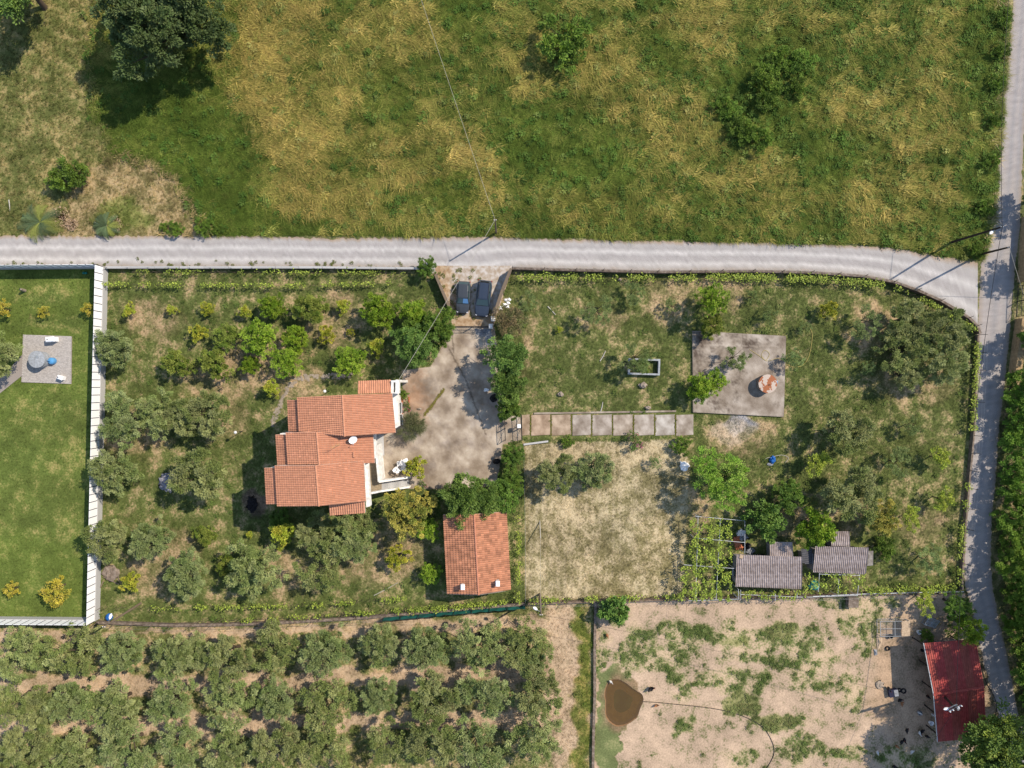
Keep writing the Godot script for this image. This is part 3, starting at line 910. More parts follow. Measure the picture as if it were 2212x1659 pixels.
# ------------------------------------------------------------------ trees
# o: R crown radius, hc height of its middle, ry half height, lobes, lr lobe size, n leaves, len, wid, cols, droop, hole, trunk
func crown_mesh(o: Dictionary, sd: int) -> Array:
	var rng := RandomNumberGenerator.new(); rng.seed = sd
	var R: float = o.R; var hc: float = o.hc; var ry: float = o.ry
	var n: int = o.n
	var lobes := []
	for i in o.lobes:
		var a: float = TAU * (i * 0.381966 + rng.randf() * .12)
		var up := rng.randf_range(-.35, 1.0)
		var rho := rng.randf_range(o.get("in", .35), .78)
		var fl := sqrt(maxf(0.0, 1.0 - up * up * .8))
		var c := Vector3(cos(a) * R * rho * fl, hc + up * ry * .72, sin(a) * R * rho * fl)
		lobes.append([c, R * o.lr * rng.randf_range(.7, 1.2), rng.randf_range(.86, 1.14), rng.randi() % o.cols.size()])
	var v := PackedVector3Array(); v.resize(n * 4)
	var nn := PackedVector3Array(); nn.resize(n * 4)
	var cl := PackedColorArray(); cl.resize(n * 4)
	var ix := PackedInt32Array(); ix.resize(n * 6)
	var wt := []
	var tot := 0.0
	for l in lobes:
		tot += l[1] * l[1]
		wt.append(tot)
	var k := 0
	var L0: float = o.len; var W0: float = o.wid; var dr: float = o.get("droop", .1)
	var subs: int = o.sub
	var per := n / subs
	for si in subs:
		var l: Array = lobes[mini(wt.bsearch(rng.randf() * tot), lobes.size() - 1)]
		var d := Vector3(rng.randfn(), rng.randfn() + .5, rng.randfn()).normalized()
		var rl: float = l[1]
		var sc: Vector3 = l[0] + Vector3(d.x, d.y * .85, d.z) * rl * rng.randf_range(.55, 1.05)
		var rs: float = o.rs * rng.randf_range(.65, 1.3)
		var g: float = l[2] * rng.randf_range(.82, 1.18)
		var bc: Color = o.cols[l[3] if rng.randf() < .6 else rng.randi() % o.cols.size()]
		var tw := (d + Vector3(rng.randfn() * .4, -dr + .1, rng.randfn() * .4)).normalized()
		var cnt := per if si < subs - 1 else n - k
		for q in cnt:
			var e := Vector3(rng.randfn(), rng.randfn(), rng.randfn()).normalized()
			var rr := rs * pow(rng.randf(), .45)
			# sprays: drawn out along the twig
			var b := sc + e * rr * Vector3(1, .7, 1) + tw * (rng.randf() * rs * .9)
			var ax := (e * .7 + tw * .8 + Vector3(rng.randfn() * .35, rng.randfn() * .3 - dr, rng.randfn() * .35)).normalized()
			var up := (e * .6 + d * .5 + Vector3(rng.randfn() * .45, .9, rng.randfn() * .45))
			var wd := ax.cross(up).normalized()
			var L := L0 * rng.randf_range(.7, 1.2)
			var w := W0 * rng.randf_range(.8, 1.15)
			var m := b + ax * L * .5
			var gg := g * rng.randf_range(.85, 1.15)
			var cc := Color(bc.r * gg, bc.g * gg, bc.b * gg)
			var z := k * 4
			v[z] = b; v[z + 1] = m + wd * w; v[z + 2] = b + ax * L; v[z + 3] = m - wd * w
			var nm := (v[z + 3] - b).cross(v[z + 1] - b).normalized()
			for y2 in 4:
				cl[z + y2] = cc
				nn[z + y2] = nm
			var y := k * 6
			ix[y] = z; ix[y + 1] = z + 1; ix[y + 2] = z + 2; ix[y + 3] = z; ix[y + 4] = z + 2; ix[y + 5] = z + 3
			k += 1
	var arr := []
	arr.resize(Mesh.ARRAY_MAX)
	arr[Mesh.ARRAY_VERTEX] = v; arr[Mesh.ARRAY_NORMAL] = nn; arr[Mesh.ARRAY_COLOR] = cl; arr[Mesh.ARRAY_INDEX] = ix
	var m := ArrayMesh.new()
	m.add_surface_from_arrays(Mesh.PRIMITIVE_TRIANGLES, arr)
	var tb := MB.new()
	var tr: float = o.trunk
	var fork: float = maxf(.25, (hc - ry) * .9 + .2)
	var lean := Vector3(rng.randf_range(-.15, .15), 0, rng.randf_range(-.15, .15)) * R
	tb.tube([Vector3(0, -.1, 0), Vector3(0, .12, 0) + lean * .1, Vector3(0, fork * .6, 0) + lean * .5, Vector3(0, fork, 0) + lean], [tr * 1.5, tr * 1.15, tr, tr * .85], 8)
	for l in lobes:
		var c: Vector3 = l[0]
		var f := Vector3(0, fork * .9, 0) + lean
		var mid := f.lerp(c, .5) + Vector3(rng.randf_range(-.1, .1), .12, rng.randf_range(-.1, .1)) * R
		tb.tube([f, mid, c + (c - mid).normalized() * l[1] * .5], [tr * .5, tr * .3, tr * .06], 5, false)
	return [m, tb.mesh()]

func kind(id: String, variants: int, o: Dictionary) -> void:
	proto[id] = {"o": o, "m": []}
	for i in variants:
		var q := o.duplicate()
		var s: float = [1.0, 1.1, .92, 1.04, .96, 1.14][i % 6]
		var h: float = [1.0, .96, 1.03, 1.05, .97, 1.0][i % 6]
		q.cols = o.cols.map(func(k): return Color(k.r * s * h, k.g * s, k.b * s * (2.0 - h)))
		q.n = int(o.n * [1.0, .85, 1.1, .75, 1.0, .9][i % 6])
		q.lobes = o.lobes + [0, -2, 1, -1, 2, 0][i % 6]
		proto[id].m.append(crown_mesh(q, id.hash() % 100000 + i * 17))

func build_tree_kinds() -> void:
	var ol := [C(148, 160, 98), C(130, 146, 82), C(164, 172, 112)]
	kind("olive", 6, {"R": 2.7, "hc": 2.5, "ry": 1.4, "lobes": 9, "lr": .36, "n": 11500, "sub": 115, "rs": 0.29, "len": .2, "wid": 0.036, "cols": ol, "trunk": .16, "droop": .2, "in": .42})
	kind("olive_thin", 3, {"R": 2.3, "hc": 2.3, "ry": 1.1, "lobes": 7, "lr": .34, "n": 3800, "sub": 44, "rs": 0.28, "len": .2, "wid": .032, "cols": [C(139, 155, 93), C(122, 143, 82)], "trunk": .11, "droop": .2, "in": .5})
	var ci := [C(138, 168, 50), C(120, 154, 44), C(156, 180, 60)]
	kind("citrus", 4, {"R": 1.9, "hc": 1.75, "ry": 1.4, "lobes": 20, "lr": 0.36, "n": 8000, "sub": 130, "rs": 0.21, "len": .15, "wid": .042, "cols": ci, "trunk": .10})
	kind("citrus_dark", 3, {"R": 1.9, "hc": 1.75, "ry": 1.4, "lobes": 19, "lr": 0.36, "n": 8000, "sub": 120, "rs": 0.22, "len": .15, "wid": .042, "cols": [C(134, 149, 63), C(149, 160, 72), C(114, 136, 52)], "trunk": .10})
	kind("lemon", 3, {"R": 1.1, "hc": 1.1, "ry": .8, "lobes": 8, "lr": .4, "n": 2400, "sub": 46, "rs": 0.17, "len": .14, "wid": .04, "cols": [C(185, 187, 67), C(166, 176, 59), C(200, 193, 74)], "trunk": .05})
	kind("lemon_gold", 2, {"R": 1.4, "hc": 1.2, "ry": .8, "lobes": 9, "lr": .36, "n": 1900, "sub": 44, "rs": .22, "len": .15, "wid": .042, "cols": [C(204, 188, 70), C(186, 180, 72), C(214, 194, 88)], "trunk": .06})
	kind("ash", 3, {"R": 3.0, "hc": 4.2, "ry": 2.0, "lobes": 15, "lr": .36, "n": 13500, "sub": 150, "rs": 0.32, "len": .24, "wid": .05, "cols": [C(116, 146, 68), C(130, 158, 76), C(102, 132, 60)], "trunk": .18})
	kind("dense", 3, {"R": 2.6, "hc": 3.0, "ry": 1.9, "lobes": 15, "lr": .37, "n": 12000, "sub": 150, "rs": 0.26, "len": .19, "wid": .05, "cols": [C(107, 138, 56), C(120, 151, 61), C(94, 125, 50)], "trunk": .16})
	kind("mulberry", 1, {"R": 3.4, "hc": 3.8, "ry": 2.0, "lobes": 16, "lr": .37, "n": 14000, "sub": 180, "rs": 0.28, "len": .21, "wid": .065, "cols": [C(187, 178, 86), C(168, 168, 80), C(200, 187, 89), C(153, 162, 74)], "trunk": .2})
	kind("walnut", 1, {"R": 4.3, "hc": 4.0, "ry": 1.8, "lobes": 17, "lr": .32, "n": 12500, "sub": 170, "rs": 0.36, "len": .25, "wid": .045, "cols": [C(148, 187, 68), C(133, 176, 63), C(164, 195, 86)], "trunk": .2, "droop": .15, "in": .3})
	kind("spring", 1, {"R": 1.8, "hc": 2.2, "ry": 1.1, "lobes": 9, "lr": .36, "n": 2200, "sub": 46, "rs": .24, "len": .18, "wid": .055, "cols": [C(188, 200, 80), C(174, 194, 76)], "trunk": .07})
	kind("fig", 2, {"R": 2.1, "hc": 1.9, "ry": 1.3, "lobes": 13, "lr": .38, "n": 4400, "sub": 80, "rs": 0.26, "len": .25, "wid": .095, "cols": [C(112, 146, 66), C(126, 158, 74)], "trunk": .12})
	kind("elm", 1, {"R": 7.3, "hc": 5.6, "ry": 3.7, "lobes": 26, "lr": .30, "n": 52000, "sub": 480, "rs": 0.52, "len": .3, "wid": .085, "cols": [C(103, 121, 72), C(92, 112, 64), C(114, 130, 80)], "trunk": .4, "droop": .1})
	kind("tall", 2, {"R": 4.2, "hc": 7.5, "ry": 4.4, "lobes": 20, "lr": .36, "n": 19000, "sub": 260, "rs": .5, "len": .28, "wid": .08, "cols": [C(110, 136, 63), C(125, 149, 68), C(143, 162, 67)], "trunk": .28})
	kind("open", 2, {"R": 4.2, "hc": 7.5, "ry": 4.4, "lobes": 17, "lr": .34, "n": 7600, "sub": 130, "rs": .48, "len": .28, "wid": .075, "cols": [C(110, 136, 62), C(124, 150, 68)], "trunk": .24})
	kind("shrub", 4, {"R": 1.5, "hc": .75, "ry": .65, "lobes": 9, "lr": .4, "n": 4000, "sub": 70, "rs": 0.2, "len": .15, "wid": .045, "cols": [C(113, 144, 56), C(103, 131, 52), C(128, 157, 61)], "trunk": .05})
	kind("brown_shrub", 1, {"R": 2.2, "hc": 1.7, "ry": 1.2, "lobes": 11, "lr": .38, "n": 4200, "sub": 80, "rs": .32, "len": .17, "wid": .04, "cols": [C(138, 122, 88), C(122, 114, 78), C(118, 124, 78)], "trunk": .08})
	kind("spiky", 1, {"R": 1.35, "hc": 1.1, "ry": .9, "lobes": 8, "lr": .45, "n": 3600, "sub": 60, "rs": .24, "len": .46, "wid": .014, "cols": [C(114, 120, 80), C(98, 108, 68), C(132, 132, 94)], "trunk": .08})
	kind("hedge", 3, {"R": 2.7, "hc": 2.0, "ry": 1.8, "lobes": 16, "lr": .38, "n": 11000, "sub": 130, "rs": 0.3, "len": .19, "wid": .055, "cols": [C(119, 153, 56), C(134, 166, 63), C(104, 140, 50)], "trunk": .12})
	kind("flower", 1, {"R": 1.1, "hc": .7, "ry": .5, "lobes": 7, "lr": .4, "n": 1500, "sub": 40, "rs": .2, "len": .13, "wid": .04, "cols": [C(118, 142, 76), C(108, 132, 68), C(224, 130, 166)], "trunk": .04})

func tree(id: String, called: String, cx: float, cy: float, r: float, label: String, category := "tree", group := "", vi := -1, tall := 1.0) -> Node3D:
	var k: Dictionary = proto[id]
	var o: Dictionary = k.o
	if id == "olive": r *= 1.14
	if id == "olive" and cy > 1345.0: r *= 1.05
	if id.begins_with("citrus"): r *= 1.03
	var sc: float = r / S / o.R
	for i in 2: sc = r / S * (1.0 - o.hc * sc * tall / CAMH) / o.R
	var at := pl(cx, cy, o.hc * sc * tall)
	at.y = 0.0
	var idx: int = vi if vi >= 0 else int(absf(cx * 7.0 + cy * 3.0)) % k.m.size()
	var t := thing(called, label, category, at, fposmod(cx * 1.7 + cy * 2.3, TAU), group)
	t.scale = Vector3(sc, sc * tall, sc)
	put("trunk", k.m[idx][1], M.bark, t)
	put("crown", k.m[idx][0], M.leaf, t)
	return t

func plant_trees() -> void:
	var O := "grey-green olive tree of the planted orchard rows behind the garden wall"
	for p in [[47, 1408, 48], [159, 1412, 50], [268, 1406, 47], [372, 1412, 44], [432, 1400, 34], [497, 1415, 47], [603, 1404, 45], [703, 1405, 50], [816, 1390, 41], [922, 1396, 47], [1037, 1386, 49], [1140, 1385, 46],
			[30, 1515, 45], [98, 1528, 40], [160, 1514, 46], [252, 1522, 50], [367, 1514, 44], [494, 1515, 50], [598, 1508, 45], [708, 1505, 52], [820, 1498, 41], [938, 1496, 50], [1045, 1496, 48], [1160, 1494, 48],
			[68, 1604, 50], [162, 1624, 47], [277, 1614, 51], [391, 1606, 45], [504, 1622, 45], [599, 1605, 50], [708, 1603, 48], [834, 1601, 45], [938, 1596, 52], [1036, 1613, 50], [1163, 1590, 50], [20, 1690, 46], [120, 1710, 46], [330, 1712, 46], [560, 1712, 46], [780, 1705, 46], [1000, 1712, 46]]:
		tree("olive", "olive_tree", p[0], p[1], p[2], O, "tree", "orchard olive trees")
	tree("olive", "olive_tree", 1150, 1432, 34, O, "tree", "orchard olive trees")
	var G := "rounded olive tree growing in the garden grass west of the tiled house"
	for p in [[262, 905, 48], [335, 898, 44], [392, 904, 42], [458, 896, 50], [236, 1162, 45], [328, 1166, 45], [434, 1026, 57]]:
		tree("olive", "olive_tree", p[0], p[1], p[2], G, "tree", "olive trees west of the house")
	tree("olive", "olive_tree", 250, 752, 45, "grey olive tree leaning its crown over the white panel fence, citrus trees beside it")
	tree("olive", "olive_tree", 249, 1023, 48, "olive tree close to the white fence, level with the grey ash heap")
	tree("olive", "olive_tree", 406, 1240, 51, "pale olive tree beside the vine row, farthest from the house", "tree")
	tree("olive", "olive_tree", 551, 1236, 56, "broad olive tree with a dark bush against it, by the vine row")
	tree("olive", "olive_tree", 693, 1236, 48, "olive tree on bare soil between the house and the vine row")
	var Sg := "dark olive tree in the shade close behind the tiled house"
	for p in [[683, 1147, 42], [743, 1156, 44], [771, 1132, 40], [763, 1180, 36]]:
		tree("olive", "olive_tree", p[0], p[1], p[2], Sg, "tree", "olives behind the house")
	tree("citrus_dark", "citrus_tree", 491, 1222, 24, "small dark round bush pressed against a broad olive tree", "tree")
	# citrus garden north-west of the house
	var CB := "dense bright green round citrus tree in the garden between house and road"
	for p in [[564, 731, 40], [642, 731, 34], [621, 782, 34], [590, 664, 30], [758, 781, 35], [820, 674, 41]]:
		tree("citrus", "citrus_tree", p[0], p[1], p[2], CB, "tree", "bright citrus trees")
	var CD := "olive-tinted dull green citrus tree in the garden between house and road"
	for p in [[387, 786, 33], [490, 734, 34], [468, 786, 36], [672, 667, 38]]:
		tree("citrus_dark", "citrus_tree", p[0], p[1], p[2], CD, "tree", "dull green citrus trees")
	tree("citrus", "citrus_tree", 542, 788, 23, "small citrus tree between larger ones, beside the curving footpath")
	tree("citrus", "citrus_tree", 893, 679, 35, "citrus tree wedged between a large leafy tree and the gate wall")
	var CY2 := "small young yellow-green citrus tree standing alone on patchy garden grass"
	for p in [[283, 670, 18], [373, 671, 13], [450, 667, 16], [529, 672, 18], [739, 662, 19], [707, 724, 20], [429, 719, 20], [586, 841, 22], [758, 717, 9], [811, 751, 22]]:
		tree("lemon", "young_citrus_tree", p[0], p[1], p[2], CY2, "tree", "young citrus trees")
	# walled lawn
	tree("lemon_gold", "lemon_tree", 8, 668, 24, "golden yellow lemon tree on the walled lawn, near a leaning stone")
	tree("lemon_gold", "lemon_tree", 98, 672, 15, "thin sparse yellow lemon sapling on the walled lawn", "tree", "", 1)
	tree("lemon_gold", "lemon_tree", 191, 671, 18, "compact yellow lemon tree against the inside of the white fence")
	tree("lemon_gold", "lemon_tree", 30, 1272, 20, "small yellow lemon tree on the lawn beside a larger one")
	tree("lemon_gold", "lemon_tree", 121, 1271, 37, "large spreading yellow lemon tree in the lower corner of the lawn")
	tree("olive", "olive_tree", 0, 768, 46, "olive tree overhanging the paved path on the walled lawn")
	tree("lemon", "young_citrus_tree", 282, 1257, 22, "yellowish citrus bush beside a heap of soil and planks")
	tree("citrus_dark", "citrus_tree", 444, 1155, 25, "lone dark green citrus tree on open grass west of the burnt patch")
	tree("lemon", "young_citrus_tree", 538, 1155, 9, "tiny green sapling at the edge of the house shadow")
	tree("lemon", "lemon_tree", 607, 1153, 33, "yellow-green lemon tree below the house corner", "tree")
	tree("dense", "leafy_bush", 608, 1122, 26, "dark leafy bush in the house shadow behind a yellow-green lemon", "bush")
	# entrance and courtyard
	tree("dense", "roadside_tree", 921, 579, 24, "small dark tree standing on the wall end beside the gateway")
	tree("ash", "leafy_tree", 898, 744, 51, "large feathery green tree spilling over the courtyard from the garden", "tree")
	tree("dense", "leafy_tree", 944, 708, 45, "dense dark green tree beside the gate and the dark cars", "tree")
	tree("dense", "leafy_tree", 890, 715, 36, "dark tree crowded between two larger trees by the gateway", "tree")
	tree("brown_shrub", "dry_shrub", 1102, 692, 44, "brownish green shrub behind the gatepost and litter", "bush")
	tree("ash", "ash_tree", 1090, 775, 53, "tall bright green tree beside the courtyard and grey tarpaulin")
	tree("ash", "ash_tree", 1100, 830, 44, "leaning bright green tree below the tallest one along the courtyard")
	tree("dense", "leafy_tree", 1097, 882, 31, "dark compact tree with a white globe lamp beside the path gate")
	tree("spiky", "round_bush", 893, 917, 27, "round spiky bush in the courtyard beside the house wall", "bush")
	tree("shrub", "garden_shrub", 873, 852, 12, "small round shrub in the brick-edged flower bed", "bush")
	tree("flower", "flowering_plant", 879, 878, 11, "flowering plant with red blooms in the brick-edged bed", "plant")
	tree("lemon", "courtyard_shrub", 897, 1010, 25, "feathery yellow-green shrub over the heap of white chairs", "bush")
	tree("flower", "red_plant", 913, 1047, 10, "small reddish potted plant at the foot of the stairs", "plant")
	tree("mulberry", "mulberry_tree", 882, 1104, 58, "large yellowing tree with broad leaves beside the stairs")
	tree("citrus", "citrus_tree", 926, 1141, 26, "bright citrus tree under the yellowing tree beside the hut")
	tree("dense", "leafy_tree", 938, 1082, 19, "small dark tree squeezed between two large crowns by the hut")
	tree("ash", "ash_tree", 995, 1070, 54, "broad dark feathery tree shading the hut roof")
	tree("ash", "ash_tree", 1040, 1075, 46, "second feathery tree shading the hut roof, next to the dark trees")
	tree("dense", "leafy_tree", 1090, 1072, 40, "dense dark tree at the hut's back corner by the dry plot", "tree")
	tree("dense", "leafy_tree", 1103, 1035, 31, "dark tree of the row along the dry plot fence, in the middle", "tree")
	tree("dense", "leafy_tree", 1107, 985, 27, "dark tree at the slab path end of the dry plot fence", "tree")
	tree("lemon", "lemon_tree", 860, 1202, 27, "pale yellow-green lemon tree on bare ground south of the yellowing tree")
	tree("citrus", "citrus_tree", 930, 1237, 24, "bright round citrus tree beside the hut wall")
	# east garden
	tree("olive_thin", "olive_tree", 1140, 652, 23, "thin olive sapling beside the white litter")
	tree("olive_thin", "olive_tree", 1290, 672, 36, "open olive tree with its dark stem showing, alone on the grass")
	tree("olive_thin", "olive_tree", 1368, 634, 26, "thin olive tree next to the vines along the road wall")
	tree("olive_thin", "olive_tree", 1452, 661, 18, "little olive bush in front of a dense bright tree")
	tree("olive_thin", "olive_tree", 1376, 770, 40, "open olive tree hanging over the concrete trough")
	tree("lemon", "young_citrus_tree", 1207, 712, 9, "tiny sapling on the grass near an open olive tree")
	tree("citrus", "citrus_tree", 1537, 650, 35, "dense bright green tree at the corner of the tank slab", "tree", "", -1, 1.5)
	tree("citrus_dark", "citrus_tree", 1538, 706, 27, "small dull green tree touching the edge of the tank slab")
	tree("olive_thin", "olive_tree", 1589, 771, 32, "sparse tree with twisted branches growing above the tank slab")
	tree("citrus", "citrus_tree", 1508, 836, 34, "bright green spreading tree at the tank slab's lower corner")
	tree("citrus", "citrus_tree", 1543, 824, 27, "bright leafy tree reaching over the tank slab")
	tree("lemon", "lemon_tree", 1790, 670, 20, "bright yellow-green bush on the grass past the tank slab")
	for p in [[1737, 709, 16], [1664, 682, 20], [1622, 641, 16], [1711, 776, 26], [1970, 918, 25], [1873, 796, 18]]:
		tree("olive_thin", "olive_sapling", p[0], p[1], p[2], "sparse young olive tree scattered on the eastern garden grass", "tree", "olive saplings of the eastern garden")
	var E := "tall grey-green olive tree of the clump inside the curved road wall"
	for p in [[1866, 700, 38], [1958, 690, 43], [2036, 716, 48], [1953, 764, 50], [2046, 780, 48], [1958, 806, 38], [1990, 740, 36]]:
		tree("olive_thin" if p[0] < 1900 else "olive", "olive_tree", p[0], p[1], p[2], E, "tree", "olive clump by the road bend")
	tree("olive", "olive_tree", 1826, 930, 50, "large open olive tree beside the ash-stained ground")
	tree("olive_thin", "olive_tree", 1938, 998, 34, "open olive tree casting a long shadow on the eastern grass")
	tree("olive", "olive_tree", 1832, 1068, 60, "broad olive tree behind the second corrugated shed")
	tree("mulberry", "fruit_tree", 1902, 1118, 40, "yellow-green fruit tree beside the second corrugated shed")
	for p in [[1968, 1118, 28], [2035, 1078, 28], [2028, 988, 27]]:
		tree("spring", "young_fruit_tree", p[0], p[1], p[2], "sparse yellow-green young fruit tree near the lane fence", "tree", "young fruit trees near the lane fence")
	tree("olive_thin", "olive_tree", 2005, 1210, 38, "sparse pale tree in the lower corner by lane and vines")
	tree("shrub", "garden_shrub", 1908, 1182, 28, "dark green shrub at the end of the second shed", "bush")
	tree("walnut", "walnut_tree", 1560, 1035, 76, "wide airy light green tree beside the pergola and dry plot")
	tree("spring", "fruit_tree", 1766, 1002, 32, "vivid lime green young tree near the blue bag")
	tree("dense", "leafy_tree", 1704, 1070, 37, "dull dark green tree between the airy tree and the sheds")
	tree("fig", "fig_tree", 1652, 1120, 45, "dense green tree with large leaves above the first shed")
	tree("citrus", "shade_tree", 1756, 1136, 46, "bushy green tree leaning over the second shed roof", "tree", "", -1, 1.3)
	tree("olive", "olive_tree", 1202, 1020, 42, "olive tree in the dry plot with a green bucket in its crown")
	tree("olive", "olive_tree", 1282, 1014, 45, "olive tree in the dry plot with bare soil at its foot")
	tree("flower", "oleander", 1369, 953, 21, "bush with pink flowers beside the slab path", "bush")
	tree("olive_thin", "olive_sapling", 1414, 998, 16, "small grey sapling on the straw of the dry plot")
	tree("shrub", "garden_shrub", 1225, 955, 14, "green shrub on the bank between slab path and dry plot", "bush")
	tree("shrub", "garden_shrub", 1470, 962, 22, "dark shrub at the corner of the dry plot near the white sack", "bush")
	tree("fig", "fig_tree", 1325, 1312, 35, "dark fig tree with large leaves at the yard's wall corner")
	tree("spring", "acacia", 1998, 1298, 30, "soft lime green shrub beside the wire cages", "bush")
	tree("dense", "leafy_tree", 2062, 1306, 35, "green tree between cages and lane, beside the red roof", "tree")
	tree("citrus", "leafy_tree", 2086, 1355, 36, "bright green tree touching the red roof's corner", "tree", "", -1, 1.5)
	tree("shrub", "garden_shrub", 2001, 1373, 17, "dark bush at the red roof's back corner", "bush")
	tree("tall", "corner_tree", 2140, 1610, 92, "huge dark tree at the foot of the red-roofed barn", "tree", "", 0, .8)
	# trees and hedge across the lane
	for p in [[2205, 845], [2212, 900], [2206, 955], [2200, 1010], [2202, 1065], [2196, 1120], [2198, 1175], [2196, 1230]]:
		tree("hedge", "hedge_shrub", p[0], p[1], 46, "tall clipped leafy hedge shrub in the row along the lane", "hedge", "hedge along the lane")
	for p in [[2262, 420], [2268, 560], [2250, 730], [2258, 830]]:
		tree("dense", "lane_tree", p[0], p[1], 44, "tree behind the walls across the lane, shading the asphalt", "tree", "trees behind the lane walls", -1, 1.25)
	for p in [[2204, 1285, 44], [2210, 1340, 46], [2222, 1400, 46], [2236, 1460, 48], [2250, 1525, 50], [2262, 1590, 50]]:
		tree("hedge", "hedge_shrub", p[0], p[1], p[2], "tall clipped leafy hedge shrub in the row along the lane", "hedge", "hedge along the lane")
	for p in [[2368, 1338, 86], [2366, 1420, 90], [2376, 1505, 92], [2390, 1590, 92], [2372, 1250, 74]]:
		tree("open", "tall_tree", p[0], p[1], p[2], "tall spreading tree across the lane from the red-roofed barn", "tree", "tall trees across the lane", -1, 1.45)
	# the open field
	tree("elm", "field_tree", 354, 42, 140, "very large dark green tree standing alone in the field")
	tree("tall", "field_tree", 20, -45, 92, "dark tree reaching in at the field's far corner past the large one", "tree", "", 1, .7)
	tree("shrub", "field_bush", 1216, 96, 58, "big round dark green bush alone in the tall grass", "bush")
	tree("shrub", "field_bush", 150, 380, 44, "low leafy bramble mound beside the bare straw patch", "bush")
	for p in [[1652, 165, 36], [1690, 130, 30], [1735, 140, 30], [1662, 212, 34], [1560, 228, 24], [1600, 282, 32], [1640, 300, 30], [1590, 245, 22], [1720, 190, 24]]:
		tree("shrub", "field_shrub", p[0], p[1], p[2], "low green shrub of the thicket in the tall field grass", "bush", "thicket in the field")
	for p in [[2168, 40, 20], [2160, 110, 22], [2152, 180, 20], [2146, 260, 20], [2138, 350, 20], [2126, 450, 20], [2110, 540, 20]]:
		tree("shrub", "verge_shrub", p[0], p[1], p[2], "green shrub of the overgrown field edge along the lane", "bush", "shrubs on the field edge")
	for p in [[380, 496, 18], [440, 492, 20], [470, 496, 14], [355, 490, 12]]:
		tree("shrub", "verge_shrub", p[0], p[1], p[2], "leafy weed clump on the field edge by the gravel road", "bush", "weed clumps by the gravel road")
	palm(92, 482, 2.7, "blue-green palm with drooping fronds at the road edge beside dry branches", 3)
	palm(236, 490, 1.7, "small palm tuft at the road edge under a fallen pole", 5)
	for p in [[135, 470, 1.3, "leafless pale dry bush beside the larger palm"], [250, 486, 1.0, "heap of dry pale branches beside the small palm"], [158, 486, .8, "low broken dry twigs between palm and straw patch"]]:
		dry_bush(p[0], p[1], p[2], p[3])

func palm(cx: float, cy: float, r: float, label: String, sd: int) -> void:
	var rng := RandomNumberGenerator.new(); rng.seed = sd
	var t := thing("palm", label, "palm", pl(cx, cy))
	var st := MB.new()
	st.tube([Vector3(0, -.1, 0), Vector3(0, .3, 0), Vector3(0, .55, 0)], [.22, .2, .12], 8)
	part("trunk", st, "bark", t)
	for i in 17:
		var a := TAU * i / 17.0 + rng.randf_range(-.15, .15)
		var d := Vector3(cos(a), 0, sin(a))
		var L := r * rng.randf_range(.75, 1.1)
		var up := rng.randf_range(.35, 1.0)
		var mb := MB.new()
		var pts := []
		for k in 9:
			var u := k / 8.0
			pts.append(Vector3(0, .5, 0) + d * L * u + Vector3(0, up * L * (u - u * u * 1.15), 0))
		var g := rng.randf_range(.8, 1.15)
		mb.col = C(104 * g, 122 * g, 84 * g) if rng.randf() < .75 else C(158, 166, 84)
		mb.tube(pts, [.03, .028, .026, .024, .02, .017, .014, .01, .004], 4, false)
		for k in range(1, 9):
			for e in 4:
				var b: Vector3 = pts[k - 1].lerp(pts[k], e / 4.0)
				for s in [-1.0, 1.0]:
					var sd2: Vector3 = d.cross(Vector3.UP) * s
					var tip: Vector3 = b + (sd2 * .75 + d * .6 + Vector3(0, .1, 0)).normalized() * L * .27 * sin(PI * (k + e / 4.0) / 10.0)
					var w: Vector3 = d * .024
					mb.quad(b - w, b + w, tip + w * .3, tip - w * .3)
		part("frond", mb, "leaf", t)

func dry_bush(cx: float, cy: float, r: float, label: String) -> void:
	var rng := RandomNumberGenerator.new(); rng.seed = int(cx)
	var t := thing("dry_bush", label, "dead bush", pl(cx, cy))
	var mb := MB.new()
	mb.col = C(206, 182, 150)
	for i in 60:
		var a := rng.randf() * TAU
		var d := Vector3(cos(a), rng.randf_range(.1, .9), sin(a)).normalized()
		var q := Vector3(rng.randf_range(-.1, .1), 0, rng.randf_range(-.1, .1)) * r
		mb.tube([q, q + d * r * .5, q + (d + Vector3(rng.randfn() * .4, .1, rng.randfn() * .4)).normalized() * r], [.025, .015, .006], 4, false)
	part("branches", mb, "wood", t).set_meta("kind", "stuff")
	var lf := MB.new()
	for i in 260:
		var a := rng.randf() * TAU
		var rr := r * sqrt(rng.randf()) * 1.0
		var p := Vector3(cos(a) * rr, rng.randf_range(.15, .6) * r, sin(a) * rr)
		var ax := Vector3(rng.randfn(), rng.randfn() * .4, rng.randfn()).normalized() * .12
		var w := ax.cross(Vector3.UP).normalized() * .04
		var g := rng.randf_range(.85, 1.1)
		lf.col = C(222 * g, 188 * g, 156 * g)
		lf.quad(p, p + ax * .5 + w, p + ax, p + ax * .5 - w)
	part("dead_leaves", lf, "leaf", t).set_meta("kind", "stuff")

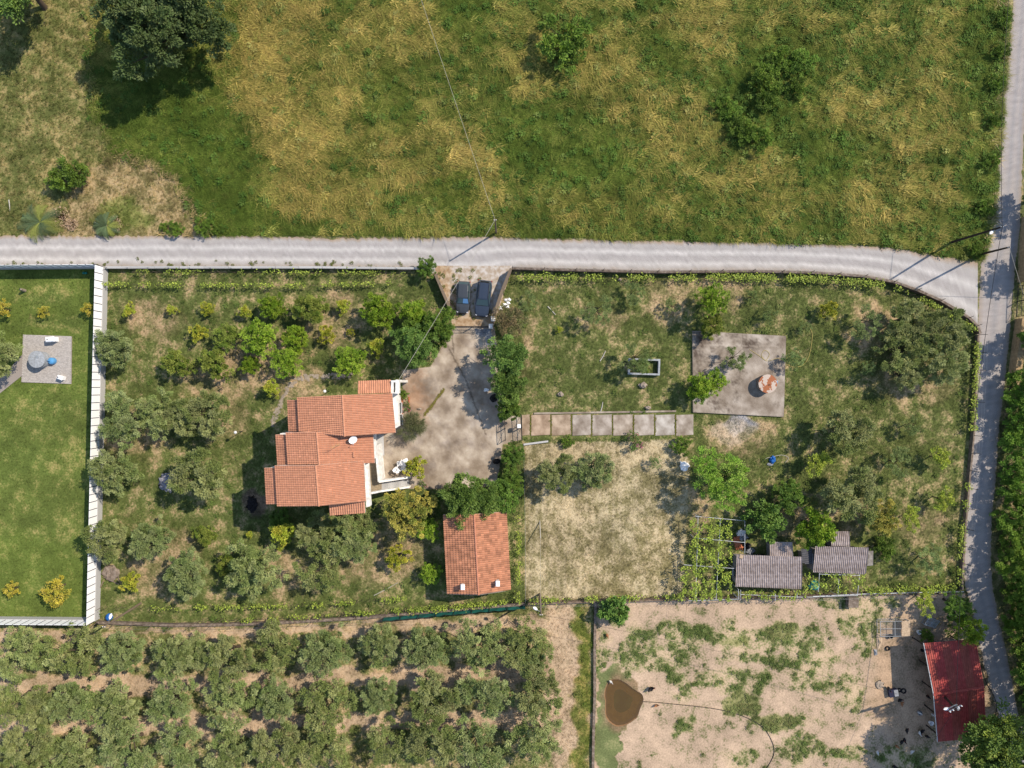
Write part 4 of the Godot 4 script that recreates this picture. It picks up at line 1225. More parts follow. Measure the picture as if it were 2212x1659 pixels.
# ------------------------------------------------------------------ vines
func vine_leaves(mb: MB, path: Array, dens: float, wid: float, h0: float, h1: float, sd: int, gap := -.15) -> void:
	var rng := RandomNumberGenerator.new(); rng.seed = sd
	var f := noise(0.35, 2, sd)
	for s in path.size() - 1:
		var a: Vector3 = path[s]; var b: Vector3 = path[s + 1]
		var n := int(a.distance_to(b) * dens)
		var side := (b - a).normalized().cross(Vector3.UP)
		for i in n:
			var u := rng.randf()
			var p := a.lerp(b, u)
			if f.get_noise_2d(p.x, p.z) < gap + rng.randfn(0, .1): continue
			p += side * rng.randfn(0, wid * .5) + Vector3(0, rng.randf_range(h0, h1), 0)
			var ax := Vector3(rng.randfn(), rng.randfn() * .35, rng.randfn()).normalized() * rng.randf_range(.13, .2)
			var w := ax.cross(Vector3(rng.randfn() * .4, 1, rng.randfn() * .4)).normalized() * ax.length() * .5
			var g := rng.randf_range(.75, 1.15)
			mb.col = C(182 * g, 198 * g, 84 * g) if rng.randf() < .6 else C(142 * g, 164 * g, 66 * g)
			mb.quad(p, p + ax * .45 + w, p + ax, p + ax * .45 - w)

func vine_row(label: String, pts: Array, dens := 40.0, wid := .4, gap := -.15) -> void:
	var pp := v2(pts).map(func(q): return pl(q.x, q.y))
	var o: Vector3 = pp[0]
	var loc := pp.map(func(q): return q - o)
	var t := thing("grapevine_row", label, "grapevines", o)
	var cane := MB.new()
	var rng := RandomNumberGenerator.new(); rng.seed = int(pts[0] + pts[1])
	for s in loc.size() - 1:
		var L: float = loc[s].distance_to(loc[s + 1])
		for i in int(L / 2.4) + 1:
			var post := MB.new()
			var q: Vector3 = loc[s].lerp(loc[s + 1], minf(1.0, i * 2.4 / L))
			post.cyl(q + Vector3(0, -.05, 0), q + Vector3(rng.randf_range(-.1, .1), 1.35, rng.randf_range(-.1, .1)), .03, .025, 6)
			part("post", post, "wood", t)
		for i in int(L / 1.2):
			var q: Vector3 = loc[s].lerp(loc[s + 1], (i + .5) * 1.2 / L)
			cane.tube([q, q + Vector3(rng.randf_range(-.1, .1), .5, rng.randf_range(-.1, .1)), q + Vector3(rng.randf_range(-.3, .3), 1.0, rng.randf_range(-.2, .2))], [.03, .025, .012], 5, false)
		cane.tube([loc[s] + Vector3(0, 1.0, 0), loc[s + 1] + Vector3(0, 1.0, 0)], [.008, .008], 4, false)
	part("stems", cane, "bark", t).set_meta("kind", "stuff")
	var lf := MB.new()
	vine_leaves(lf, loc, dens, wid, .65, 1.35, int(pts[0] * 3 + pts[1]), gap)
	part("leaves", lf, "leaf", t)

func build_vines() -> void:
	vine_row("upper grapevine row just inside the road wall west of the gateway", [300, 589, 480, 590, 700, 591, 890, 592], 26, .35, 0.0)
	vine_row("lower grapevine row west of the gateway, next to the citrus trees", [226, 616, 420, 618, 640, 619, 850, 613], 40, .3, -.12)
	vine_row("grapevine row along the road wall starting beside the gateway", [1100, 602, 1240, 601, 1430, 603, 1520, 601], 50, .5, -.05)
	vine_row("thick grapevine row inside the straight end of the road wall", [1520, 600, 1660, 602, 1800, 606, 1900, 618], 85, .55, -.3)
	vine_row("grapevine row inside the curved wall at the road bend", [1925, 622, 1990, 652, 2050, 686, 2098, 712], 60, .4, -.25)
	vine_row("dense grapevine row along the upper lane fence", [2101, 740, 2096, 830, 2090, 930], 90, .4, -.35)
	vine_row("grapevine row along the lower lane fence", [2080, 1040, 2068, 1140, 2062, 1262], 70, .38, -.25)
	vine_row("grapevine row along the bottom wall between second shed and lane", [1865, 1272, 1960, 1268, 2055, 1264], 90, .45, -.35)
	vine_row("grapevine row along the bottom wall of the dry plot", [1142, 1292, 1300, 1288, 1470, 1284], 60, .4, -.15)
	vine_row("grapevine row beside the hut, running along the dry plot fence", [1119, 1110, 1121, 1200, 1118, 1282], 45, .35, -.1)
	vine_row("grapevine row along the wall beside the green screen and hut", [750, 1322, 880, 1314, 1000, 1305, 1125, 1292], 80, .35, -.3)
	vine_row("inner grapevine row near the olives, ending before the hut", [430, 1307, 560, 1306, 690, 1304, 800, 1293, 880, 1288], 50, .35, -.12)
	vine_row("patchy grapevine row along the bottom garden wall, its gaps showing soil", [440, 1336, 560, 1334, 660, 1328, 750, 1322], 38, .3, 0.0)
	vine_row("thin grapevine row between soil heap and leaning pole", [222, 1310, 300, 1311, 400, 1309], 26, .3, 0.0)
	# pergolas
	pergola("pergola of white pipes covered with vines west of the first shed", [[[1508, 1115], [1503, 1295]], [[1556, 1121], [1547, 1295]], [[1609, 1125], [1609, 1195]], [[1595, 1273], [1596, 1292]], [[1502, 1115], [1609, 1125]], [[1500, 1162], [1609, 1172]], [[1478, 1220], [1586, 1228]], [[1487, 1298], [1596, 1294]]], [[1490, 1120, 1580, 1298], [1466, 1225, 1500, 1296]], 2.2, 900)
	pergola("pergola of white pipes and vines below the second shed", [[[1770, 1238], [1768, 1278]], [[1812, 1252], [1810, 1287]], [[1857, 1240], [1852, 1287]], [[1744, 1290], [1853, 1286]], [[1770, 1240], [1857, 1243]]], [[1735, 1238, 1870, 1284]], 2.1, 420)
	pergola("narrow vine pergola between first shed and bottom wall", [[[1600, 1284], [1735, 1290]], [[1600, 1274], [1600, 1296]], [[1675, 1284], [1675, 1298]], [[1722, 1280], [1722, 1292]]], [[1600, 1276, 1740, 1296]], 2.0, 620)

func pergola(label: String, pipes: Array, fields: Array, h: float, n: int) -> void:
	var p0 := pl(pipes[0][0][0], pipes[0][0][1], h)
	var o := Vector3(p0.x, 0, p0.z)
	var t := thing("pergola", label, "pergola", o)
	var posts := {}
	for p in pipes:
		var a := pl(p[0][0], p[0][1], h) - o
		var b := pl(p[1][0], p[1][1], h) - o
		var mb := MB.new()
		mb.cyl(a, b, .03, .03, 8)
		part("rail", mb, "pipe_white", t)
		for q in [a, b]:
			var key := "%d,%d" % [int(q.x * 1.5), int(q.z * 1.5)]
			if posts.has(key): continue
			posts[key] = true
			var ps := MB.new()
			ps.cyl(Vector3(q.x, -.05, q.z), q, .03, .03, 8)
			part("post", ps, "pipe_white", t)
	var lf := MB.new()
	var st := MB.new()
	var rng := RandomNumberGenerator.new(); rng.seed = n
	var f := noise(0.45, 3, n)
	for r in fields:
		var a := pl(r[0], r[1], h) - o
		var b := pl(r[2], r[3], h) - o
		for i in 14:
			var q := Vector3(rng.randf_range(a.x, b.x), h, rng.randf_range(a.z, b.z))
			st.tube([q, q + Vector3(rng.randfn() * .6, .05, rng.randfn() * .6), q + Vector3(rng.randfn(), .05, rng.randfn())], [.02, .015, .01], 4, false)
		var cnt := int(absf((b.x - a.x) * (b.z - a.z)) * n / 10.0)
		for i in cnt:
			var q := Vector3(rng.randf_range(a.x, b.x), h, rng.randf_range(a.z, b.z))
			if f.get_noise_2d(q.x * 2.2, q.z * 1.4) < .02: continue
			q.y += rng.randf_range(-.05, .25)
			var ax := Vector3(rng.randfn(), rng.randfn() * .3, rng.randfn()).normalized() * rng.randf_range(.14, .22)
			var w := ax.cross(Vector3(rng.randfn() * .4, 1, rng.randfn() * .4)).normalized() * ax.length() * .5
			var g := rng.randf_range(.75, 1.15)
			lf.col = C(178 * g, 196 * g, 80 * g) if rng.randf() < .6 else C(138 * g, 162 * g, 62 * g)
			lf.quad(q, q + ax * .45 + w, q + ax, q + ax * .45 - w)
	part("stems", st, "bark", t).set_meta("kind", "stuff")
	part("leaves", lf, "leaf", t)

# ------------------------------------------------------------------ walls and fences
func wall_line(called: String, label: String, category: String, pts: Array, h: float, w: float, m: String, tint := Color.WHITE, cap := "", seg := 2.6) -> Node3D:
	var pp := v2(pts).map(func(q): return pl(q.x, q.y))
	var o: Vector3 = pp[0]
	var t := thing(called, label, category, o)
	var rng := RandomNumberGenerator.new(); rng.seed = int(pts[0] * 2 + pts[1])
	for s in pp.size() - 1:
		var a: Vector3 = pp[s] - o; var b: Vector3 = pp[s + 1] - o
		var L := a.distance_to(b)
		var k := maxi(1, int(L / seg))
		for i in k:
			var mb := MB.new()
			var g := rng.randf_range(.86, 1.08)
			mb.col = Color(tint.r * g, tint.g * g, tint.b * g)
			var hh := h + rng.randf_range(-.03, .03)
			mb.bar(a.lerp(b, i / float(k)) + Vector3(0, hh / 2 - .02, 0), a.lerp(b, (i + 1) / float(k)) + Vector3(0, hh / 2 - .02, 0), w + rng.randf_range(0, .02), hh + .04)
			part("wall_section", mb, m, t)
			if cap:
				var cb := MB.new()
				cb.col = Color(g, g, g)
				cb.bar(a.lerp(b, (i + .008) / float(k)) + Vector3(0, hh + .03, 0), a.lerp(b, (i + .992) / float(k)) + Vector3(0, hh + .03, 0), w + .07, .05)
				part("coping", cb, cap, t)
	return t

func wire_posts(t: Node3D, pts: Array, base: float, h: float, step: float, lean: Vector3, m: String) -> void:
	var pp := v2(pts).map(func(q): return pl(q.x, q.y) - t.position)
	var w := MB.new()
	for s in pp.size() - 1:
		var L: float = pp[s].distance_to(pp[s + 1])
		var k := maxi(1, int(L / step))
		for i in k:
			var q: Vector3 = pp[s].lerp(pp[s + 1], i / float(k)) + Vector3(0, base, 0)
			var mb := MB.new()
			mb.cyl(q, q + Vector3(0, h, 0) + lean, .035, .03, 6)
			part("post", mb, m, t)
		for z in [.35, .7, .98]:
			w.tube([pp[s] + Vector3(0, base + h * z, 0) + lean * z, pp[s + 1] + Vector3(0, base + h * z, 0) + lean * z], [.007, .007], 4, false)
	part("wire", w, "metal", t)

func build_walls() -> void:
	# white panel fence round the lawn: concrete plinth, panels, navy posts
	for run in [["white panel fence between walled lawn and garden", [232, 579], [214, 1336], 47], ["white panel fence between walled lawn and gravel road", [-60, 581], [229, 579], 17], ["white panel fence between walled lawn and olive orchard", [-60, 1333], [212, 1335], 16]]:
		var a := pl(run[1][0], run[1][1]); var b := pl(run[2][0], run[2][1])
		var t := thing("panel_fence", run[0], "fence", a, 0.0, "white fences of the walled lawn")
		var d := b - a
		var dir := d.normalized()
		var k: int = run[3]
		var pm := MB.new()
		pm.bar(Vector3(0, .5, 0), d + Vector3(0, .5, 0), .22, 1.04)
		part("plinth", pm, "plinth", t)
		for i in k:
			var p0 := d * (i / float(k)) + dir * .035; var p1 := d * ((i + 1) / float(k)) - dir * .035
			var mb := MB.new()
			mb.bar(p0 + Vector3(0, 1.83, 0), p1 + Vector3(0, 1.83, 0), .04, 1.58)
			part("panel", mb, "panel_white", t)
		for i in k + 1:
			var q := d * (i / float(k))
			var mb := MB.new()
			mb.box(q + Vector3(0, 1.84, 0), Vector3(.075, 1.62, .075), Basis(Vector3.UP, atan2(dir.x, dir.z)))
			part("post", mb, "post_navy", t)
	# road walls
	var w1 := wall_line("road_wall", "low grey wall with pale coping along the gravel road west of the gateway", "wall", [236, 580, 500, 580, 700, 580, 908, 582], .85, .2, "wall_stone", Color.WHITE, "plinth")
	wire_posts(w1, [240, 580, 905, 582], .86, .8, 2.5, Vector3(0, 0, .12), "metal")
	var rp := [1106, 582, 1242, 586, 1417, 590, 1621, 588, 1746, 591, 1860, 599, 1923, 611, 1973, 629, 2023, 651, 2058, 672, 2083, 688, 2101, 705, 2107, 722]
	var w2 := wall_line("road_wall", "long weathered brown wall along the gravel road, curving round to the lane", "wall", rp, .95, .24, "wall_stone", Color(.82, .76, .7), "wall_stone")
	wire_posts(w2, rp, .96, .7, 3.2, Vector3(.1, 0, -.15), "metal_dark")
	var lp := [2107, 724, 2105, 800, 2101, 868, 2097, 940, 2087, 1053, 2079, 1140, 2075, 1215, 2073, 1272]
	var w3 := wall_line("lane_fence", "wire fence on a low pale wall along the asphalt lane", "fence", lp, .6, .2, "wall_stone", Color(1.15, 1.12, 1.08))
	wire_posts(w3, lp, .58, 1.2, 2.1, Vector3(.35, 0, .02), "metal_dark")
	var bp := [2072, 1277, 1960, 1279, 1855, 1281, 1740, 1286, 1506, 1291, 1300, 1296, 1140, 1301]
	var w4 := wall_line("yard_wall", "brown wall with leaning posts between garden and poultry yard", "wall", bp, .7, .22, "wall_stone", Color(.9, .84, .78))
	wire_posts(w4, bp, .7, .8, 3.4, Vector3(.12, 0, .25), "wood")
	var rail := MB.new()
	rail.tube([pl(2073, 1274) - w4.position + Vector3(0, .82, 0), pl(1960, 1276) - w4.position + Vector3(0, .84, 0), pl(1855, 1279) - w4.position + Vector3(0, .82, 0), pl(1750, 1284) - w4.position + Vector3(0, .85, 0)], [.05, .05, .05, .05], 8)
	part("rail", rail, "pipe_white", w4)
	var op := [213, 1342, 374, 1348, 470, 1347, 554, 1345, 700, 1337, 768, 1333, 831, 1328, 950, 1318, 1050, 1309, 1134, 1303]
	var w5 := wall_line("orchard_wall", "low brown wall with leaning posts between garden and olive orchard", "wall", op, .55, .28, "wall_stone")
	wire_posts(w5, [213, 1342, 374, 1348, 554, 1345, 768, 1333, 831, 1328], .55, 1.0, 2.2, Vector3(-.12, 0, .3), "wood")
	# green screen
	var gt := thing("screen_fence", "sagging dark green shade-net screen on posts by the hut", "fence", pl(831, 1328))
	var gp := resample([831, 1328, 950, 1317, 1050, 1308, 1134, 1302], 9)
	var rng := RandomNumberGenerator.new(); rng.seed = 3
	for i in 9:
		var q := pl(gp[i].x, gp[i].y) - gt.position + Vector3(0, 0, .2)
		var mb := MB.new()
		mb.cyl(q + Vector3(0, -.05, -.04), q + Vector3(0, 1.9, -.04), .03, .03, 6)
		part("post", mb, "metal_dark", gt)
		if i < 8:
			var q2 := pl(gp[i + 1].x, gp[i + 1].y) - gt.position + Vector3(0, 0, .2)
			var nb := MB.new()
			var cols := 10
			for c in cols:
				for r in 4:
					var v := []
					for e in [[c, r + 1], [c + 1, r + 1], [c + 1, r], [c, r]]:
						var u: float = e[0] / float(cols); var y: float = e[1] / 4.0
						v.append(q.lerp(q2, u) + Vector3(0, .12 + y * 1.65 - sin(u * PI) * .1 * y, .03 + .05 * sin(u * 9.0 + i * 2.0) * sin(y * 5.0 + i)))
					nb.quad(v[0], v[1], v[2], v[3])
			M.net_green.cull_mode = BaseMaterial3D.CULL_DISABLED
			part("net_panel", nb, "net_green", gt)
	# orchard / yard divider: low stone kerb
	wall_line("divider_wall", "low broken pale stone wall between olive orchard and poultry yard", "wall", [1286, 1300, 1284, 1400, 1284, 1500, 1281, 1600, 1280, 1720], .4, .3, "wall_stone", Color(1.25, 1.2, 1.15), "", 1.1)
	# dry plot fence
	var df := thing("wire_fence", "thin wire fence on posts between hut and dry plot", "fence", pl(1131, 962))
	wire_posts(df, [1131, 962, 1134, 1120, 1135, 1296], 0.0, 1.3, 2.6, Vector3(0, 0, 0), "wood")
	var beam := thing("beam", "pale concrete beam lying at the dry plot corner by the path", "beam", pl(1131, 960))
	var bm := MB.new()
	bm.bar(Vector3(0, .12, 0), pl(1184, 953) - pl(1131, 960) + Vector3(0, .12, 0), .22, .24)
	part("body", bm, "plinth", beam)
	# gateway wing walls
	for g in [["gateway wing wall between the citrus garden and the parked cars", [942, 594, 958, 632, 975, 671], 1.2], ["gateway wing wall beside the litter, with plastered gatepost", [1104, 584, 1086, 628, 1068, 682], 1.5]]:
		wall_line("gate_wall", g[0], "wall", g[1], g[2], .26, "wall_stone", Color(1.12, 1.05, .96), "wood", 1.4)
	for p in [[1066, 691, "white gatepost with a box on it beside the shrub"], [1061, 707, "short pale gatepost the metal gate hangs on"]]:
		var gp2 := thing("gatepost", p[2], "gatepost", pl(p[0], p[1]))
		var mb := MB.new()
		mb.hexa([Vector3(-.2, -.03, -.25), Vector3(.2, -.03, -.25), Vector3(.2, -.03, .25), Vector3(-.2, -.03, .25), Vector3(-.18, 1.5, -.22), Vector3(.18, 1.5, -.22), Vector3(.18, 1.5, .22), Vector3(-.18, 1.5, .22)])
		part("shaft", mb, "plinth", gp2)
		var cap := MB.new()
		cap.hexa([Vector3(-.26, 1.502, -.3), Vector3(.26, 1.502, -.3), Vector3(.26, 1.502, .3), Vector3(-.26, 1.502, .3), Vector3(-.2, 1.62, -.22), Vector3(.2, 1.62, -.22), Vector3(.2, 1.62, .22), Vector3(-.2, 1.62, .22)])
		part("cap", cap, "white_wall", gp2)
	metal_gate("dark barred metal gate across the driveway", [982, 707], [1058, 707], 1.5)
	metal_gate("dark barred metal gate of the slab path, beside the globe lamp", [1125, 895], [1128, 950], 1.4)
	metal_gate("metal gate with crossed bars standing in the courtyard near the path", [1090, 900], [1092, 950], 1.3)
	# across the lane
	wall_line("lane_wall", "broad sand-coloured wall beside the far gate across the lane", "wall", [2199, 690, 2190, 760, 2184, 812], 1.3, .75, "tan_render")
	wall_line("lane_wall", "sand-coloured wall north of the far gate across the lane", "wall", [2212, 470, 2206, 545, 2202, 610], 1.4, .6, "tan_render")
	metal_gate("white and dark metal gate between the sand-coloured walls across the lane", [2199, 618], [2196, 684], 1.6)
	var rl := thing("railing", "dark vertical-barred railing behind the sand-coloured lane wall", "railing", pl(2206, 692))
	for i in 26:
		var mb := MB.new()
		var q := (pl(2197, 812) - pl(2206, 692)) * (i / 25.0)
		mb.cyl(q + Vector3(0, -.02, 0), q + Vector3(0, 1.5, 0), .025, .025, 5)
		part("bar", mb, "metal_dark", rl)
	for y in [.3, 1.4]:
		var mb := MB.new()
		mb.bar(Vector3(0, y, 0), pl(2197, 812) - pl(2206, 692) + Vector3(0, y, 0), .05, .05)
		part("rail", mb, "metal_dark", rl)

func metal_gate(label: String, a: Array, b: Array, h: float) -> void:
	var p := pl(a[0], a[1]); var d := pl(b[0], b[1]) - p
	var t := thing("metal_gate", label, "gate", p)
	for f in [[0.0, .49], [.51, 1.0]]:
		var leaf := Node3D.new()
		leaf.name = "gate_leaf"
		t.add_child(leaf, true)
		var fr := MB.new()
		var q0: Vector3 = d * f[0]; var q1: Vector3 = d * f[1]
		for y in [.06, h * .5, h]: fr.bar(q0 + Vector3(0, y, 0), q1 + Vector3(0, y, 0), .05, .05)
		for q in [q0, q1]: fr.bar(q + Vector3(0, 0.0, 0), q + Vector3(0, h, 0), .06, .06)
		fr.bar(q0 + Vector3(0, .06, 0), q1 + Vector3(0, h, 0), .03, .03)
		part("frame", fr, "metal_dark", leaf)
		for i in range(1, 8):
			var mb := MB.new()
			var q: Vector3 = q0.lerp(q1, i / 8.0)
			mb.cyl(q + Vector3(0, .07, 0), q + Vector3(0, h - .02, 0), .012, .012, 5)
			part("bar", mb, "metal_dark", leaf)
	var top := MB.new()
	top.box(d * .5 + Vector3(0, h * .7, 0), Vector3(.16, .14, .1))
	part("lock", top, "metal_dark", t)

# ------------------------------------------------------------------ roofs
func tiles(mb: MB, a: Vector3, b: Vector3, c: Vector3, d: Vector3, pitch: float, expo: float, base: Color, vary: float, sd: int, dirt := 0.0) -> void:
	# a-b upper edge, d-c lower edge; barrel tiles in columns down the slope
	var rng := RandomNumberGenerator.new(); rng.seed = sd
	var f := noise(0.35, 3, sd)
	var nx := maxi(2, int(((b - a).length() + (c - d).length()) * .5 / pitch))
	var ny := maxi(1, int((d - a).length() / expo))
	var up := (d - a).cross(b - a).normalized()
	if up.y < 0: up = -up
	var prof := [0.0, .62, .95, .95, .62, 0.0]
	var pos := [0.0, .14, .32, .54, .72, .86]
	var flip := (d - a).cross(b - a).y < 0
	for j in ny:
		for i in nx:
			var g := 1.0 + rng.randf_range(-vary, vary)
			if rng.randf() < .05: g *= 1.16
			var v0 := j / float(ny); var v1 := (j + 1.0) / ny
			var pq := a.lerp(b, i / float(nx)).lerp(d.lerp(c, i / float(nx)), v0)
			var dk := 1.0 - dirt * clampf(f.get_noise_2d(pq.x * 3.0, pq.z * 3.0) * 1.6 + .35 + rng.randf_range(-.3, .3), 0, 1)
			mb.col = Color(base.r * g * dk, base.g * g * (dk * .96 + .04 * dk), base.b * g * dk)
			for s in 6:
				var u0: float = (i + pos[s]) / nx
				var u1: float = (i + (pos[s + 1] if s < 5 else 1.0)) / nx
				var h0: float = prof[s] * .085; var h1: float = (prof[s + 1] if s < 5 else 0.0) * .085
				var t0 := a.lerp(b, u0).lerp(d.lerp(c, u0), v0); var t1 := a.lerp(b, u1).lerp(d.lerp(c, u1), v0)
				var e0 := a.lerp(b, u0).lerp(d.lerp(c, u0), v1); var e1 := a.lerp(b, u1).lerp(d.lerp(c, u1), v1)
				var k := [t0 + up * h0, t1 + up * h1, e1 + up * (h1 + .055), e0 + up * (h0 + .055)]
				if flip: mb.quad(k[1], k[0], k[3], k[2])
				else: mb.quad(k[0], k[1], k[2], k[3])
				var l := [k[3], k[2], e1 + up * (h1 - .012), e0 + up * (h0 - .012)]
				if flip: mb.quad(l[1], l[0], l[3], l[2])
				else: mb.quad(l[0], l[1], l[2], l[3])

func deck(mb: MB, a: Vector3, b: Vector3, c: Vector3, d: Vector3, th := .14) -> void:
	var dn := Vector3(0, -th, 0)
	var s := Vector3(0, -.03, 0)
	if (d - a).cross(b - a).y < 0: mb.hexa([b + dn, a + dn, d + dn, c + dn, b + s, a + s, d + s, c + s])
	else: mb.hexa([a + dn, b + dn, c + dn, d + dn, a + s, b + s, c + s, d + s])

func slope(parent: Node, o: Vector3, q: Array, h: Array, pitch: float, expo: float, base: Color, sd: int, m := "tile", dirt := 0.0) -> void:
	var p := []
	for i in 4: p.append(pl(q[i * 2], q[i * 2 + 1], h[i]) - o)
	var db := MB.new()
	deck(db, p[0], p[1], p[2], p[3])
	var r := part("roof", db, "white_wall", parent)
	var tb := MB.new()
	tiles(tb, p[0], p[1], p[2], p[3], pitch, expo, base, .1, sd, dirt)
	part("roof_tiles", tb, m, r).set_meta("kind", "stuff")

func ridge(parent: Node, o: Vector3, a: Vector3, b: Vector3, base: Color) -> void:
	var n := int(a.distance_to(b) / .36)
	for i in n:
		var mb := MB.new()
		var g := 1.0 + .06 * sin(i * 2.7)
		mb.col = Color(base.r * g, base.g * g, base.b * g)
		var d := (b - a) / n
		mb.tube([a + d * i + Vector3(0, .03, 0) - o, a + d * (i + 1.06) + Vector3(0, .045, 0) - o], [.11, .125], 8)
		part("ridge_tile", mb, "tile", parent)

func wall_box(parent: Node, o: Vector3, q: Array, y0: float, y1: float, m := "white_wall") -> void:
	# plan rectangle in plan units at ground level
	var mb := MB.new()
	mb.prism(v2(q).map(func(p): var w := pl(p.x, p.y) - o; return Vector2(w.x, w.z)), y0, y1)
	part("wall", mb, m, parent)

func window(parent: Node, at: Vector3, size: Vector2, turn: float) -> void:
	var w := Node3D.new()
	w.name = "window"
	parent.add_child(w, true)
	w.position = at
	w.rotation.y = turn
	var fr := MB.new()
	for s in [-1, 1]:
		fr.box(Vector3(s * size.x / 2, 0, 0), Vector3(.09, size.y + .1, .1))
		fr.box(Vector3(0, s * size.y / 2, 0), Vector3(size.x - .09, .09, .1))
	part("frame", fr, "wood_dark", w)
	var g := MB.new()
	g.box(Vector3(0, 0, -.01), Vector3(size.x - .08, size.y - .08, .04))
	part("pane", g, "car_glass", w)
	var sl := MB.new()
	sl.box(Vector3(0, -size.y / 2 - .08, .06), Vector3(size.x + .2, .06, .26))
	part("sill", sl, "plinth", w)

func build_house() -> void:
	var o := pl(740, 960)
	o.y = 0
	var t := thing("tiled_house", "large white house under staggered orange tiled roofs, with outside stairs", "house", o)
	var col := C(252, 182, 146)
	M.tile.albedo_color = Color.WHITE
	M.tile_old.albedo_color = Color.WHITE
	# [ridge N, ridge S, west eave S, west eave N] etc. as sighted; heights
	var X := func(c: float) -> float: return 561.2 + c * .18866
	var Y := func(c: float) -> float: return 809.3 + c * .18866
	var Q := func(a: Array) -> Array:
		var r := []
		for i in range(0, a.size(), 2):
			r.append(X.call(a[i])); r.append(Y.call(a[i + 1]))
		return r
	# block A
	slope(t, o, Q.call([945, 233, 972, 706, 452, 653, 430, 260]), [10.5, 10.5, 9.3, 9.3], .19, .27, col, 1)
	slope(t, o, Q.call([945, 233, 972, 706, 1556, 665, 1515, 213]), [10.5, 10.5, 9.1, 9.1], .19, .3, col, 2)
	slope(t, o, Q.call([442, 288, 460, 652, 335, 655, 318, 290]), [8.95, 8.95, 8.45, 8.45], .19, .27, col, 3, "tile", .25)
	ridge(t, o, pl(X.call(945), Y.call(233), 10.5), pl(X.call(972), Y.call(706), 10.5), col)
	# block B
	slope(t, o, Q.call([650, 655, 682, 1030, 325, 1032, 300, 662]), [10.1, 10.1, 9.2, 9.2], .19, .27, col, 4)
	slope(t, o, Q.call([650, 655, 682, 1030, 1316, 1012, 1298, 684]), [10.1, 10.1, 8.7, 8.7], .19, .3, col, 5)
	slope(t, o, Q.call([312, 684, 335, 1033, 207, 1036, 185, 686]), [8.85, 8.85, 8.4, 8.4], .19, .27, col, 6, "tile", .2)
	ridge(t, o, pl(X.call(650), Y.call(655), 10.1), pl(X.call(682), Y.call(1030), 10.1), col)
	# block C
	slope(t, o, Q.call([640, 1038, 677, 1504, 203, 1509, 175, 1040]), [10.4, 10.4, 9.2, 9.2], .19, .27, col, 7)
	slope(t, o, Q.call([640, 1038, 677, 1504, 1216, 1449, 1190, 986]), [10.4, 10.4, 9.1, 9.1], .19, .3, col, 8)
	slope(t, o, Q.call([185, 1064, 210, 1482, 80, 1485, 58, 1066]), [8.85, 8.85, 8.4, 8.4], .19, .27, col, 9, "tile", .2)
	ridge(t, o, pl(X.call(640), Y.call(1038), 10.4), pl(X.call(677), Y.call(1504), 10.4), col)
	# porch roofs, tiles running north and south
	slope(t, o, Q.call([1120, 222, 1505, 208, 1500, 62, 1125, 76]), [8.9, 8.9, 8.2, 8.2], .24, .34, col, 10)
	slope(t, o, Q.call([790, 1478, 1200, 1448, 1207, 1578, 800, 1608]), [8.8, 8.8, 8.2, 8.2], .24, .34, col, 11)
	# walls, in true plan
	wall_box(t, o, [697, 860, 866, 853, 870, 917, 700, 918], -.1, 9.0)
	wall_box(t, o, [675, 922, 812, 919, 815, 981, 678, 982], -.1, 8.5)
	wall_box(t, o, [654, 989, 801, 985, 806, 1050, 658, 1060], -.1, 8.9)
	wall_box(t, o, [675, 866, 696, 866, 699, 914, 678, 914], -.1, 8.3)
	wall_box(t, o, [652, 926, 674, 926, 677, 978, 655, 978], -.1, 8.25)
	wall_box(t, o, [630, 994, 653, 994, 657, 1054, 634, 1054], -.1, 8.25)
	# gables between wall tops and ridges
	for g in [[697, 860, 866, 853, 8.95, 10.2, 783], [700, 918, 870, 917, 8.95, 10.2, 788], [654, 989, 801, 985, 8.85, 10.1, 732], [658, 1060, 806, 1050, 8.85, 10.1, 738]]:
		var gb := MB.new()
		var a := pl(g[0], g[1]) - o; var b := pl(g[2], g[3]) - o
		var mid := a.lerp(b, (g[6] - g[0]) / float(g[2] - g[0]))
		var th := Vector3(0, 0, .1)
		var p := [a + Vector3(0, g[4], 0), b + Vector3(0, g[4], 0), mid + Vector3(0, g[5] - .25, 0)]
		gb.tri(p[0] + th, p[2] + th, p[1] + th); gb.tri(p[1] - th, p[2] - th, p[0] - th)
		gb.quad(p[0] - th, p[2] - th, p[2] + th, p[0] + th); gb.quad(p[2] - th, p[1] - th, p[1] + th, p[2] + th)
		part("gable", gb, "white_wall", t)
	# north-east parapet with its slot
	var pa := MB.new()
	for r in [[1503, 66, 1530, 215], [1552, 66, 1590, 215], [1530, 66, 1552, 88], [1530, 205, 1552, 215]]:
		var z := v2(Q.call([r[0], r[1], r[2], r[1], r[2], r[3], r[0], r[3]])).map(func(p): var w := pl(p.x, p.y, 8.7) - o; return Vector2(w.x, w.z))
		pa.prism(z, 7.6, 8.7)
	part("parapet", pa, "white_wall", t)
	var col2 := MB.new()
	var cp := pl(857, 823, 7.6) - o
	col2.box(Vector3(cp.x, 3.75, cp.z), Vector3(.3, 7.7, .3))
	part("pillar", col2, "white_wall", t)
	# block A balcony slab under the east eave
	var ba := MB.new()
	ba.prism(v2(Q.call([1515, 215, 1575, 215, 1590, 590, 1560, 612, 1540, 612])).map(func(p): var w := pl(p.x, p.y, 7.4) - o; return Vector2(w.x, w.z)), 6.2, 7.4)
	part("balcony", ba, "white_wall", t)
	# upper balcony parapet of block C
	var bc := MB.new()
	bc.prism(v2([788, 1002, 793.4, 1002, 799, 1094, 791, 1096]).map(func(p): var w := pl(p.x, p.y, 6.2) - o; return Vector2(w.x, w.z)), 5.1, 6.2)
	part("balcony", bc, "white_wall", t)
	var bb := MB.new()
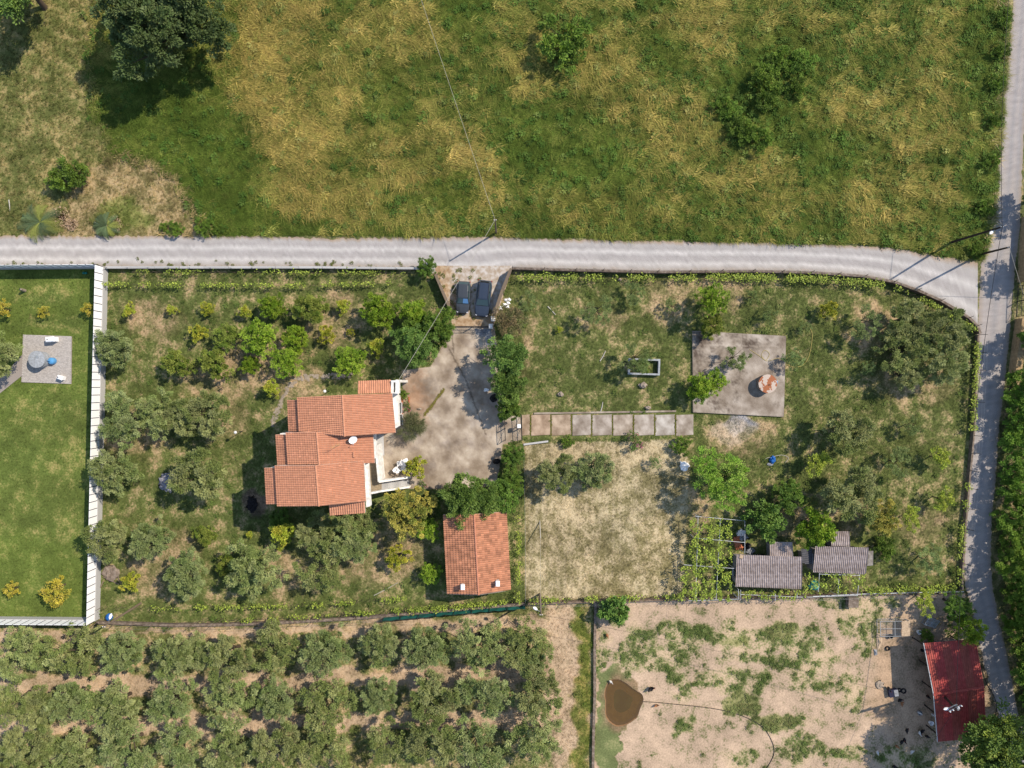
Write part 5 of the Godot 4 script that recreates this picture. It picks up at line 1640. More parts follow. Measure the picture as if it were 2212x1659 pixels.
	bb.prism(v2([806, 938, 810, 938, 813, 990, 809, 990]).map(func(p): var w := pl(p.x, p.y, 8.1) - o; return Vector2(w.x, w.z)), 7.2, 8.1)
	part("balcony", bb, "white_wall", t)
	# terrace, landing and stairs
	var tp := func(a: Array, h: float) -> Array: return v2(a).map(func(p): var w := pl(p.x, p.y, h) - o; return Vector2(w.x, w.z))
	var te := MB.new()
	te.prism(tp.call([792, 1000, 813, 996, 824, 1042, 824, 1058, 798, 1064], 2.4), -.1, 2.4)
	part("terrace", te, "floor_tile", t)
	var pw := MB.new()
	var par := func(a: Array, h0: float, h1: float, hb0: float, hb1: float, th: float) -> void:
		var p := pl(a[0], a[1], h0) - o; var q := pl(a[2], a[3], h1) - o
		var s := (q - p).cross(Vector3.UP).normalized() * th
		var P0 := Vector3(p.x, hb0, p.z); var Q0 := Vector3(q.x, hb1, q.z)
		pw.hexa([P0 + s, Q0 + s, Q0 - s, P0 - s, p + s, q + s, q - s, p - s])
	par.call([811, 962, 818.5, 1041], 3.5, 3.5, -.1, -.1, .13)
	par.call([818.5, 1041, 886, 1031], 3.5, 1.0, 2.0, -.1, .11)
	par.call([800, 1066, 824, 1061], 3.4, 3.4, -.1, -.1, .11)
	par.call([824, 1061, 885, 1052], 3.4, .95, 1.9, -.1, .11)
	part("balustrade", pw, "white_wall", t)
	var nst := 13
	for i in nst:
		var st := MB.new()
		var h := 2.4 * (nst - i) / (nst + 1.0)
		var u0 := i / float(nst); var u1 := (i + 1) / float(nst)
		var n0 := Vector2(824, 1042).lerp(Vector2(884, 1035), u0); var n1 := Vector2(824, 1042).lerp(Vector2(884, 1035), u1)
		var s0 := Vector2(824, 1058).lerp(Vector2(884, 1050), u0); var s1 := Vector2(824, 1058).lerp(Vector2(884, 1050), u1)
		var g := .88 + .12 * sin(i * 5.1)
		st.col = Color(g, g, g)
		st.prism(tp.call([n0.x, n0.y, n1.x, n1.y, s1.x, s1.y, s0.x, s0.y], h), -.05, h)
		part("step", st, "plinth", t)
	var wk := MB.new()
	wk.prism(tp.call([810, 938, 828, 938, 829.5, 984, 812, 985], .3), -.05, .3)
	part("walkway", wk, "plinth", t)
	# windows and doors on the east and south faces
	for w in [[869.5, 880, 5.6], [871, 905, 5.6], [869.5, 880, 2.2], [871, 905, 2.2]]:
		var p := pl(w[0], w[1]) - o
		window(t, Vector3(p.x + .02, w[2], p.z), Vector2(1.1, 1.2), PI / 2)
	for w in [[690, 1071], [760, 1068]]:
		var p := pl(w[0], w[1]) - o
		window(t, Vector3(p.x, 5.4, p.z + .06), Vector2(1.1, 1.2), 0)
	var dr := MB.new()
	var dp := pl(803.5, 1030) - o
	dr.box(Vector3(dp.x + .06, 3.45, dp.z), Vector3(.08, 2.05, .95))
	var door := part("door", dr, "wood_dark", t)
	var hd := MB.new()
	hd.box(Vector3(dp.x + .13, 3.4, dp.z + .35), Vector3(.06, .04, .14))
	part("handle", hd, "metal", door)
	# loose spare tiles left on the roof
	for s in [[1145, 565, 9.95, .6], [1158, 640, 9.9, .9], [1365, 585, 9.6, .7], [1250, 628, 9.8, -.5], [1073, 915, 9.4, 1.6]]:
		var lt := thing("loose_tile", "spare roof tile lying loose on the orange house roof", "roof tile", pl(X.call(s[0]), Y.call(s[1]), s[2]) + Vector3(0, -.02, 0), s[3], "loose tiles on the house roof")
		var mb := MB.new()
		for k in 6:
			var a0 := PI * k / 6.0; var a1 := PI * (k + 1) / 6.0
			mb.quad(Vector3(-.3, sin(a0) * .1, cos(a0) * .13), Vector3(.3, sin(a0) * .1, cos(a0) * .13), Vector3(.3, sin(a1) * .1, cos(a1) * .13), Vector3(-.3, sin(a1) * .1, cos(a1) * .13))
		mb.col = C(240, 170, 136)
		for k in mb.c.size(): mb.c[k] = mb.col
		part("barrel", mb, "tile", lt)
	# satellite dish and television aerial
	var sd := thing("satellite_dish", "white satellite dish on the house roof valley", "satellite dish", pl(765, 948, 9.0))
	var ds := MB.new()
	var bs := Basis(Vector3(1, 0, 0), .55) * Basis(Vector3(0, 0, 1), -.5)
	for r in 4:
		for k in 20:
			var v := []
			for e in [[r + 1, k], [r + 1, k + 1], [r, k + 1], [r, k]]:
				var rr: float = e[0] / 4.0 * .48; var a: float = TAU * e[1] / 20.0
				v.append(Vector3(0, .75, 0) + bs * Vector3(cos(a) * rr, rr * rr * .55, sin(a) * rr))
			ds.quad(v[0], v[1], v[2], v[3])
	M.white_plastic.cull_mode = BaseMaterial3D.CULL_DISABLED
	part("reflector", ds, "white_plastic", sd)
	var arm := MB.new()
	arm.cyl(Vector3(.1, -.2, .1), Vector3(0, .74, 0), .03, .03, 6)
	arm.cyl(Vector3(0, .7, .35), Vector3(.15, 1.15, .55), .015, .015, 5)
	arm.box(Vector3(.15, 1.16, .55), Vector3(.08, .08, .12))
	part("arm", arm, "metal", sd)
	var an := thing("aerial", "slim television aerial with crossbars on the house roof", "aerial", pl(735, 960, 9.5))
	var mast := MB.new()
	mast.cyl(Vector3(0, -.3, 0), Vector3(0, 2.2, 0), .02, .02, 6)
	part("mast", mast, "metal", an)
	var cr := MB.new()
	cr.bar(Vector3(-.5, 2.1, .2), Vector3(.5, 2.1, -.2), .02, .02)
	for i in 7:
		var p := Vector3(-.45 + i * .15, 2.12, .18 - i * .06)
		cr.bar(p + Vector3(-.08, 0, -.2), p + Vector3(.08, 0, .2), .01, .01)
	part("crossbars", cr, "hose_yellow", an)

func build_hut() -> void:
	var o := pl(1031, 1195)
	var t := thing("tiled_hut", "small hut under an orange gabled tile roof with two white chimneys", "house", o)
	var X := func(c: float) -> float: return 933.3 + c * .2606
	var Y := func(c: float) -> float: return 1075.1 + c * .2606
	var Q := func(a: Array) -> Array:
		var r := []
		for i in range(0, a.size(), 2):
			r.append(X.call(a[i])); r.append(Y.call(a[i + 1]))
		return r
	slope(t, o, Q.call([348, 135, 385, 803, 127, 797, 93, 140]), [4.7, 4.7, 3.5, 3.5], .24, .33, C(248, 176, 138), 21, "tile", .35)
	slope(t, o, Q.call([348, 135, 385, 803, 653, 762, 617, 116]), [4.7, 4.7, 3.5, 3.5], .24, .33, C(248, 176, 138), 22, "tile", .35)
	ridge(t, o, pl(X.call(348), Y.call(135), 4.7), pl(X.call(385), Y.call(803), 4.7), C(240, 166, 134))
	wall_box(t, o, [968, 1118, 1090, 1110, 1095, 1258, 974, 1265], -.1, 3.4)
	for g in [[968, 1118, 1090, 1110, 1030], [974, 1265, 1095, 1258, 1036]]:
		var gb := MB.new()
		var a := pl(g[0], g[1]) - o; var b := pl(g[2], g[3]) - o
		var mid := a.lerp(b, .5) + Vector3(0, 4.4, 0)
		a.y = 3.36; b.y = 3.36
		var th := Vector3(0, 0, .1)
		gb.tri(a + th, mid + th, b + th); gb.tri(b - th, mid - th, a - th)
		part("gable", gb, "white_wall", t)
	for c in [[253, 742, 4.95, .34], [543, 713, 4.95, .34]]:
		var p := pl(X.call(c[0]), Y.call(c[1]), c[2]) - o
		var mb := MB.new()
		mb.box(Vector3(p.x, 4.35, p.z), Vector3(.34, 1.15, .46))
		var ch := part("chimney", mb, "white_wall", t)
		var cap := MB.new()
		cap.hexa([Vector3(-.26, 4.93, -.32), Vector3(.26, 4.93, -.32), Vector3(.26, 4.93, .32), Vector3(-.26, 4.93, .32), Vector3(-.16, 5.08, -.28), Vector3(.16, 5.08, -.28), Vector3(.16, 5.08, .28), Vector3(-.16, 5.08, .28)].map(func(q): return q + Vector3(p.x, 0, p.z)))
		part("cap", cap, "panel_white", ch)
	window(t, pl(974, 1200) - o + Vector3(-.02, 1.7, 0), Vector2(.9, 1.0), -PI / 2)
	window(t, pl(1035, 1262) - o + Vector3(0, 1.7, .06), Vector2(.9, 1.0), 0)

# ------------------------------------------------------------------ corrugated sheds
func corrugated(mb: MB, a: Vector3, b: Vector3, c: Vector3, d: Vector3, pitch: float, amp: float, base: Color, sd: int) -> void:
	var rng := RandomNumberGenerator.new(); rng.seed = sd
	var f := noise(0.7, 3, sd)
	var n := int((b - a).length() / pitch)
	var up := (d - a).cross(b - a).normalized()
	var seg := 6
	var rows := maxi(2, int((d - a).length() / .5))
	for i in n * seg:
		var u0 := i / float(n * seg); var u1 := (i + 1) / float(n * seg)
		var h0 := amp * cos(TAU * i / seg); var h1 := amp * cos(TAU * (i + 1) / seg)
		for r in rows:
			var v0 := r / float(rows); var v1 := (r + 1) / float(rows)
			var q := [a.lerp(b, u0).lerp(d.lerp(c, u0), v0) + up * h0, a.lerp(b, u1).lerp(d.lerp(c, u1), v0) + up * h1, a.lerp(b, u1).lerp(d.lerp(c, u1), v1) + up * h1, a.lerp(b, u0).lerp(d.lerp(c, u0), v1) + up * h0]
			var g := 1.0 + .1 * f.get_noise_2d(q[0].x * 2, q[0].z * 2)
			mb.col = Color(base.r * g, base.g * g, base.b * g)
			mb.quad(q[0], q[1], q[2], q[3])
			mb.quad(q[1] - up * .012, q[0] - up * .012, q[3] - up * .012, q[2] - up * .012)

func sheet(parent: Node, o: Vector3, q: Array, h: Array, base: Color, sd: int, m := "corrugated", pitch := .21) -> void:
	var p := []
	for i in 4: p.append(pl(q[i * 2], q[i * 2 + 1], h[i]) - o)
	var n := 4 if p[0].distance_to(p[1]) > 5.0 else 2
	for i in n:   # side by side sheets
		var mb := MB.new()
		var u0 := i / float(n); var u1 := (i + 1) / float(n)
		corrugated(mb, p[0].lerp(p[1], u0), p[0].lerp(p[1], u1), p[3].lerp(p[2], u1), p[3].lerp(p[2], u0), pitch, .055, base, sd + i)
		part("roof_sheet", mb, m, parent)

func build_sheds() -> void:
	M.corrugated.albedo_color = Color.WHITE
	M.corrugated_dark.albedo_color = Color.WHITE
	var Q := func(a: Array) -> Array:
		var r := []
		for i in range(0, a.size(), 2):
			r.append(1559.4 + a[i] * .15489); r.append(1122.3 + a[i + 1] * .15489)
		return r
	var c := C(226, 212, 208)
	var o := pl(1655, 1235)
	var t := thing("corrugated_shed", "long grey corrugated-roofed shed beside the vine pergola", "shed", o)
	sheet(t, o, Q.call([207, 490, 1117, 520, 1112, 970, 190, 935]), [2.6, 2.6, 2.2, 2.2], c, 1)
	sheet(t, o, Q.call([668, 310, 980, 315, 985, 524, 670, 514]), [2.2, 2.2, 2.48, 2.48], c, 11)
	wall_box(t, o, [1584, 1196, 1714, 1201, 1712, 1258, 1581, 1252], -.05, 2.14, "grey_concrete")
	wall_box(t, o, [1655, 1171, 1698, 1171, 1699, 1200, 1656, 1199], -.05, 2.1, "grey_concrete")
	var wc := pl(1581, 1232) - o
	window(t, wc + Vector3(-.02, 1.3, 0), Vector2(.7, .8), -PI / 2)
	var dr := MB.new()
	dr.box(pl(1640, 1198) - o + Vector3(0, .95, -.04), Vector3(.9, 1.9, .06))
	var door := part("door", dr, "wood_dark", t)
	var hd := MB.new()
	hd.box(pl(1640, 1198) - o + Vector3(.32, 1.0, -.1), Vector3(.12, .04, .05))
	part("handle", hd, "metal", door)
	var bd := thing("board", "pale square board lying on the first shed's roof", "board", pl(1601.5, 1202, 2.66))
	var bm := MB.new()
	bm.box(Vector3(0, .02, 0), Vector3(.42, .04, .46), Basis(Vector3.UP, -.25))
	part("panel", bm, "tarp_beige", bd)
	var o2 := pl(1810, 1200)
	var t2 := thing("corrugated_shed", "grey corrugated-roofed shed with small lean-tos beside a leaning tree", "shed", o2)
	sheet(t2, o2, Q.call([1305, 370, 2043, 390, 2005, 765, 1270, 735]), [2.6, 2.6, 2.2, 2.2], c, 21)
	sheet(t2, o2, Q.call([1505, 160, 1775, 165, 1787, 376, 1530, 369]), [2.2, 2.2, 2.48, 2.48], c, 31)
	sheet(t2, o2, Q.call([2038, 437, 2107, 435, 2102, 640, 2022, 645]), [2.1, 1.9, 1.9, 2.1], C(226, 218, 208), 41, "corrugated", .16)
	var p := []
	var wq: Array = Q.call([1105, 405, 1262, 415, 1256, 622, 1125, 605])
	for i in 4: p.append(pl(wq[i * 2], wq[i * 2 + 1], 1.9) - o2)
	var wb := MB.new()
	corrugated(wb, p[1], p[2], p[3], p[0], .21, .035, C(108, 108, 114), 51)
	part("roof_sheet", wb, "corrugated_dark", t2)
	wall_box(t2, o2, [1747, 1180, 1856, 1182, 1850, 1228, 1742, 1224], -.05, 2.14, "grey_concrete")
	wall_box(t2, o2, [1783, 1152, 1817, 1152, 1819, 1178, 1785, 1177], -.05, 2.1, "grey_concrete")
	wall_box(t2, o2, [1722, 1188, 1743, 1188, 1743, 1210, 1726, 1210], -.05, 1.85, "grey_concrete")
	wall_box(t2, o2, [1857, 1190, 1866, 1190, 1865, 1214, 1855, 1214], -.05, 1.86, "grey_concrete")
	var dm := MB.new()
	dm.box(pl(1835, 1181) - o2 + Vector3(0, .95, -.06), Vector3(.9, 1.9, .06))
	part("door", dm, "wood_dark", t2)

func build_barn() -> void:
	M.red_sheet.albedo_color = Color.WHITE
	var Q := func(a: Array) -> Array:
		var r := []
		for i in range(0, a.size(), 2):
			r.append(1866.6 + a[i] * .21685); r.append(1299.5 + a[i + 1] * .21685)
		return r
	var o := pl(2050, 1470)
	var t := thing("red_roofed_barn", "open barn with a ribbed red metal roof in tree shade", "barn", o)
	var red := C(206, 98, 90)
	var secs := [[Q.call([592, 415, 1108, 372, 1194, 850, 690, 925]), [2.9, 2.9, 3.5, 3.5], 62], [Q.call([690, 928, 1194, 853, 1216, 1352, 730, 1397]), [3.46, 3.46, 2.9, 2.9], 77]]
	for s in secs:
		var p := []
		for i in 4: p.append(pl(s[0][i * 2], s[0][i * 2 + 1], s[1][i]) - o)
		var n := 6
		for i in n:
			var mb := MB.new()
			var u0 := i / float(n); var u1 := (i + 1) / float(n) + .004
			var a: Vector3 = p[0].lerp(p[1], u0); var b: Vector3 = p[0].lerp(p[1], u1); var c2: Vector3 = p[3].lerp(p[2], u1); var d: Vector3 = p[3].lerp(p[2], u0)
			var fade: float = [1.0, 1.12, .94, 1.06, .9, 1.03][i]
			mb.col = Color(red.r * fade, red.g * (2.0 - fade) * 1.05, red.b)
			var lift := Vector3(0, .004 * i, 0)
			mb.hexa([a - Vector3(0, .03, 0) + lift, b - Vector3(0, .03, 0) + lift, c2 - Vector3(0, .03, 0) + lift, d - Vector3(0, .03, 0) + lift, a + lift, b + lift, c2 + lift, d + lift])
			for r in 4:   # standing ribs
				var u := (r + .5) / 4.0
				mb.bar(a.lerp(b, u) + lift + Vector3(0, .025, 0), d.lerp(c2, u) + lift + Vector3(0, .025, 0), .05, .06)
			part("roof_sheet", mb, "red_sheet", t)
	var fl := MB.new()
	fl.col = red
	fl.bar(pl(secs[0][0][6], secs[0][0][7], 3.5) - o + Vector3(0, .06, 0), pl(secs[0][0][4], secs[0][0][5], 3.5) - o + Vector3(0, .06, 0), .3, .03)
	part("ridge_flashing", fl, "red_sheet", t)
	var ed := MB.new()
	ed.bar(pl(1994.8, 1389.3, 2.9) - o, pl(2016, 1499, 3.5) - o, .06, .1)
	ed.bar(pl(2016, 1499, 3.48) - o, pl(2025, 1602, 2.9) - o, .06, .1)
	part("edge_trim", ed, "pipe_white", t)
	for q in [[1993, 1392], [2008, 1450], [2014, 1497], [2020, 1550], [2024, 1595], [2090, 1388], [2104, 1480], [2108, 1550]]:
		var mb := MB.new()
		var w := pl(q[0], q[1], 2.8) - o
		var inward := Vector3(.35 if q[0] < 2050 else -.35, 0, .15 if q[1] < 1450 else -.25)
		w += inward
		mb.box(Vector3(w.x, 1.4, w.z), Vector3(.12, 2.9, .12))
		part("post", mb, "wood_dark", t)
	wall_box(t, o, [2072, 1388, 2076, 1388, 2090, 1560, 2086, 1560], -.05, 2.7, "grey_concrete")
	wall_box(t, o, [1995, 1388, 2071, 1380, 2071, 1384, 1995, 1392], -.05, 2.6, "grey_concrete")

# ------------------------------------------------------------------ cars
func ring(z: float, w: float, y0: float, y1: float, rd: float, top: float) -> Array:
	# closed cross-section, clockwise seen from the front
	return [Vector3(-w * .86, y0, z), Vector3(-w, y0 + .14, z), Vector3(-w, y1 - rd, z), Vector3(-w * .97, y1 - rd * .3, z), Vector3(-w * .86, y1, z), Vector3(-w * .4, y1 + top, z), Vector3(w * .4, y1 + top, z), Vector3(w * .86, y1, z), Vector3(w * .97, y1 - rd * .3, z), Vector3(w, y1 - rd, z), Vector3(w, y0 + .14, z), Vector3(w * .86, y0, z)]

func car(label: String, cx: float, cy: float, turn: float, L: float, W: float, Ht: float, paint: String, big: bool) -> void:
	var t := thing("parked_car", label, "car", pl(cx, cy), turn)
	var w := W / 2
	var hl := L / 2
	# z runs from the tail (-) to the nose (+)
	var st := [[-hl, .74, .38, .62], [-hl + .05, .84, .3, .78], [-hl + .16, .92, .24, .90], [-hl + .5, .985, .2, .94], [-hl * .45, 1.0, .2, .93], [0.0, 1.0, .2, .92], [hl * .45, .99, .2, .90], [hl * .62, .98, .2, .86], [hl - .42, .93, .2, .78], [hl - .18, .84, .22, .70], [hl - .05, .70, .26, .62], [hl, .56, .34, .54]]
	var k := Ht / 1.45
	var rings := []
	for s in st: rings.append(ring(s[0], w * s[1], s[2] * k, s[3] * k, .16, .035))
	var body := MB.new()
	rings.reverse()
	body.loft(rings)
	for e in [rings[0], rings[-1]]:
		for i in range(1, e.size() - 1):
			if e == rings[0]: body.tri(e[0], e[i], e[i + 1])
			else: body.tri(e[0], e[i + 1], e[i])
	var bd := part("body", body, paint, t)
	# cabin: glass house below, painted roof above
	var b := .92 * k; var r := Ht
	var zr := -hl + .12; var zf := hl * .42   # foot of rear window, foot of windscreen
	var tr := -hl + .42 if big else -hl + .5; var tf := hl * .08
	var wb := w * .93; var wt := w * .74
	var A := [Vector3(-wb * .92, b, zr), Vector3(wb * .92, b, zr), Vector3(wb, b, zf), Vector3(-wb, b, zf)]
	var T := [Vector3(-wt * .96, r - .07, tr), Vector3(wt * .96, r - .07, tr), Vector3(wt, r - .05, tf), Vector3(-wt, r - .05, tf)]
	var core := MB.new()   # pillars and inner shell
	core.hexa([A[0], A[1], A[2], A[3], T[0], T[1], T[2], T[3]].map(func(p): return Vector3(p.x * .97, p.y - .01, p.z * .985)))
	part("cabin_shell", core, "black", t)
	var pane := func(called: String, a: Vector3, b2: Vector3, c: Vector3, d: Vector3, inset: float) -> void:
		var m := (a + b2 + c + d) / 4
		var g := MB.new()
		g.quad(a.lerp(m, inset), b2.lerp(m, inset), c.lerp(m, inset), d.lerp(m, inset))
		part(called, g, "car_glass", t)
	pane.call("windscreen", T[3], T[2], A[2], A[3], .06)
	pane.call("rear_window", T[1], T[0], A[0], A[1], .08)
	for s in [[0, 3], [2, 1]]:
		var ta: Vector3 = T[s[0]]; var tb: Vector3 = T[s[1]]; var aa: Vector3 = A[s[0]]; var ab: Vector3 = A[s[1]]
		pane.call("side_window", ta.lerp(tb, .06), ta.lerp(tb, .48), aa.lerp(ab, .48), aa.lerp(ab, .06), .05)
		pane.call("side_window", ta.lerp(tb, .52), ta.lerp(tb, .96), aa.lerp(ab, .96), aa.lerp(ab, .52), .05)
	var roof := MB.new()
	var rr := []
	for s in [[tr - .05, .90, -.075], [tr + .12, .97, -.02], [(tr + tf) / 2, 1.0, .015], [tf - .12, .99, -.005], [tf + .05, .95, -.06]]:
		var ww: float = wt * s[1]
		rr.append([Vector3(-ww, r - .09 + s[2], s[0]), Vector3(-ww * .98, r - .03 + s[2], s[0]), Vector3(-ww * .8, r + s[2], s[0]), Vector3(0, r + .02 + s[2], s[0]), Vector3(ww * .8, r + s[2], s[0]), Vector3(ww * .98, r - .03 + s[2], s[0]), Vector3(ww, r - .09 + s[2], s[0])])
	rr.reverse()
	roof.loft(rr)
	part("roof", roof, paint, t)
	for s in [-1.0, 1.0]:   # pillars
		var pb := MB.new()
		pb.bar(Vector3(s * wb * .99, b, zf), Vector3(s * wt * 1.0, r - .05, tf), .07, .05)
		pb.bar(Vector3(s * wb * .92, b, zr), Vector3(s * wt * .97, r - .06, tr), .12, .06)
		part("pillar", pb, paint, t)
		var hb := MB.new()
		hb.hexa([Vector3(-.13, 0, -.12), Vector3(.13, 0, -.12), Vector3(.08, 0, .12), Vector3(-.13, 0, .1), Vector3(-.12, .11, -.12), Vector3(.12, .11, -.12), Vector3(.06, .08, .1), Vector3(-.12, .09, .1)].map(func(p): return Vector3(p.x * s, p.y, p.z).rotated(Vector3.UP, s * .55) + Vector3(s * w * .72, .60 * k, hl - .2)))
		part("headlight", hb, "lamp_clear", t)
		var tl := MB.new()
		tl.box(Vector3(s * w * .86, .80 * k, -hl + .12), Vector3(.14, .24, .2), Basis(Vector3.UP, -s * .5))
		part("tail_light", tl, "lamp_red", t)
		var mi := MB.new()
		mi.hexa([Vector3(0, 0, -.06), Vector3(.2, .02, -.05), Vector3(.2, .02, .05), Vector3(0, 0, .06), Vector3(0, .1, -.05), Vector3(.19, .14, -.04), Vector3(.19, .13, .06), Vector3(0, .1, .05)].map(func(p): return Vector3(s * (p.x + w * .95), p.y + b - .02, p.z + zf - .22)))
		part("mirror", mi, paint, t)
		for z in [-hl * .6, hl * .62]:
			var wh := MB.new()
			wh.lathe(Vector3.ZERO, [[.2, -.1], [.31, -.1], [.33, -.06], [.33, .06], [.31, .1], [.2, .1]], 20)
			var wn := part("wheel", wh, "rubber", t)
			wn.rotation.z = PI / 2
			wn.position = Vector3(s * (w - .1), .33, z)
			var hub := MB.new()
			hub.lathe(Vector3.ZERO, [[0.001, -.06], [.2, -.07], [.2, .07], [.001, .06]], 12)
			part("rim", hub, "metal", wn)
	var ws := MB.new()
	ws.bar(Vector3(-wb * .8, b + .03, zf + .02), Vector3(wb * .1, b + .06, zf - .02), .02, .02)
	ws.bar(Vector3(-wb * .05, b + .03, zf + .02), Vector3(wb * .8, b + .06, zf - .02), .02, .02)
	part("wiper", ws, "black", t)
	var gr := MB.new()
	gr.box(Vector3(0, .42 * k, hl - .015), Vector3(w * .9, .16, .06))
	part("grille", gr, "black", t)
	if big:
		for s in [-1.0, 1.0]:
			var rl := MB.new()
			rl.bar(Vector3(s * wt * .88, r + .045, tr + .1), Vector3(s * wt * .9, r + .05, tf - .1), .035, .035)
			part("roof_rail", rl, "metal_dark", t)
		var sp := MB.new()
		sp.box(Vector3(0, r - .06, tr - .08), Vector3(wt * 1.6, .04, .22))
		part("spoiler", sp, "black", t)
	else:
		var sh := MB.new()   # blue sunshade behind the windscreen
		var m0: Vector3 = T[3].lerp(T[2], .55); var m1: Vector3 = T[3].lerp(T[2], .97); var n0: Vector3 = A[3].lerp(A[2], .5); var n1: Vector3 = A[3].lerp(A[2], .95)
		var lift := Vector3(0, .012, .012)
		sh.quad(m0.lerp(n0, .12) + lift, m1.lerp(n1, .12) + lift, m1.lerp(n1, .9) + lift, m0.lerp(n0, .9) + lift)
		part("sunshade", sh, "seat_blue", t)

func build_cars() -> void:
	car("small charcoal hatchback with a blue sunshade, parked by the gateway wall", 1001.5, 643.5, deg_to_rad(-3.5), 3.95, 1.68, 1.42, "paint_grey", false)
	car("dark navy estate car with red tail lights, parked beside the hatchback", 1044.5, 646, deg_to_rad(-6.5), 4.5, 1.8, 1.55, "paint_navy", true)

# ------------------------------------------------------------------ tanks, basins
func build_tanks() -> void:
	M.rust.albedo_color = Color.WHITE
	var t := thing("water_tank", "round rusty water tank with a flaking white lid on the concrete slab", "tank", pl(1650, 829) + Vector3(0, .28, 0))
	var mb := MB.new()
	mb.col = C(170, 160, 150)
	mb.lathe(Vector3.ZERO, [[1.1, 0], [1.1, .5], [1.12, .52], [1.12, .56], [1.1, .58], [1.1, 1.1]], 40)
	part("shell", mb, "rust", t)
	var lid := MB.new()
	var f := noise(0.9, 4, 19)
	for i in 40:
		for r in 10:
			var v := []
			for e in [[r, i], [r, i + 1], [r + 1, i + 1], [r + 1, i]]:
				var rr: float = 1.14 * e[0] / 10.0; var a: float = TAU * e[1] / 40.0
				v.append(Vector3(cos(a) * rr, 1.16 - rr * rr * .03, sin(a) * rr))
			var c: Vector3 = (v[0] + v[2]) / 2
			var p := f.get_noise_2d(c.x * 1.2, c.z * 1.2) + (.35 if absf(c.x + c.z * .5 - .15) < .35 else -.05)
			lid.col = C(206, 132, 92) if p > .08 else C(246, 226, 210)
			lid.quad(v[0], v[1], v[2], v[3])
	part("lid", lid, "tile", t)
	var hn := MB.new()
	hn.tube([Vector3(.1, 1.14, .1), Vector3(.1, 1.3, .1), Vector3(.25, 1.3, .15), Vector3(.25, 1.14, .15)], [.03, .03, .03, .03], 6)
	part("handle", hn, "metal_dark", t)
	var pb := thing("pump_drum", "light blue plastic pump drum beside the rusty tank", "pump", pl(1669, 826) + Vector3(0, .28, 0))
	blue_pump(pb, .34)
	var t2 := thing("water_tank", "round pale metal tank on the paved stand of the lawn", "tank", pl(95, 777) + Vector3(0, .11, 0))
	var m2 := MB.new()
	m2.lathe(Vector3.ZERO, [[.98, 0], [.98, .6], [1.0, .62], [1.0, .66], [.98, .68], [.98, 1.25]], 40)
	part("shell", m2, "tank_grey", t2)
	var l2 := MB.new()
	l2.lathe(Vector3.ZERO, [[1.04, 1.2], [1.04, 1.27], [.6, 1.32], [.001, 1.36]], 40)
	part("lid", l2, "tank_grey", t2)
	var l3 := MB.new()
	l3.lathe(Vector3(.1, 1.33, -.3), [[.2, 0], [.2, .04], [.001, .05]], 16)
	part("hatch", l3, "metal", t2)
	var pb2 := thing("pump_drum", "light blue plastic pump drum beside the pale lawn tank", "pump", pl(117.5, 780) + Vector3(0, .11, 0))
	blue_pump(pb2, .42)
	for b in [["white cabinet with rounded top on the paved stand, larger of two", 119, 734, 1.0, .55, .9, .08], ["small white box with a dark vent on the paved stand", 138, 816, .62, .42, .7, -.35]]:
		var c := thing("white_cabinet", b[0], "cabinet", pl(b[1], b[2]) + Vector3(0, .11, 0), b[6])
		var cb := MB.new()
		var x: float = b[3] / 2; var z: float = b[4] / 2; var y: float = b[5]
		cb.hexa([Vector3(-x, 0, -z), Vector3(x, 0, -z), Vector3(x, 0, z), Vector3(-x, 0, z), Vector3(-x, y, -z), Vector3(x, y, -z), Vector3(x, y, z), Vector3(-x, y, z)])
		part("case", cb, "white_plastic", c)
		var tp := MB.new()
		tp.hexa([Vector3(-x - .04, y + .003, -z - .04), Vector3(x + .04, y + .003, -z - .04), Vector3(x + .04, y + .003, z + .04), Vector3(-x - .04, y + .003, z + .04), Vector3(-x + .06, y + .12, -z + .06), Vector3(x - .06, y + .12, -z + .06), Vector3(x - .06, y + .12, z - .06), Vector3(-x + .06, y + .12, z - .06)])
		part("top", tp, "white_plastic", c)
		var vt := MB.new()
		vt.box(Vector3(-x * .5, y + .125, 0), Vector3(.14, .012, .18))
		part("vent", vt, "metal_dark", c)
	# concrete trough
	var tr := thing("concrete_trough", "open rectangular grey concrete trough full of weeds", "trough", pl(1390, 793))
	var c0 := pl(1358, 776) - pl(1390, 793); var c1 := pl(1422, 778) - pl(1390, 793); var c2 := pl(1421, 809) - pl(1390, 793); var c3 := pl(1357, 807) - pl(1390, 793)
	var cs := [c0, c1, c2, c3]
	for i in 4:
		var wb := MB.new()
		var a: Vector3 = cs[i]; var b2: Vector3 = cs[(i + 1) % 4]
		var d := (b2 - a).normalized() * .11
		wb.bar(a + d * (1 if i % 2 else -1) + Vector3(0, .33, 0), b2 - d * (1 if i % 2 else -1) + Vector3(0, .33, 0), .22, .72)
		part("side", wb, "tank_grey", tr)
	tree("shrub", "trough_weeds", 1385, 793, 17, "straggling weeds growing inside the concrete trough", "weeds")

func blue_pump(p: Node3D, r: float) -> void:
	var mb := MB.new()
	mb.lathe(Vector3.ZERO, [[r * .8, 0], [r, .08], [r, .5], [r * .85, .62], [r * .4, .7], [.001, .72]], 20)
	part("drum", mb, "blue_plastic", p)
	var pp := MB.new()
	pp.tube([Vector3(0, .6, 0), Vector3(0, .85, 0), Vector3(-r * .7, .85, 0), Vector3(-r * 1.2, .3, -.1)], [.05, .05, .05, .05], 8)
	part("pipe", pp, "blue_plastic", p)

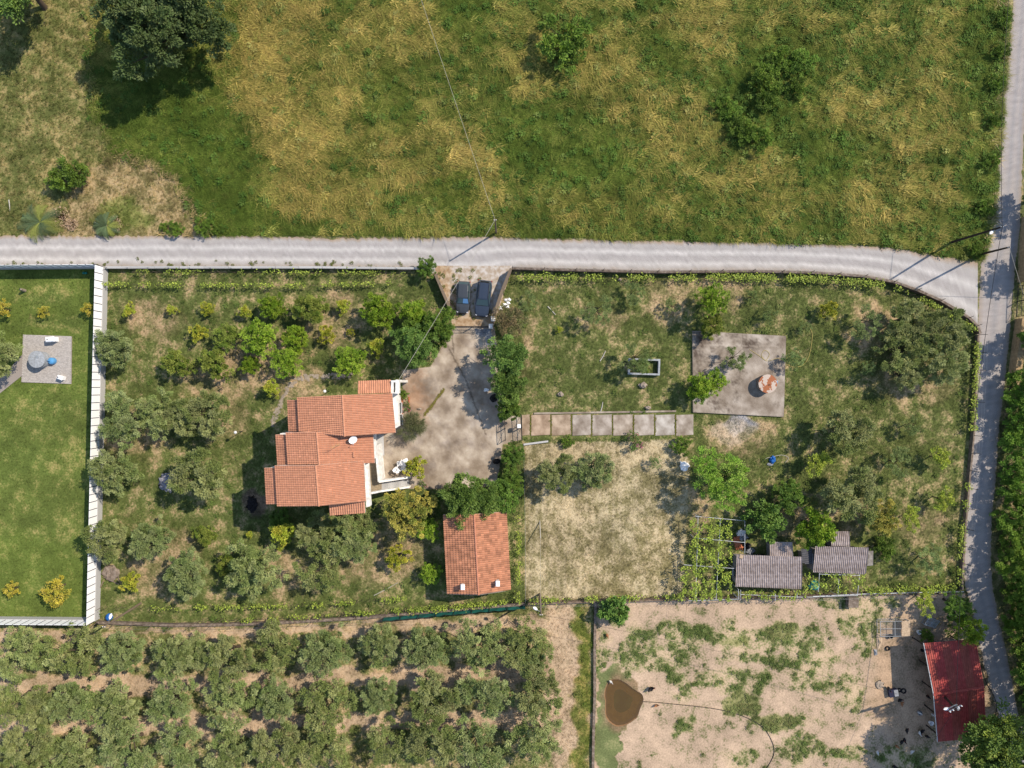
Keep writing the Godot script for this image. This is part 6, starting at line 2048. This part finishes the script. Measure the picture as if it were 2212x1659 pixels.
# ------------------------------------------------------------------ poles and wires
func pole(label: String, base: Vector3, top: Vector3, r: float, m: String, lamp := Vector3.ZERO, arm := false) -> Node3D:
	var t := thing("utility_pole", label, "pole", Vector3(base.x, 0, base.z))
	var d := top - Vector3(base.x, 0, base.z)
	var mb := MB.new()
	mb.tube([Vector3(0, -.2, 0), d * .5, d], [r * 1.2, r, r * .75], 10)
	part("shaft", mb, m, t)
	if lamp != Vector3.ZERO:
		var a := MB.new()
		a.tube([d * .86, d * .9 + lamp * .5, d * .9 + lamp], [.03, .03, .03], 6)
		part("lamp_arm", a, "metal", t)
		var l := MB.new()
		l.tube([d * .9 + lamp * .85, d * .9 + lamp * 1.1, d * .9 + lamp * 1.5, d * .9 + lamp * 1.75], [.06, .16, .18, .05], 8)
		part("lamp_head", l, "white_plastic", t)
	if arm:
		var c := MB.new()
		c.bar(d + Vector3(-.7, -.25, .35), d + Vector3(.7, -.25, -.35), .1, .1)
		c.bar(d + Vector3(-.5, -.7, .25), d + Vector3(.5, -.7, -.25), .1, .1)
		part("crossarm", c, "metal", t)
		for s in [-.65, -.3, .3, .65]:
			var i := MB.new()
			i.lathe(d + Vector3(s, -.2, -s * .5), [[.05, 0], [.07, .06], [.04, .12], [.06, .18], [.001, .22]], 8)
			part("insulator", i, "white_plastic", t)
	else:
		for s in [-.12, .12]:
			var i := MB.new()
			i.lathe(d + Vector3(s, -.05, 0), [[.04, 0], [.05, .06], [.03, .1], [.001, .14]], 8)
			part("insulator", i, "white_plastic", t)
	return t

func wire(label: String, a: Vector3, b: Vector3, sag: float, r := .018, m := "hose_black") -> void:
	var t := thing("overhead_wire", label, "wire", a)
	var pts := []; var rad := []
	for i in 25:
		var u := i / 24.0
		pts.append((b - a) * u - Vector3(0, sag * 4 * u * (1 - u), 0)); rad.append(r)
	var mb := MB.new()
	mb.tube(pts, rad, 5)
	part("strand", mb, m, t)

func build_poles() -> void:
	var p1t := pl(2165, 490, 9.2); var p2t := pl(2180, 534, 8.6); var p3t := pl(1069.5, 475, 7.0)
	var p5t := pl(2066, 1532, 8.0); var p6t := pl(1168.8, 1328, 7.9); var p7t := pl(224, 1354, 8.1)
	pole("dark wooden street-lamp pole at the lane junction, in the field grass", pl(2050, 525), p1t, .13, "wood_dark", Vector3(-.5, .1, .35))
	pole("leaning dark wooden pole with a stay wire at the lane junction", pl(2120, 549), p2t, .12, "wood_dark")
	pole("slim wooden pole at the field edge facing the gateway", pl(1072, 503), p3t, .1, "wood")
	pole("wooden power pole rising through the red barn roof with crossarms", pl(2026, 1490), p5t, .15, "wood_dark", Vector3(-.7, 0, .15), true)
	pole("wooden lamp pole by the wall between dry plot and orchard", pl(1166, 1283), p6t, .12, "wood", Vector3(-.5, 0, -.35))
	pole("long grey wooden pole with lamp beside the white fence corner", pl(304, 1303), p7t, .12, "wood", Vector3(.25, 0, -.7))
	var tf := thing("transformer", "small grey transformer drum hanging on the barn pole's crossarm", "transformer", p5t + Vector3(.75, -1.5, .35))
	var mb := MB.new()
	mb.lathe(Vector3.ZERO, [[.2, 0], [.22, .05], [.22, .6], [.18, .66], [.001, .7]], 14)
	part("drum", mb, "tank_grey", tf)
	var br := MB.new()
	br.bar(Vector3(-.75, .5, -.35), Vector3(0, .4, 0), .06, .06)
	br.bar(Vector3(0, .6, 0), Vector3(-.1, 1.3, -.1), .03, .03)
	part("bracket", br, "metal_dark", tf)
	wire("pale overhead wire crossing the field to the slim pole", pl(897, -40, 8.0), p3t, .5, .016, "cable_pale")
	wire("pale service wire from the slim pole to the house corner", p3t, pl(858, 826, 8.7), .35, .02, "cable_pale")
	wire("thick dark overhead cable along the lane from the street-lamp pole", p1t, p5t, 1.6, .028)
	wire("dark overhead wire leaving the street-lamp pole northward", pl(2190, -120, 9.0), p1t, .8, .025)
	wire("stay wire from the leaning pole down to the far gate", p2t, pl(2212, 640, .5), .0, .02, "cable_pale")
	wire("long overhead wire above the poultry yard between two poles", p6t, p5t, 1.4, .014, "hose_black")
	wire("overhead wire above the vine rows between two lamp poles", p7t, p6t, 1.2, .018)
	wire("overhead wire from the barn pole toward the bottom corner", p5t, pl(1950, 1720, 7.0), .4, .018)
	var st := thing("leaning_stake", "pale wooden stake leaning in the dry plot, tied to a wire", "stake", pl(1166, 1125))
	var sb := MB.new()
	var stt := pl(1167.6, 1162, 1.8) - pl(1166, 1125)
	sb.cyl(Vector3(0, -.05, 0), stt, .06, .05, 8)
	part("shaft", sb, "cable_pale", st)
	wire("thin stay wire from the leaning stake to the lamp pole", pl(1167.6, 1162, 1.8), p6t * Vector3(1, 0, 1) + Vector3(0, 6.8, 0), .1, .012, "cable_pale")

# ------------------------------------------------------------------ small things
func lump(mb: MB, at: Vector3, r: Vector3, sd: int, rough := .25, sides := 9, rows := 6) -> void:
	var f := noise(1.1, 2, sd)
	var pt := func(i: int, j: int) -> Vector3:
		var a := TAU * (j % sides) / sides; var b := PI * i / rows - PI / 2
		var d := Vector3(cos(a) * cos(b), sin(b), sin(a) * cos(b))
		return at + d * r * (1.0 + rough * f.get_noise_3dv(d * 2.2) * 2.0)
	for i in rows:
		for j in sides:
			mb.quad(pt.call(i + 1, j), pt.call(i + 1, j + 1), pt.call(i, j + 1), pt.call(i, j))

func simple(called: String, label: String, category: String, dx: float, dy: float, r: Vector3, m: String, sd: int, rough := .25, group := "", h := 0.0, sides := 14) -> void:
	var t := thing(called, label, category, pl(dx, dy) + Vector3(0, h, 0), 0.0, group)
	var mb := MB.new()
	lump(mb, Vector3(0, r.y * .75, 0), r, sd, rough, sides, sides / 2 + 1)
	part("body", mb, m, t)

func cloth(label: String, called: String, pts: Array, m: String, sd: int, hmax: float) -> void:
	var c := Vector2.ZERO
	for p in v2(pts): c += p / (pts.size() / 2.0)
	var t := thing(called, label, "tarpaulin", pl(c.x, c.y) + Vector3(0, .03, 0))
	var f := noise(.9, 3, sd)
	var ringp := v2(pts)
	var mb := MB.new()
	var n := ringp.size()
	var at := func(p: Vector2, k: float) -> Vector3:
		var q := pl(p.x, p.y) - pl(c.x, c.y)
		return Vector3(q.x, .02 + hmax * (.25 + .75 * (1.0 - k)) * (.5 + absf(f.get_noise_2d(q.x * 1.6, q.z * 1.6)) * 2.2) * (1.0 - k * .85), q.z)
	for i in n:
		for s in 3:
			for k in 5:
				var v := []
				for e in [[s, k], [s + 1, k], [s + 1, k + 1], [s, k + 1]]:
					var p: Vector2 = ringp[i].lerp(ringp[(i + 1) % n], e[0] / 3.0)
					v.append(at.call(c.lerp(p, e[1] / 5.0), e[1] / 5.0))
				mb.quad(v[0], v[1], v[2], v[3])
	M[m].cull_mode = BaseMaterial3D.CULL_DISABLED
	part("sheet", mb, m, t)

func hen(dx: float, dy: float, turn: float, m: String, label: String, group: String, k := 1.0) -> void:
	var t := thing("hen", label, "hen", pl(dx, dy), turn, group)
	t.scale = Vector3.ONE * k
	var b := MB.new()
	b.tube([Vector3(0, .40, -.30), Vector3(0, .34, -.22), Vector3(0, .27, -.12), Vector3(0, .25, 0), Vector3(0, .28, .12), Vector3(0, .36, .19), Vector3(0, .44, .21), Vector3(0, .48, .24), Vector3(0, .47, .29), Vector3(0, .46, .33)], [.02, .06, .11, .135, .11, .06, .042, .05, .03, .006], 10)
	part("body", b, m, t)
	for s in [-1.0, 1.0]:
		var w := MB.new()
		w.hexa([Vector3(s * .11, .22, -.14), Vector3(s * .13, .22, .08), Vector3(s * .145, .22, .08), Vector3(s * .125, .22, -.14), Vector3(s * .08, .36, -.1), Vector3(s * .09, .36, .06), Vector3(s * .11, .36, .06), Vector3(s * .1, .36, -.1)])
		part("wing", w, m, t)
		var l := MB.new()
		l.tube([Vector3(s * .05, .18, 0), Vector3(s * .055, .08, -.02), Vector3(s * .055, .01, .0), Vector3(s * .055, .008, .07)], [.025, .01, .009, .006], 5)
		part("leg", l, "hose_yellow", t)
	var c := MB.new()
	c.hexa([Vector3(-.008, .51, .2), Vector3(.008, .51, .2), Vector3(.008, .51, .28), Vector3(-.008, .51, .28), Vector3(-.005, .56, .21), Vector3(.005, .56, .21), Vector3(.005, .55, .26), Vector3(-.005, .55, .26)])
	part("comb", c, "lamp_red", t)

func hose(label: String, pts: Array, r: float, m: String, h := .02) -> void:
	var pp := v2(pts)
	var o := pl(pp[0].x, pp[0].y)
	var t := thing("hose", label, "hose", o + Vector3(0, h, 0))
	var path := []; var rad := []
	for i in pp.size() - 1:
		for k in 6:
			var p: Vector2 = pp[i].cubic_interpolate(pp[i + 1], pp[maxi(i - 1, 0)], pp[mini(i + 2, pp.size() - 1)], k / 6.0)
			path.append(pl(p.x, p.y) - o + Vector3(0, r, 0)); rad.append(r)
	var mb := MB.new()
	mb.tube(path, rad, 6)
	part("line", mb, m, t)

func globe_lamp(dx: float, dy: float, label: String) -> void:
	var top := pl(dx, dy, 2.3)
	var t := thing("garden_lamp", label, "lamp", Vector3(top.x, 0, top.z))
	var p := MB.new()
	p.cyl(Vector3(0, -.05, 0), Vector3(0, 2.12, 0), .045, .035, 8)
	part("post", p, "metal_dark", t)
	var g := MB.new()
	var pr := []
	for i in 9: pr.append([maxf(.001, .19 * sin(PI * i / 8.0)), 2.3 - .19 * cos(PI * i / 8.0)])
	g.lathe(Vector3.ZERO, pr, 16)
	part("globe", g, "globe", t)

func chair(at: Vector3, bs: Basis, label: String) -> void:
	var t := thing("plastic_chair", label, "chair", at, 0.0, "discarded plastic chairs")
	t.basis = bs
	var s := MB.new()
	s.hexa([Vector3(-.22, .40, -.22), Vector3(.22, .40, -.22), Vector3(.24, .40, .24), Vector3(-.24, .40, .24), Vector3(-.22, .44, -.22), Vector3(.22, .44, -.22), Vector3(.24, .45, .24), Vector3(-.24, .45, .24)])
	part("seat", s, "white_plastic", t)
	var b := MB.new()
	b.hexa([Vector3(-.22, .45, -.26), Vector3(.22, .45, -.26), Vector3(.22, .45, -.22), Vector3(-.22, .45, -.22), Vector3(-.19, .88, -.36), Vector3(.19, .88, -.36), Vector3(.19, .88, -.32), Vector3(-.19, .88, -.32)])
	part("backrest", b, "white_plastic", t)
	for x in [-.2, .2]:
		var a := MB.new()
		a.bar(Vector3(x * 1.25, .64, -.28), Vector3(x * 1.25, .64, .2), .06, .03)
		part("armrest", a, "white_plastic", t)
		for z in [-.2, .22]:
			var l := MB.new()
			l.bar(Vector3(x * 1.2, 0, z * 1.1), Vector3(x, .41, z), .05, .04)
			part("leg", l, "white_plastic", t)

func cage(label: String, q: Array, h: float, cover: bool) -> void:
	var p := v2(q).map(func(d): return pl(d.x, d.y))
	var o: Vector3 = p[0]
	var t := thing("wire_cage", label, "cage", o)
	p = p.map(func(d): return d - o)
	var fr := MB.new()
	for i in 4:
		var a: Vector3 = p[i]; var b: Vector3 = p[(i + 1) % 4]
		var up := Vector3(0, h, 0)
		fr.bar(a + up, b + up, .05, .05); fr.bar(a + Vector3(0, .03, 0), b + Vector3(0, .03, 0), .05, .05); fr.bar(a, a + up, .05, .05)
	fr.bar(p[0].lerp(p[1], .5) + Vector3(0, h, 0), p[3].lerp(p[2], .5) + Vector3(0, h, 0), .05, .05)
	fr.bar(p[0].lerp(p[3], .5) + Vector3(0, h, 0), p[1].lerp(p[2], .5) + Vector3(0, h, 0), .04, .04)
	part("frame", fr, "metal", t)
	var ms := MB.new()
	for i in 33:
		ms.tube([p[0].lerp(p[1], i / 32.0) + Vector3(0, h, 0), p[3].lerp(p[2], i / 32.0) + Vector3(0, h, 0)], [.008, .008], 4, false)
	for i in 4:
		for k in 22:
			var a: Vector3 = p[i].lerp(p[(i + 1) % 4], k / 22.0)
			ms.tube([a, a + Vector3(0, h, 0)], [.008, .008], 4, false)
	part("mesh", ms, "metal", t).set_meta("kind", "stuff")
	if cover:
		var cv := MB.new()
		var a: Vector3 = p[0].lerp(p[1], .74) + Vector3(0, h + .03, 0)
		cv.hexa([a, p[1] + Vector3(0, h + .03, 0), p[2] + Vector3(0, h + .03, 0), p[3].lerp(p[2], .72) + Vector3(0, h + .03, 0), a + Vector3(0, .03, 0), p[1] + Vector3(.05, h + .06, -.2), p[2] + Vector3(.05, h + .05, 0), p[3].lerp(p[2], .72) + Vector3(0, h + .07, 0)])
		part("cover", cv, "tarp_beige", t)

func build_small() -> void:
	var rng := RandomNumberGenerator.new(); rng.seed = 8
	globe_lamp(701.5, 845, "white globe garden lamp on a post behind the tiled house")
	globe_lamp(508.4, 934, "white globe garden lamp beside the footpath among the olives")
	globe_lamp(1089.8, 880.5, "white globe garden lamp in the dark tree by the path gate")
	# ash and burnt ground
	simple("ash_heap", "heap of grey ash on the grass beside a large olive tree", "ash heap", 365, 1041, Vector3(.95, .28, 1.05), "ash", 4, .35, "", 0.0, 28)
	simple("burnt_heap", "black burnt heap on bare soil in the house shadow", "burnt heap", 545, 1090, Vector3(.55, .14, .8), "char", 6, .5, "", 0.0, 24)
	# rocks, logs
	for r in [[1388, 832, .45, .35, "pale boulder on the grass below the concrete trough"], [1211, 851, .35, .25, "pale broken stone on the grass north of the slab path"], [1399, 881, .35, .25, "stone beside the kerb of the slab path"], [1339, 624 - 20, .22, .18, "small white stone beside the road wall vines"], [522, 1176, .32, .08, "flat pale stone in the grass below the house"]]:
		simple("rock", r[4], "rock", r[0], r[1], Vector3(r[2], r[3], r[2] * .75), "stone", int(r[0]), .3)
	for l in [[1296, 780, 1308, 758, "thin pale log on the grass near the trough"], [1297, 890, 1302, 868, "pale log on the grass beside the path kerb"], [204, 480, 252, 500, "grey fallen pole lying across the small palm"], [20, 432, 22, 456, "dead pale branch in the field corner"], [1183, 662, 1200, 680, "thin pale stick on the grass beside the litter"], [808, 1286, 860, 1258, "thin plank lying on the grass by the inner vine row"]]:
		var a := pl(l[0], l[1]); var d := pl(l[2], l[3]) - a
		var t := thing("log", l[4], "log", a)
		var mb := MB.new()
		var lr := .07 if d.length() < 1.6 else .045
		mb.tube([Vector3(0, lr, 0), d * .5 + Vector3(.04, lr, .03), d + Vector3(0, lr, 0)], [lr, lr * .9, lr * .6], 8)
		part("trunk", mb, "cable_pale", t)
	var ls := thing("standing_stone", "leaning pale stump stone on the walled lawn", "stone", pl(54, 628))
	var lm := MB.new()
	lm.tube([Vector3(0, -.05, 0), Vector3(.03, .4, -.02), Vector3(.1, .9, -.05), Vector3(.2, 1.0, -.05)], [.2, .19, .16, .08], 9)
	part("shaft", lm, "stone", ls)
	# soil heap and planks
	simple("soil_heap", "heap of brown soil beside the white fence and yellowish citrus bush", "soil heap", 242, 1238, Vector3(1.0, .25, 1.0), "wall_stone", 12, .3)
	for l in [[250, 1226, 260, 1258], [225, 1245, 258, 1262], [219, 1268, 224, 1255]]:
		var a := pl(l[0], l[1]); var d := pl(l[2], l[3]) - a
		var t := thing("plank", "old wooden plank lying by the soil heap", "plank", a, 0.0, "planks by the soil heap")
		var mb := MB.new()
		mb.bar(Vector3(0, .2, 0), d + Vector3(0, .05, 0), .12, .05)
		part("board", mb, "wood", t)
	# litter and tarpaulin by the gate
	cloth("crumpled grey tarpaulin draped inside the gate", "tarpaulin", [1026, 709, 1036, 711, 1060, 711, 1062, 722, 1056, 727, 1040, 727, 1028, 722], "tarp_grey", 5, .5)
	cloth("long grey plastic sheet trailing under the courtyard tree", "tarpaulin", [1048, 724, 1062, 722, 1068, 740, 1062, 747, 1050, 745], "tarp_grey", 7, .3)
	for i in 7:
		var p := [[1093, 648], [1098, 655], [1090, 658], [1083, 664], [1096, 663], [1100, 647], [1081, 668]][i] as Array
		simple("litter_bag", "crumpled white plastic bag in the litter behind the gate wall", "bag", p[0], p[1], Vector3(.2, .1, .16), "white_plastic", 30 + i, .6, "white litter bags")
	# discarded chairs by the stairs
	for i in 8:
		var p := [[865, 1003, .2], [870, 997, 1.3], [862, 1009, 2.2], [868, 1008, 4.0], [874, 1002, 5.0], [858, 1014, .9], [872, 1011, 3.0], [877, 995, 2.0]][i] as Array
		chair(pl(p[0], p[1]) + Vector3(0, .05 + .12 * (i % 3), 0), Basis(Vector3.UP, p[2]) * Basis(Vector3.RIGHT, rng.randf_range(-.9, .9)), "white plastic chair thrown on the heap beside the stairs")
	# courtyard things
	var bf := thing("flower_bed", "brick-edged flower bed along the house's east wall", "flower bed", pl(876, 870))
	for l in [[869, 846, 869, 896], [884, 857, 884, 890]]:
		var a := pl(l[0], l[1]) - pl(876, 870); var d := pl(l[2], l[3]) - pl(876, 870)
		for i in 10:
			var mb := MB.new()
			mb.bar(a.lerp(d, i / 10.0 + .005) + Vector3(0, .1, 0), a.lerp(d, (i + 1) / 10.0 - .005) + Vector3(0, .1, 0), .12, .22)
			part("brick", mb, "terracotta", bf)
	simple("bin_bag", "black rubbish bag under the courtyard tree", "bag", 1067, 861, Vector3(.4, .3, .42), "black", 41, .35)
	simple("white_sack", "small white and black sack on the shaded courtyard concrete", "sack", 1050, 842, Vector3(.3, .2, .22), "white_plastic", 42, .4)
	simple("dark_crate", "dark bundle with a white lid under the courtyard's lower trees", "bundle", 1073, 996, Vector3(.45, .35, .35), "black", 43, .2)
	simple("bird_bath", "little stone figure lying on the courtyard's rusty stain", "ornament", 907, 883, Vector3(.3, .15, .12), "stone", 44, .3)
	var mo := thing("mailbox_post", "white box on the path gate beside the dark bars", "box", pl(1121, 919))
	var mb0 := MB.new()
	mb0.bar(Vector3(0, -.03, 0), Vector3(0, 1.2, 0), .07, .07)
	part("post", mb0, "metal_dark", mo)
	var mb1 := MB.new()
	mb1.hexa([Vector3(-.2, 1.2, -.25), Vector3(.2, 1.2, -.25), Vector3(.2, 1.2, .25), Vector3(-.2, 1.2, .25), Vector3(-.2, 1.5, -.22), Vector3(.2, 1.5, -.22), Vector3(.2, 1.5, .22), Vector3(-.2, 1.5, .22)])
	part("case", mb1, "white_plastic", mo)
	# garden oddments
	simple("blue_bag", "bright blue plastic bag on the grass near the lime green tree", "bag", 1668, 992, Vector3(.32, .25, .42), "bag_blue", 50, .4)
	simple("plastic_scrap", "pale plastic scrap below the blue bag", "plastic scrap", 1664, 1003, Vector3(.4, .08, .2), "tarp_grey", 51, .4)
	simple("white_sack", "tied white sack at the dry plot's corner", "sack", 1477, 1006, Vector3(.6, .4, .55), "white_plastic", 52, .35)
	simple("green_tub", "teal green plastic tub in the vines between the sheds", "tub", 1757, 1263, Vector3(.6, .35, .6), "teal_plastic", 53, .3)
	simple("blue_drum", "dark blue drum with a teal strap beside the leaning pole", "drum", 239, 1331, Vector3(.42, .4, .45), "bag_blue", 54, .15)
	simple("green_bucket", "dark green bucket hanging in the dry plot's olive tree", "bucket", 1201, 1008, Vector3(.35, .3, .3), "net_green", 55, .2)
	for p in [[182, 590], [187, 590]]:
		simple("teal_ball", "teal plastic ball in the shadow of the lawn fence", "ball", p[0], p[1], Vector3(.16, .16, .16), "teal_plastic", 56, .0, "two teal balls")
	var dh := thing("concrete_kennel", "small concrete kennel box with a slanted lid at the yard wall", "kennel", pl(1836, 1297))
	var kb := MB.new()
	kb.hexa([Vector3(-.55, -.03, -.6), Vector3(.55, -.03, -.6), Vector3(.55, -.03, .55), Vector3(-.55, -.03, .55), Vector3(-.55, 1.0, -.6), Vector3(.55, 1.0, -.6), Vector3(.55, .85, .55), Vector3(-.55, .85, .55)])
	part("case", kb, "wall_stone", dh)
	var kl := MB.new()
	kl.hexa([Vector3(-.62, 1.005, -.66), Vector3(.62, 1.005, -.66), Vector3(.62, .855, .62), Vector3(-.62, .855, .62), Vector3(-.62, 1.07, -.66), Vector3(.62, 1.07, -.66), Vector3(.62, .92, .62), Vector3(-.62, .92, .62)])
	part("lid", kl, "wall_stone", dh)
	# hoses
	hose("black irrigation hose curving across the poultry yard", [1390, 1515, 1420, 1517, 1450, 1520, 1540, 1530, 1600, 1545, 1640, 1565, 1662, 1590, 1672, 1625, 1655, 1660, 1630, 1690], .035, "hose_black")
	hose("yellow garden hose looping over the tank slab", [1617, 755, 1640, 770, 1652, 778, 1660, 765, 1650, 757, 1643, 768, 1655, 780, 1680, 774, 1690, 782], .025, "hose_yellow", .285)
	hose("yellow garden hose on the grass past the tank slab", [1700, 788, 1715, 793, 1735, 788, 1748, 765, 1754, 725, 1749, 709], .03, "hose_yellow", .03)
	hose("pale hose on the grass beside the blue bag", [1646, 998, 1655, 990, 1675, 985, 1690, 983, 1703, 989, 1695, 1000], .03, "cable_pale", .03)
	hose("dark cable lying along the barn's lane side", [2120, 1440, 2128, 1470, 2142, 1495, 2152, 1520, 2150, 1550], .04, "hose_black", .02)
	# poultry yard
	cage("long wire coop with a beige sheet over one end", [1894, 1337, 1957, 1337, 1957, 1369, 1895, 1370], .8, true)
	cage("small empty wire cage frame beside the lime green shrub", [2000, 1330, 2023, 1338, 2012, 1352, 1990, 1345], .7, false)
	cloth("torn beige tarpaulin trailing beside the wire coop", "tarpaulin", [1893, 1366, 1906, 1370, 1905, 1388, 1900, 1400, 1895, 1404, 1893, 1385], "tarp_beige", 15, .25)
	cloth("pale plastic scrap sheet at the weed edge below the coop", "tarpaulin", [1887, 1402, 1894, 1403, 1895, 1414, 1889, 1416], "tarp_grey", 16, .25)
	for b in [["white bucket on the shaded soil beside the bush", 1983, 1364, "white_plastic"], ["dark bucket below the wire coop", 1922, 1373, "rubber"], ["white basin beside the barn's open side", 2009, 1560, "white_plastic"], ["pale tub between hens near the barn", 1984, 1538, "tarp_grey"]]:
		var t := thing("bucket", b[0], "bucket", pl(b[1], b[2]))
		var mb := MB.new()
		mb.lathe(Vector3.ZERO, [[.001, .03], [.2, .03], [.27, .38], [.29, .38], [.21, 0], [.001, 0]], 16)
		part("bowl", mb, b[3], t)
		var h := MB.new()
		h.tube([Vector3(-.28, .36, 0), Vector3(-.2, .42, .15), Vector3(0, .44, .24), Vector3(.2, .42, .15), Vector3(.28, .36, 0)], [.012, .012, .012, .012, .012], 5)
		part("handle", h, "metal", t)
	for ty in [[1917, 1400, .3], [1951, 1492, .34], [1942, 1490, .26]]:
		var t := thing("old_tyre", "old rubber tyre lying flat on the yard soil", "tyre", pl(ty[0], ty[1]), 0.0, "old tyres in the yard")
		var mb := MB.new()
		var k: float = ty[2]
		mb.lathe(Vector3.ZERO, [[k * .62, .02], [k * .95, 0], [k, .05], [k, .13], [k * .95, .18], [k * .62, .16], [k * .62, .02]], 18)
		part("tread", mb, "rubber", t)
	var bx := thing("dark_crate", "dark blue-grey crate with a lid in the yard shade", "crate", pl(1926, 1494), .2)
	var bb := MB.new()
	bb.hexa([Vector3(-.5, -.02, -.42), Vector3(.5, -.02, -.42), Vector3(.5, -.02, .42), Vector3(-.5, -.02, .42), Vector3(-.55, .5, -.46), Vector3(.55, .5, -.46), Vector3(.55, .5, .46), Vector3(-.55, .5, .46)])
	part("case", bb, "post_navy", bx)
	var bl := MB.new()
	bl.box(Vector3(.3, .53, .02), Vector3(.5, .05, .8))
	part("lid", bl, "tarp_grey", bx)
	simple("bone_pile", "pile of pale twigs beside the weed clump in the yard", "twigs", 1900, 1478, Vector3(.4, .12, .45), "stone", 60, .6)
	for h in [[1917, 1485, .5], [1941, 1510, 2.0], [2001, 1502, 4.0], [1989, 1403, 1.0], [1956, 1575, 3.0], [1989, 1577, 5.5], [1951, 1596, .2], [1945, 1600, 2.5], [1999, 1588, 4.4], [1929, 1653, 1.4]]:
		hen(h[0], h[1], h[2], "black_feather", "black hen on the bare yard soil near the barn", "black hens", 1.25)
	for h in [[1983, 1537, 1.0], [1967, 1621, 2.4], [1984, 1581, .3], [2012, 1541, 4.0], [1893, 1622, 3.3]]:
		hen(h[0], h[1], h[2], "white_feather", "white hen on the yard soil near the barn", "white hens", 1.15)
	for h in [[1935, 1610, 1.0], [1946, 1518, 3.0], [1311, 1371, .4], [1417, 1522, 2.0]]:
		hen(h[0], h[1], h[2], "brown_feather", "brown hen wandering over the poultry yard", "brown hens", 1.1)
	hen(1405, 1485, 2.2, "black_feather", "large dark bird standing on the bank beside the pond", "", 1.7)
	hen(1319, 1471, .8, "white_feather", "white bird at the pond's upper edge", "", 1.0)
	# stick and junk in the shadowed corner near the sheds
	for i in 6:
		var p := [[1598, 1150], [1606, 1160], [1590, 1165], [1610, 1178], [1596, 1180], [1620, 1190]][i] as Array
		simple("scrap_heap", "piece of rusty scrap piled beside the fig tree and first shed", "scrap", p[0], p[1], Vector3(.5, .25, .4), ["rust", "tarp_grey", "terracotta", "black", "terracotta", "tarp_grey"][i], 70 + i, .5, "scrap pile")
	# stone footpath traces in the citrus garden
	var fp := Node3D.new()
	fp.name = "footpath"
	add_child(fp)
	fp.set_meta("kind", "structure")
	var fpts := resample([588, 915, 603, 880, 620, 842, 635, 822, 665, 814, 700, 812, 760, 812], 46)
	for i in 46:
		for k in 2:
			var mb := MB.new()
			var g := rng.randf_range(.8, 1.1)
			mb.col = Color(g, g, g)
			lump(mb, Vector3.ZERO, Vector3(rng.randf_range(.16, .3), .035, rng.randf_range(.14, .25)), i * 2 + k, .25, 7, 4)
			var o := put("paving_stone", mb.mesh(), M.stone, fp)
			o.position = pl(fpts[i].x + rng.randfn() * 2.5, fpts[i].y + rng.randfn() * 2.5) + Vector3(0, .02, 0)
			o.rotation.y = rng.randf() * TAU
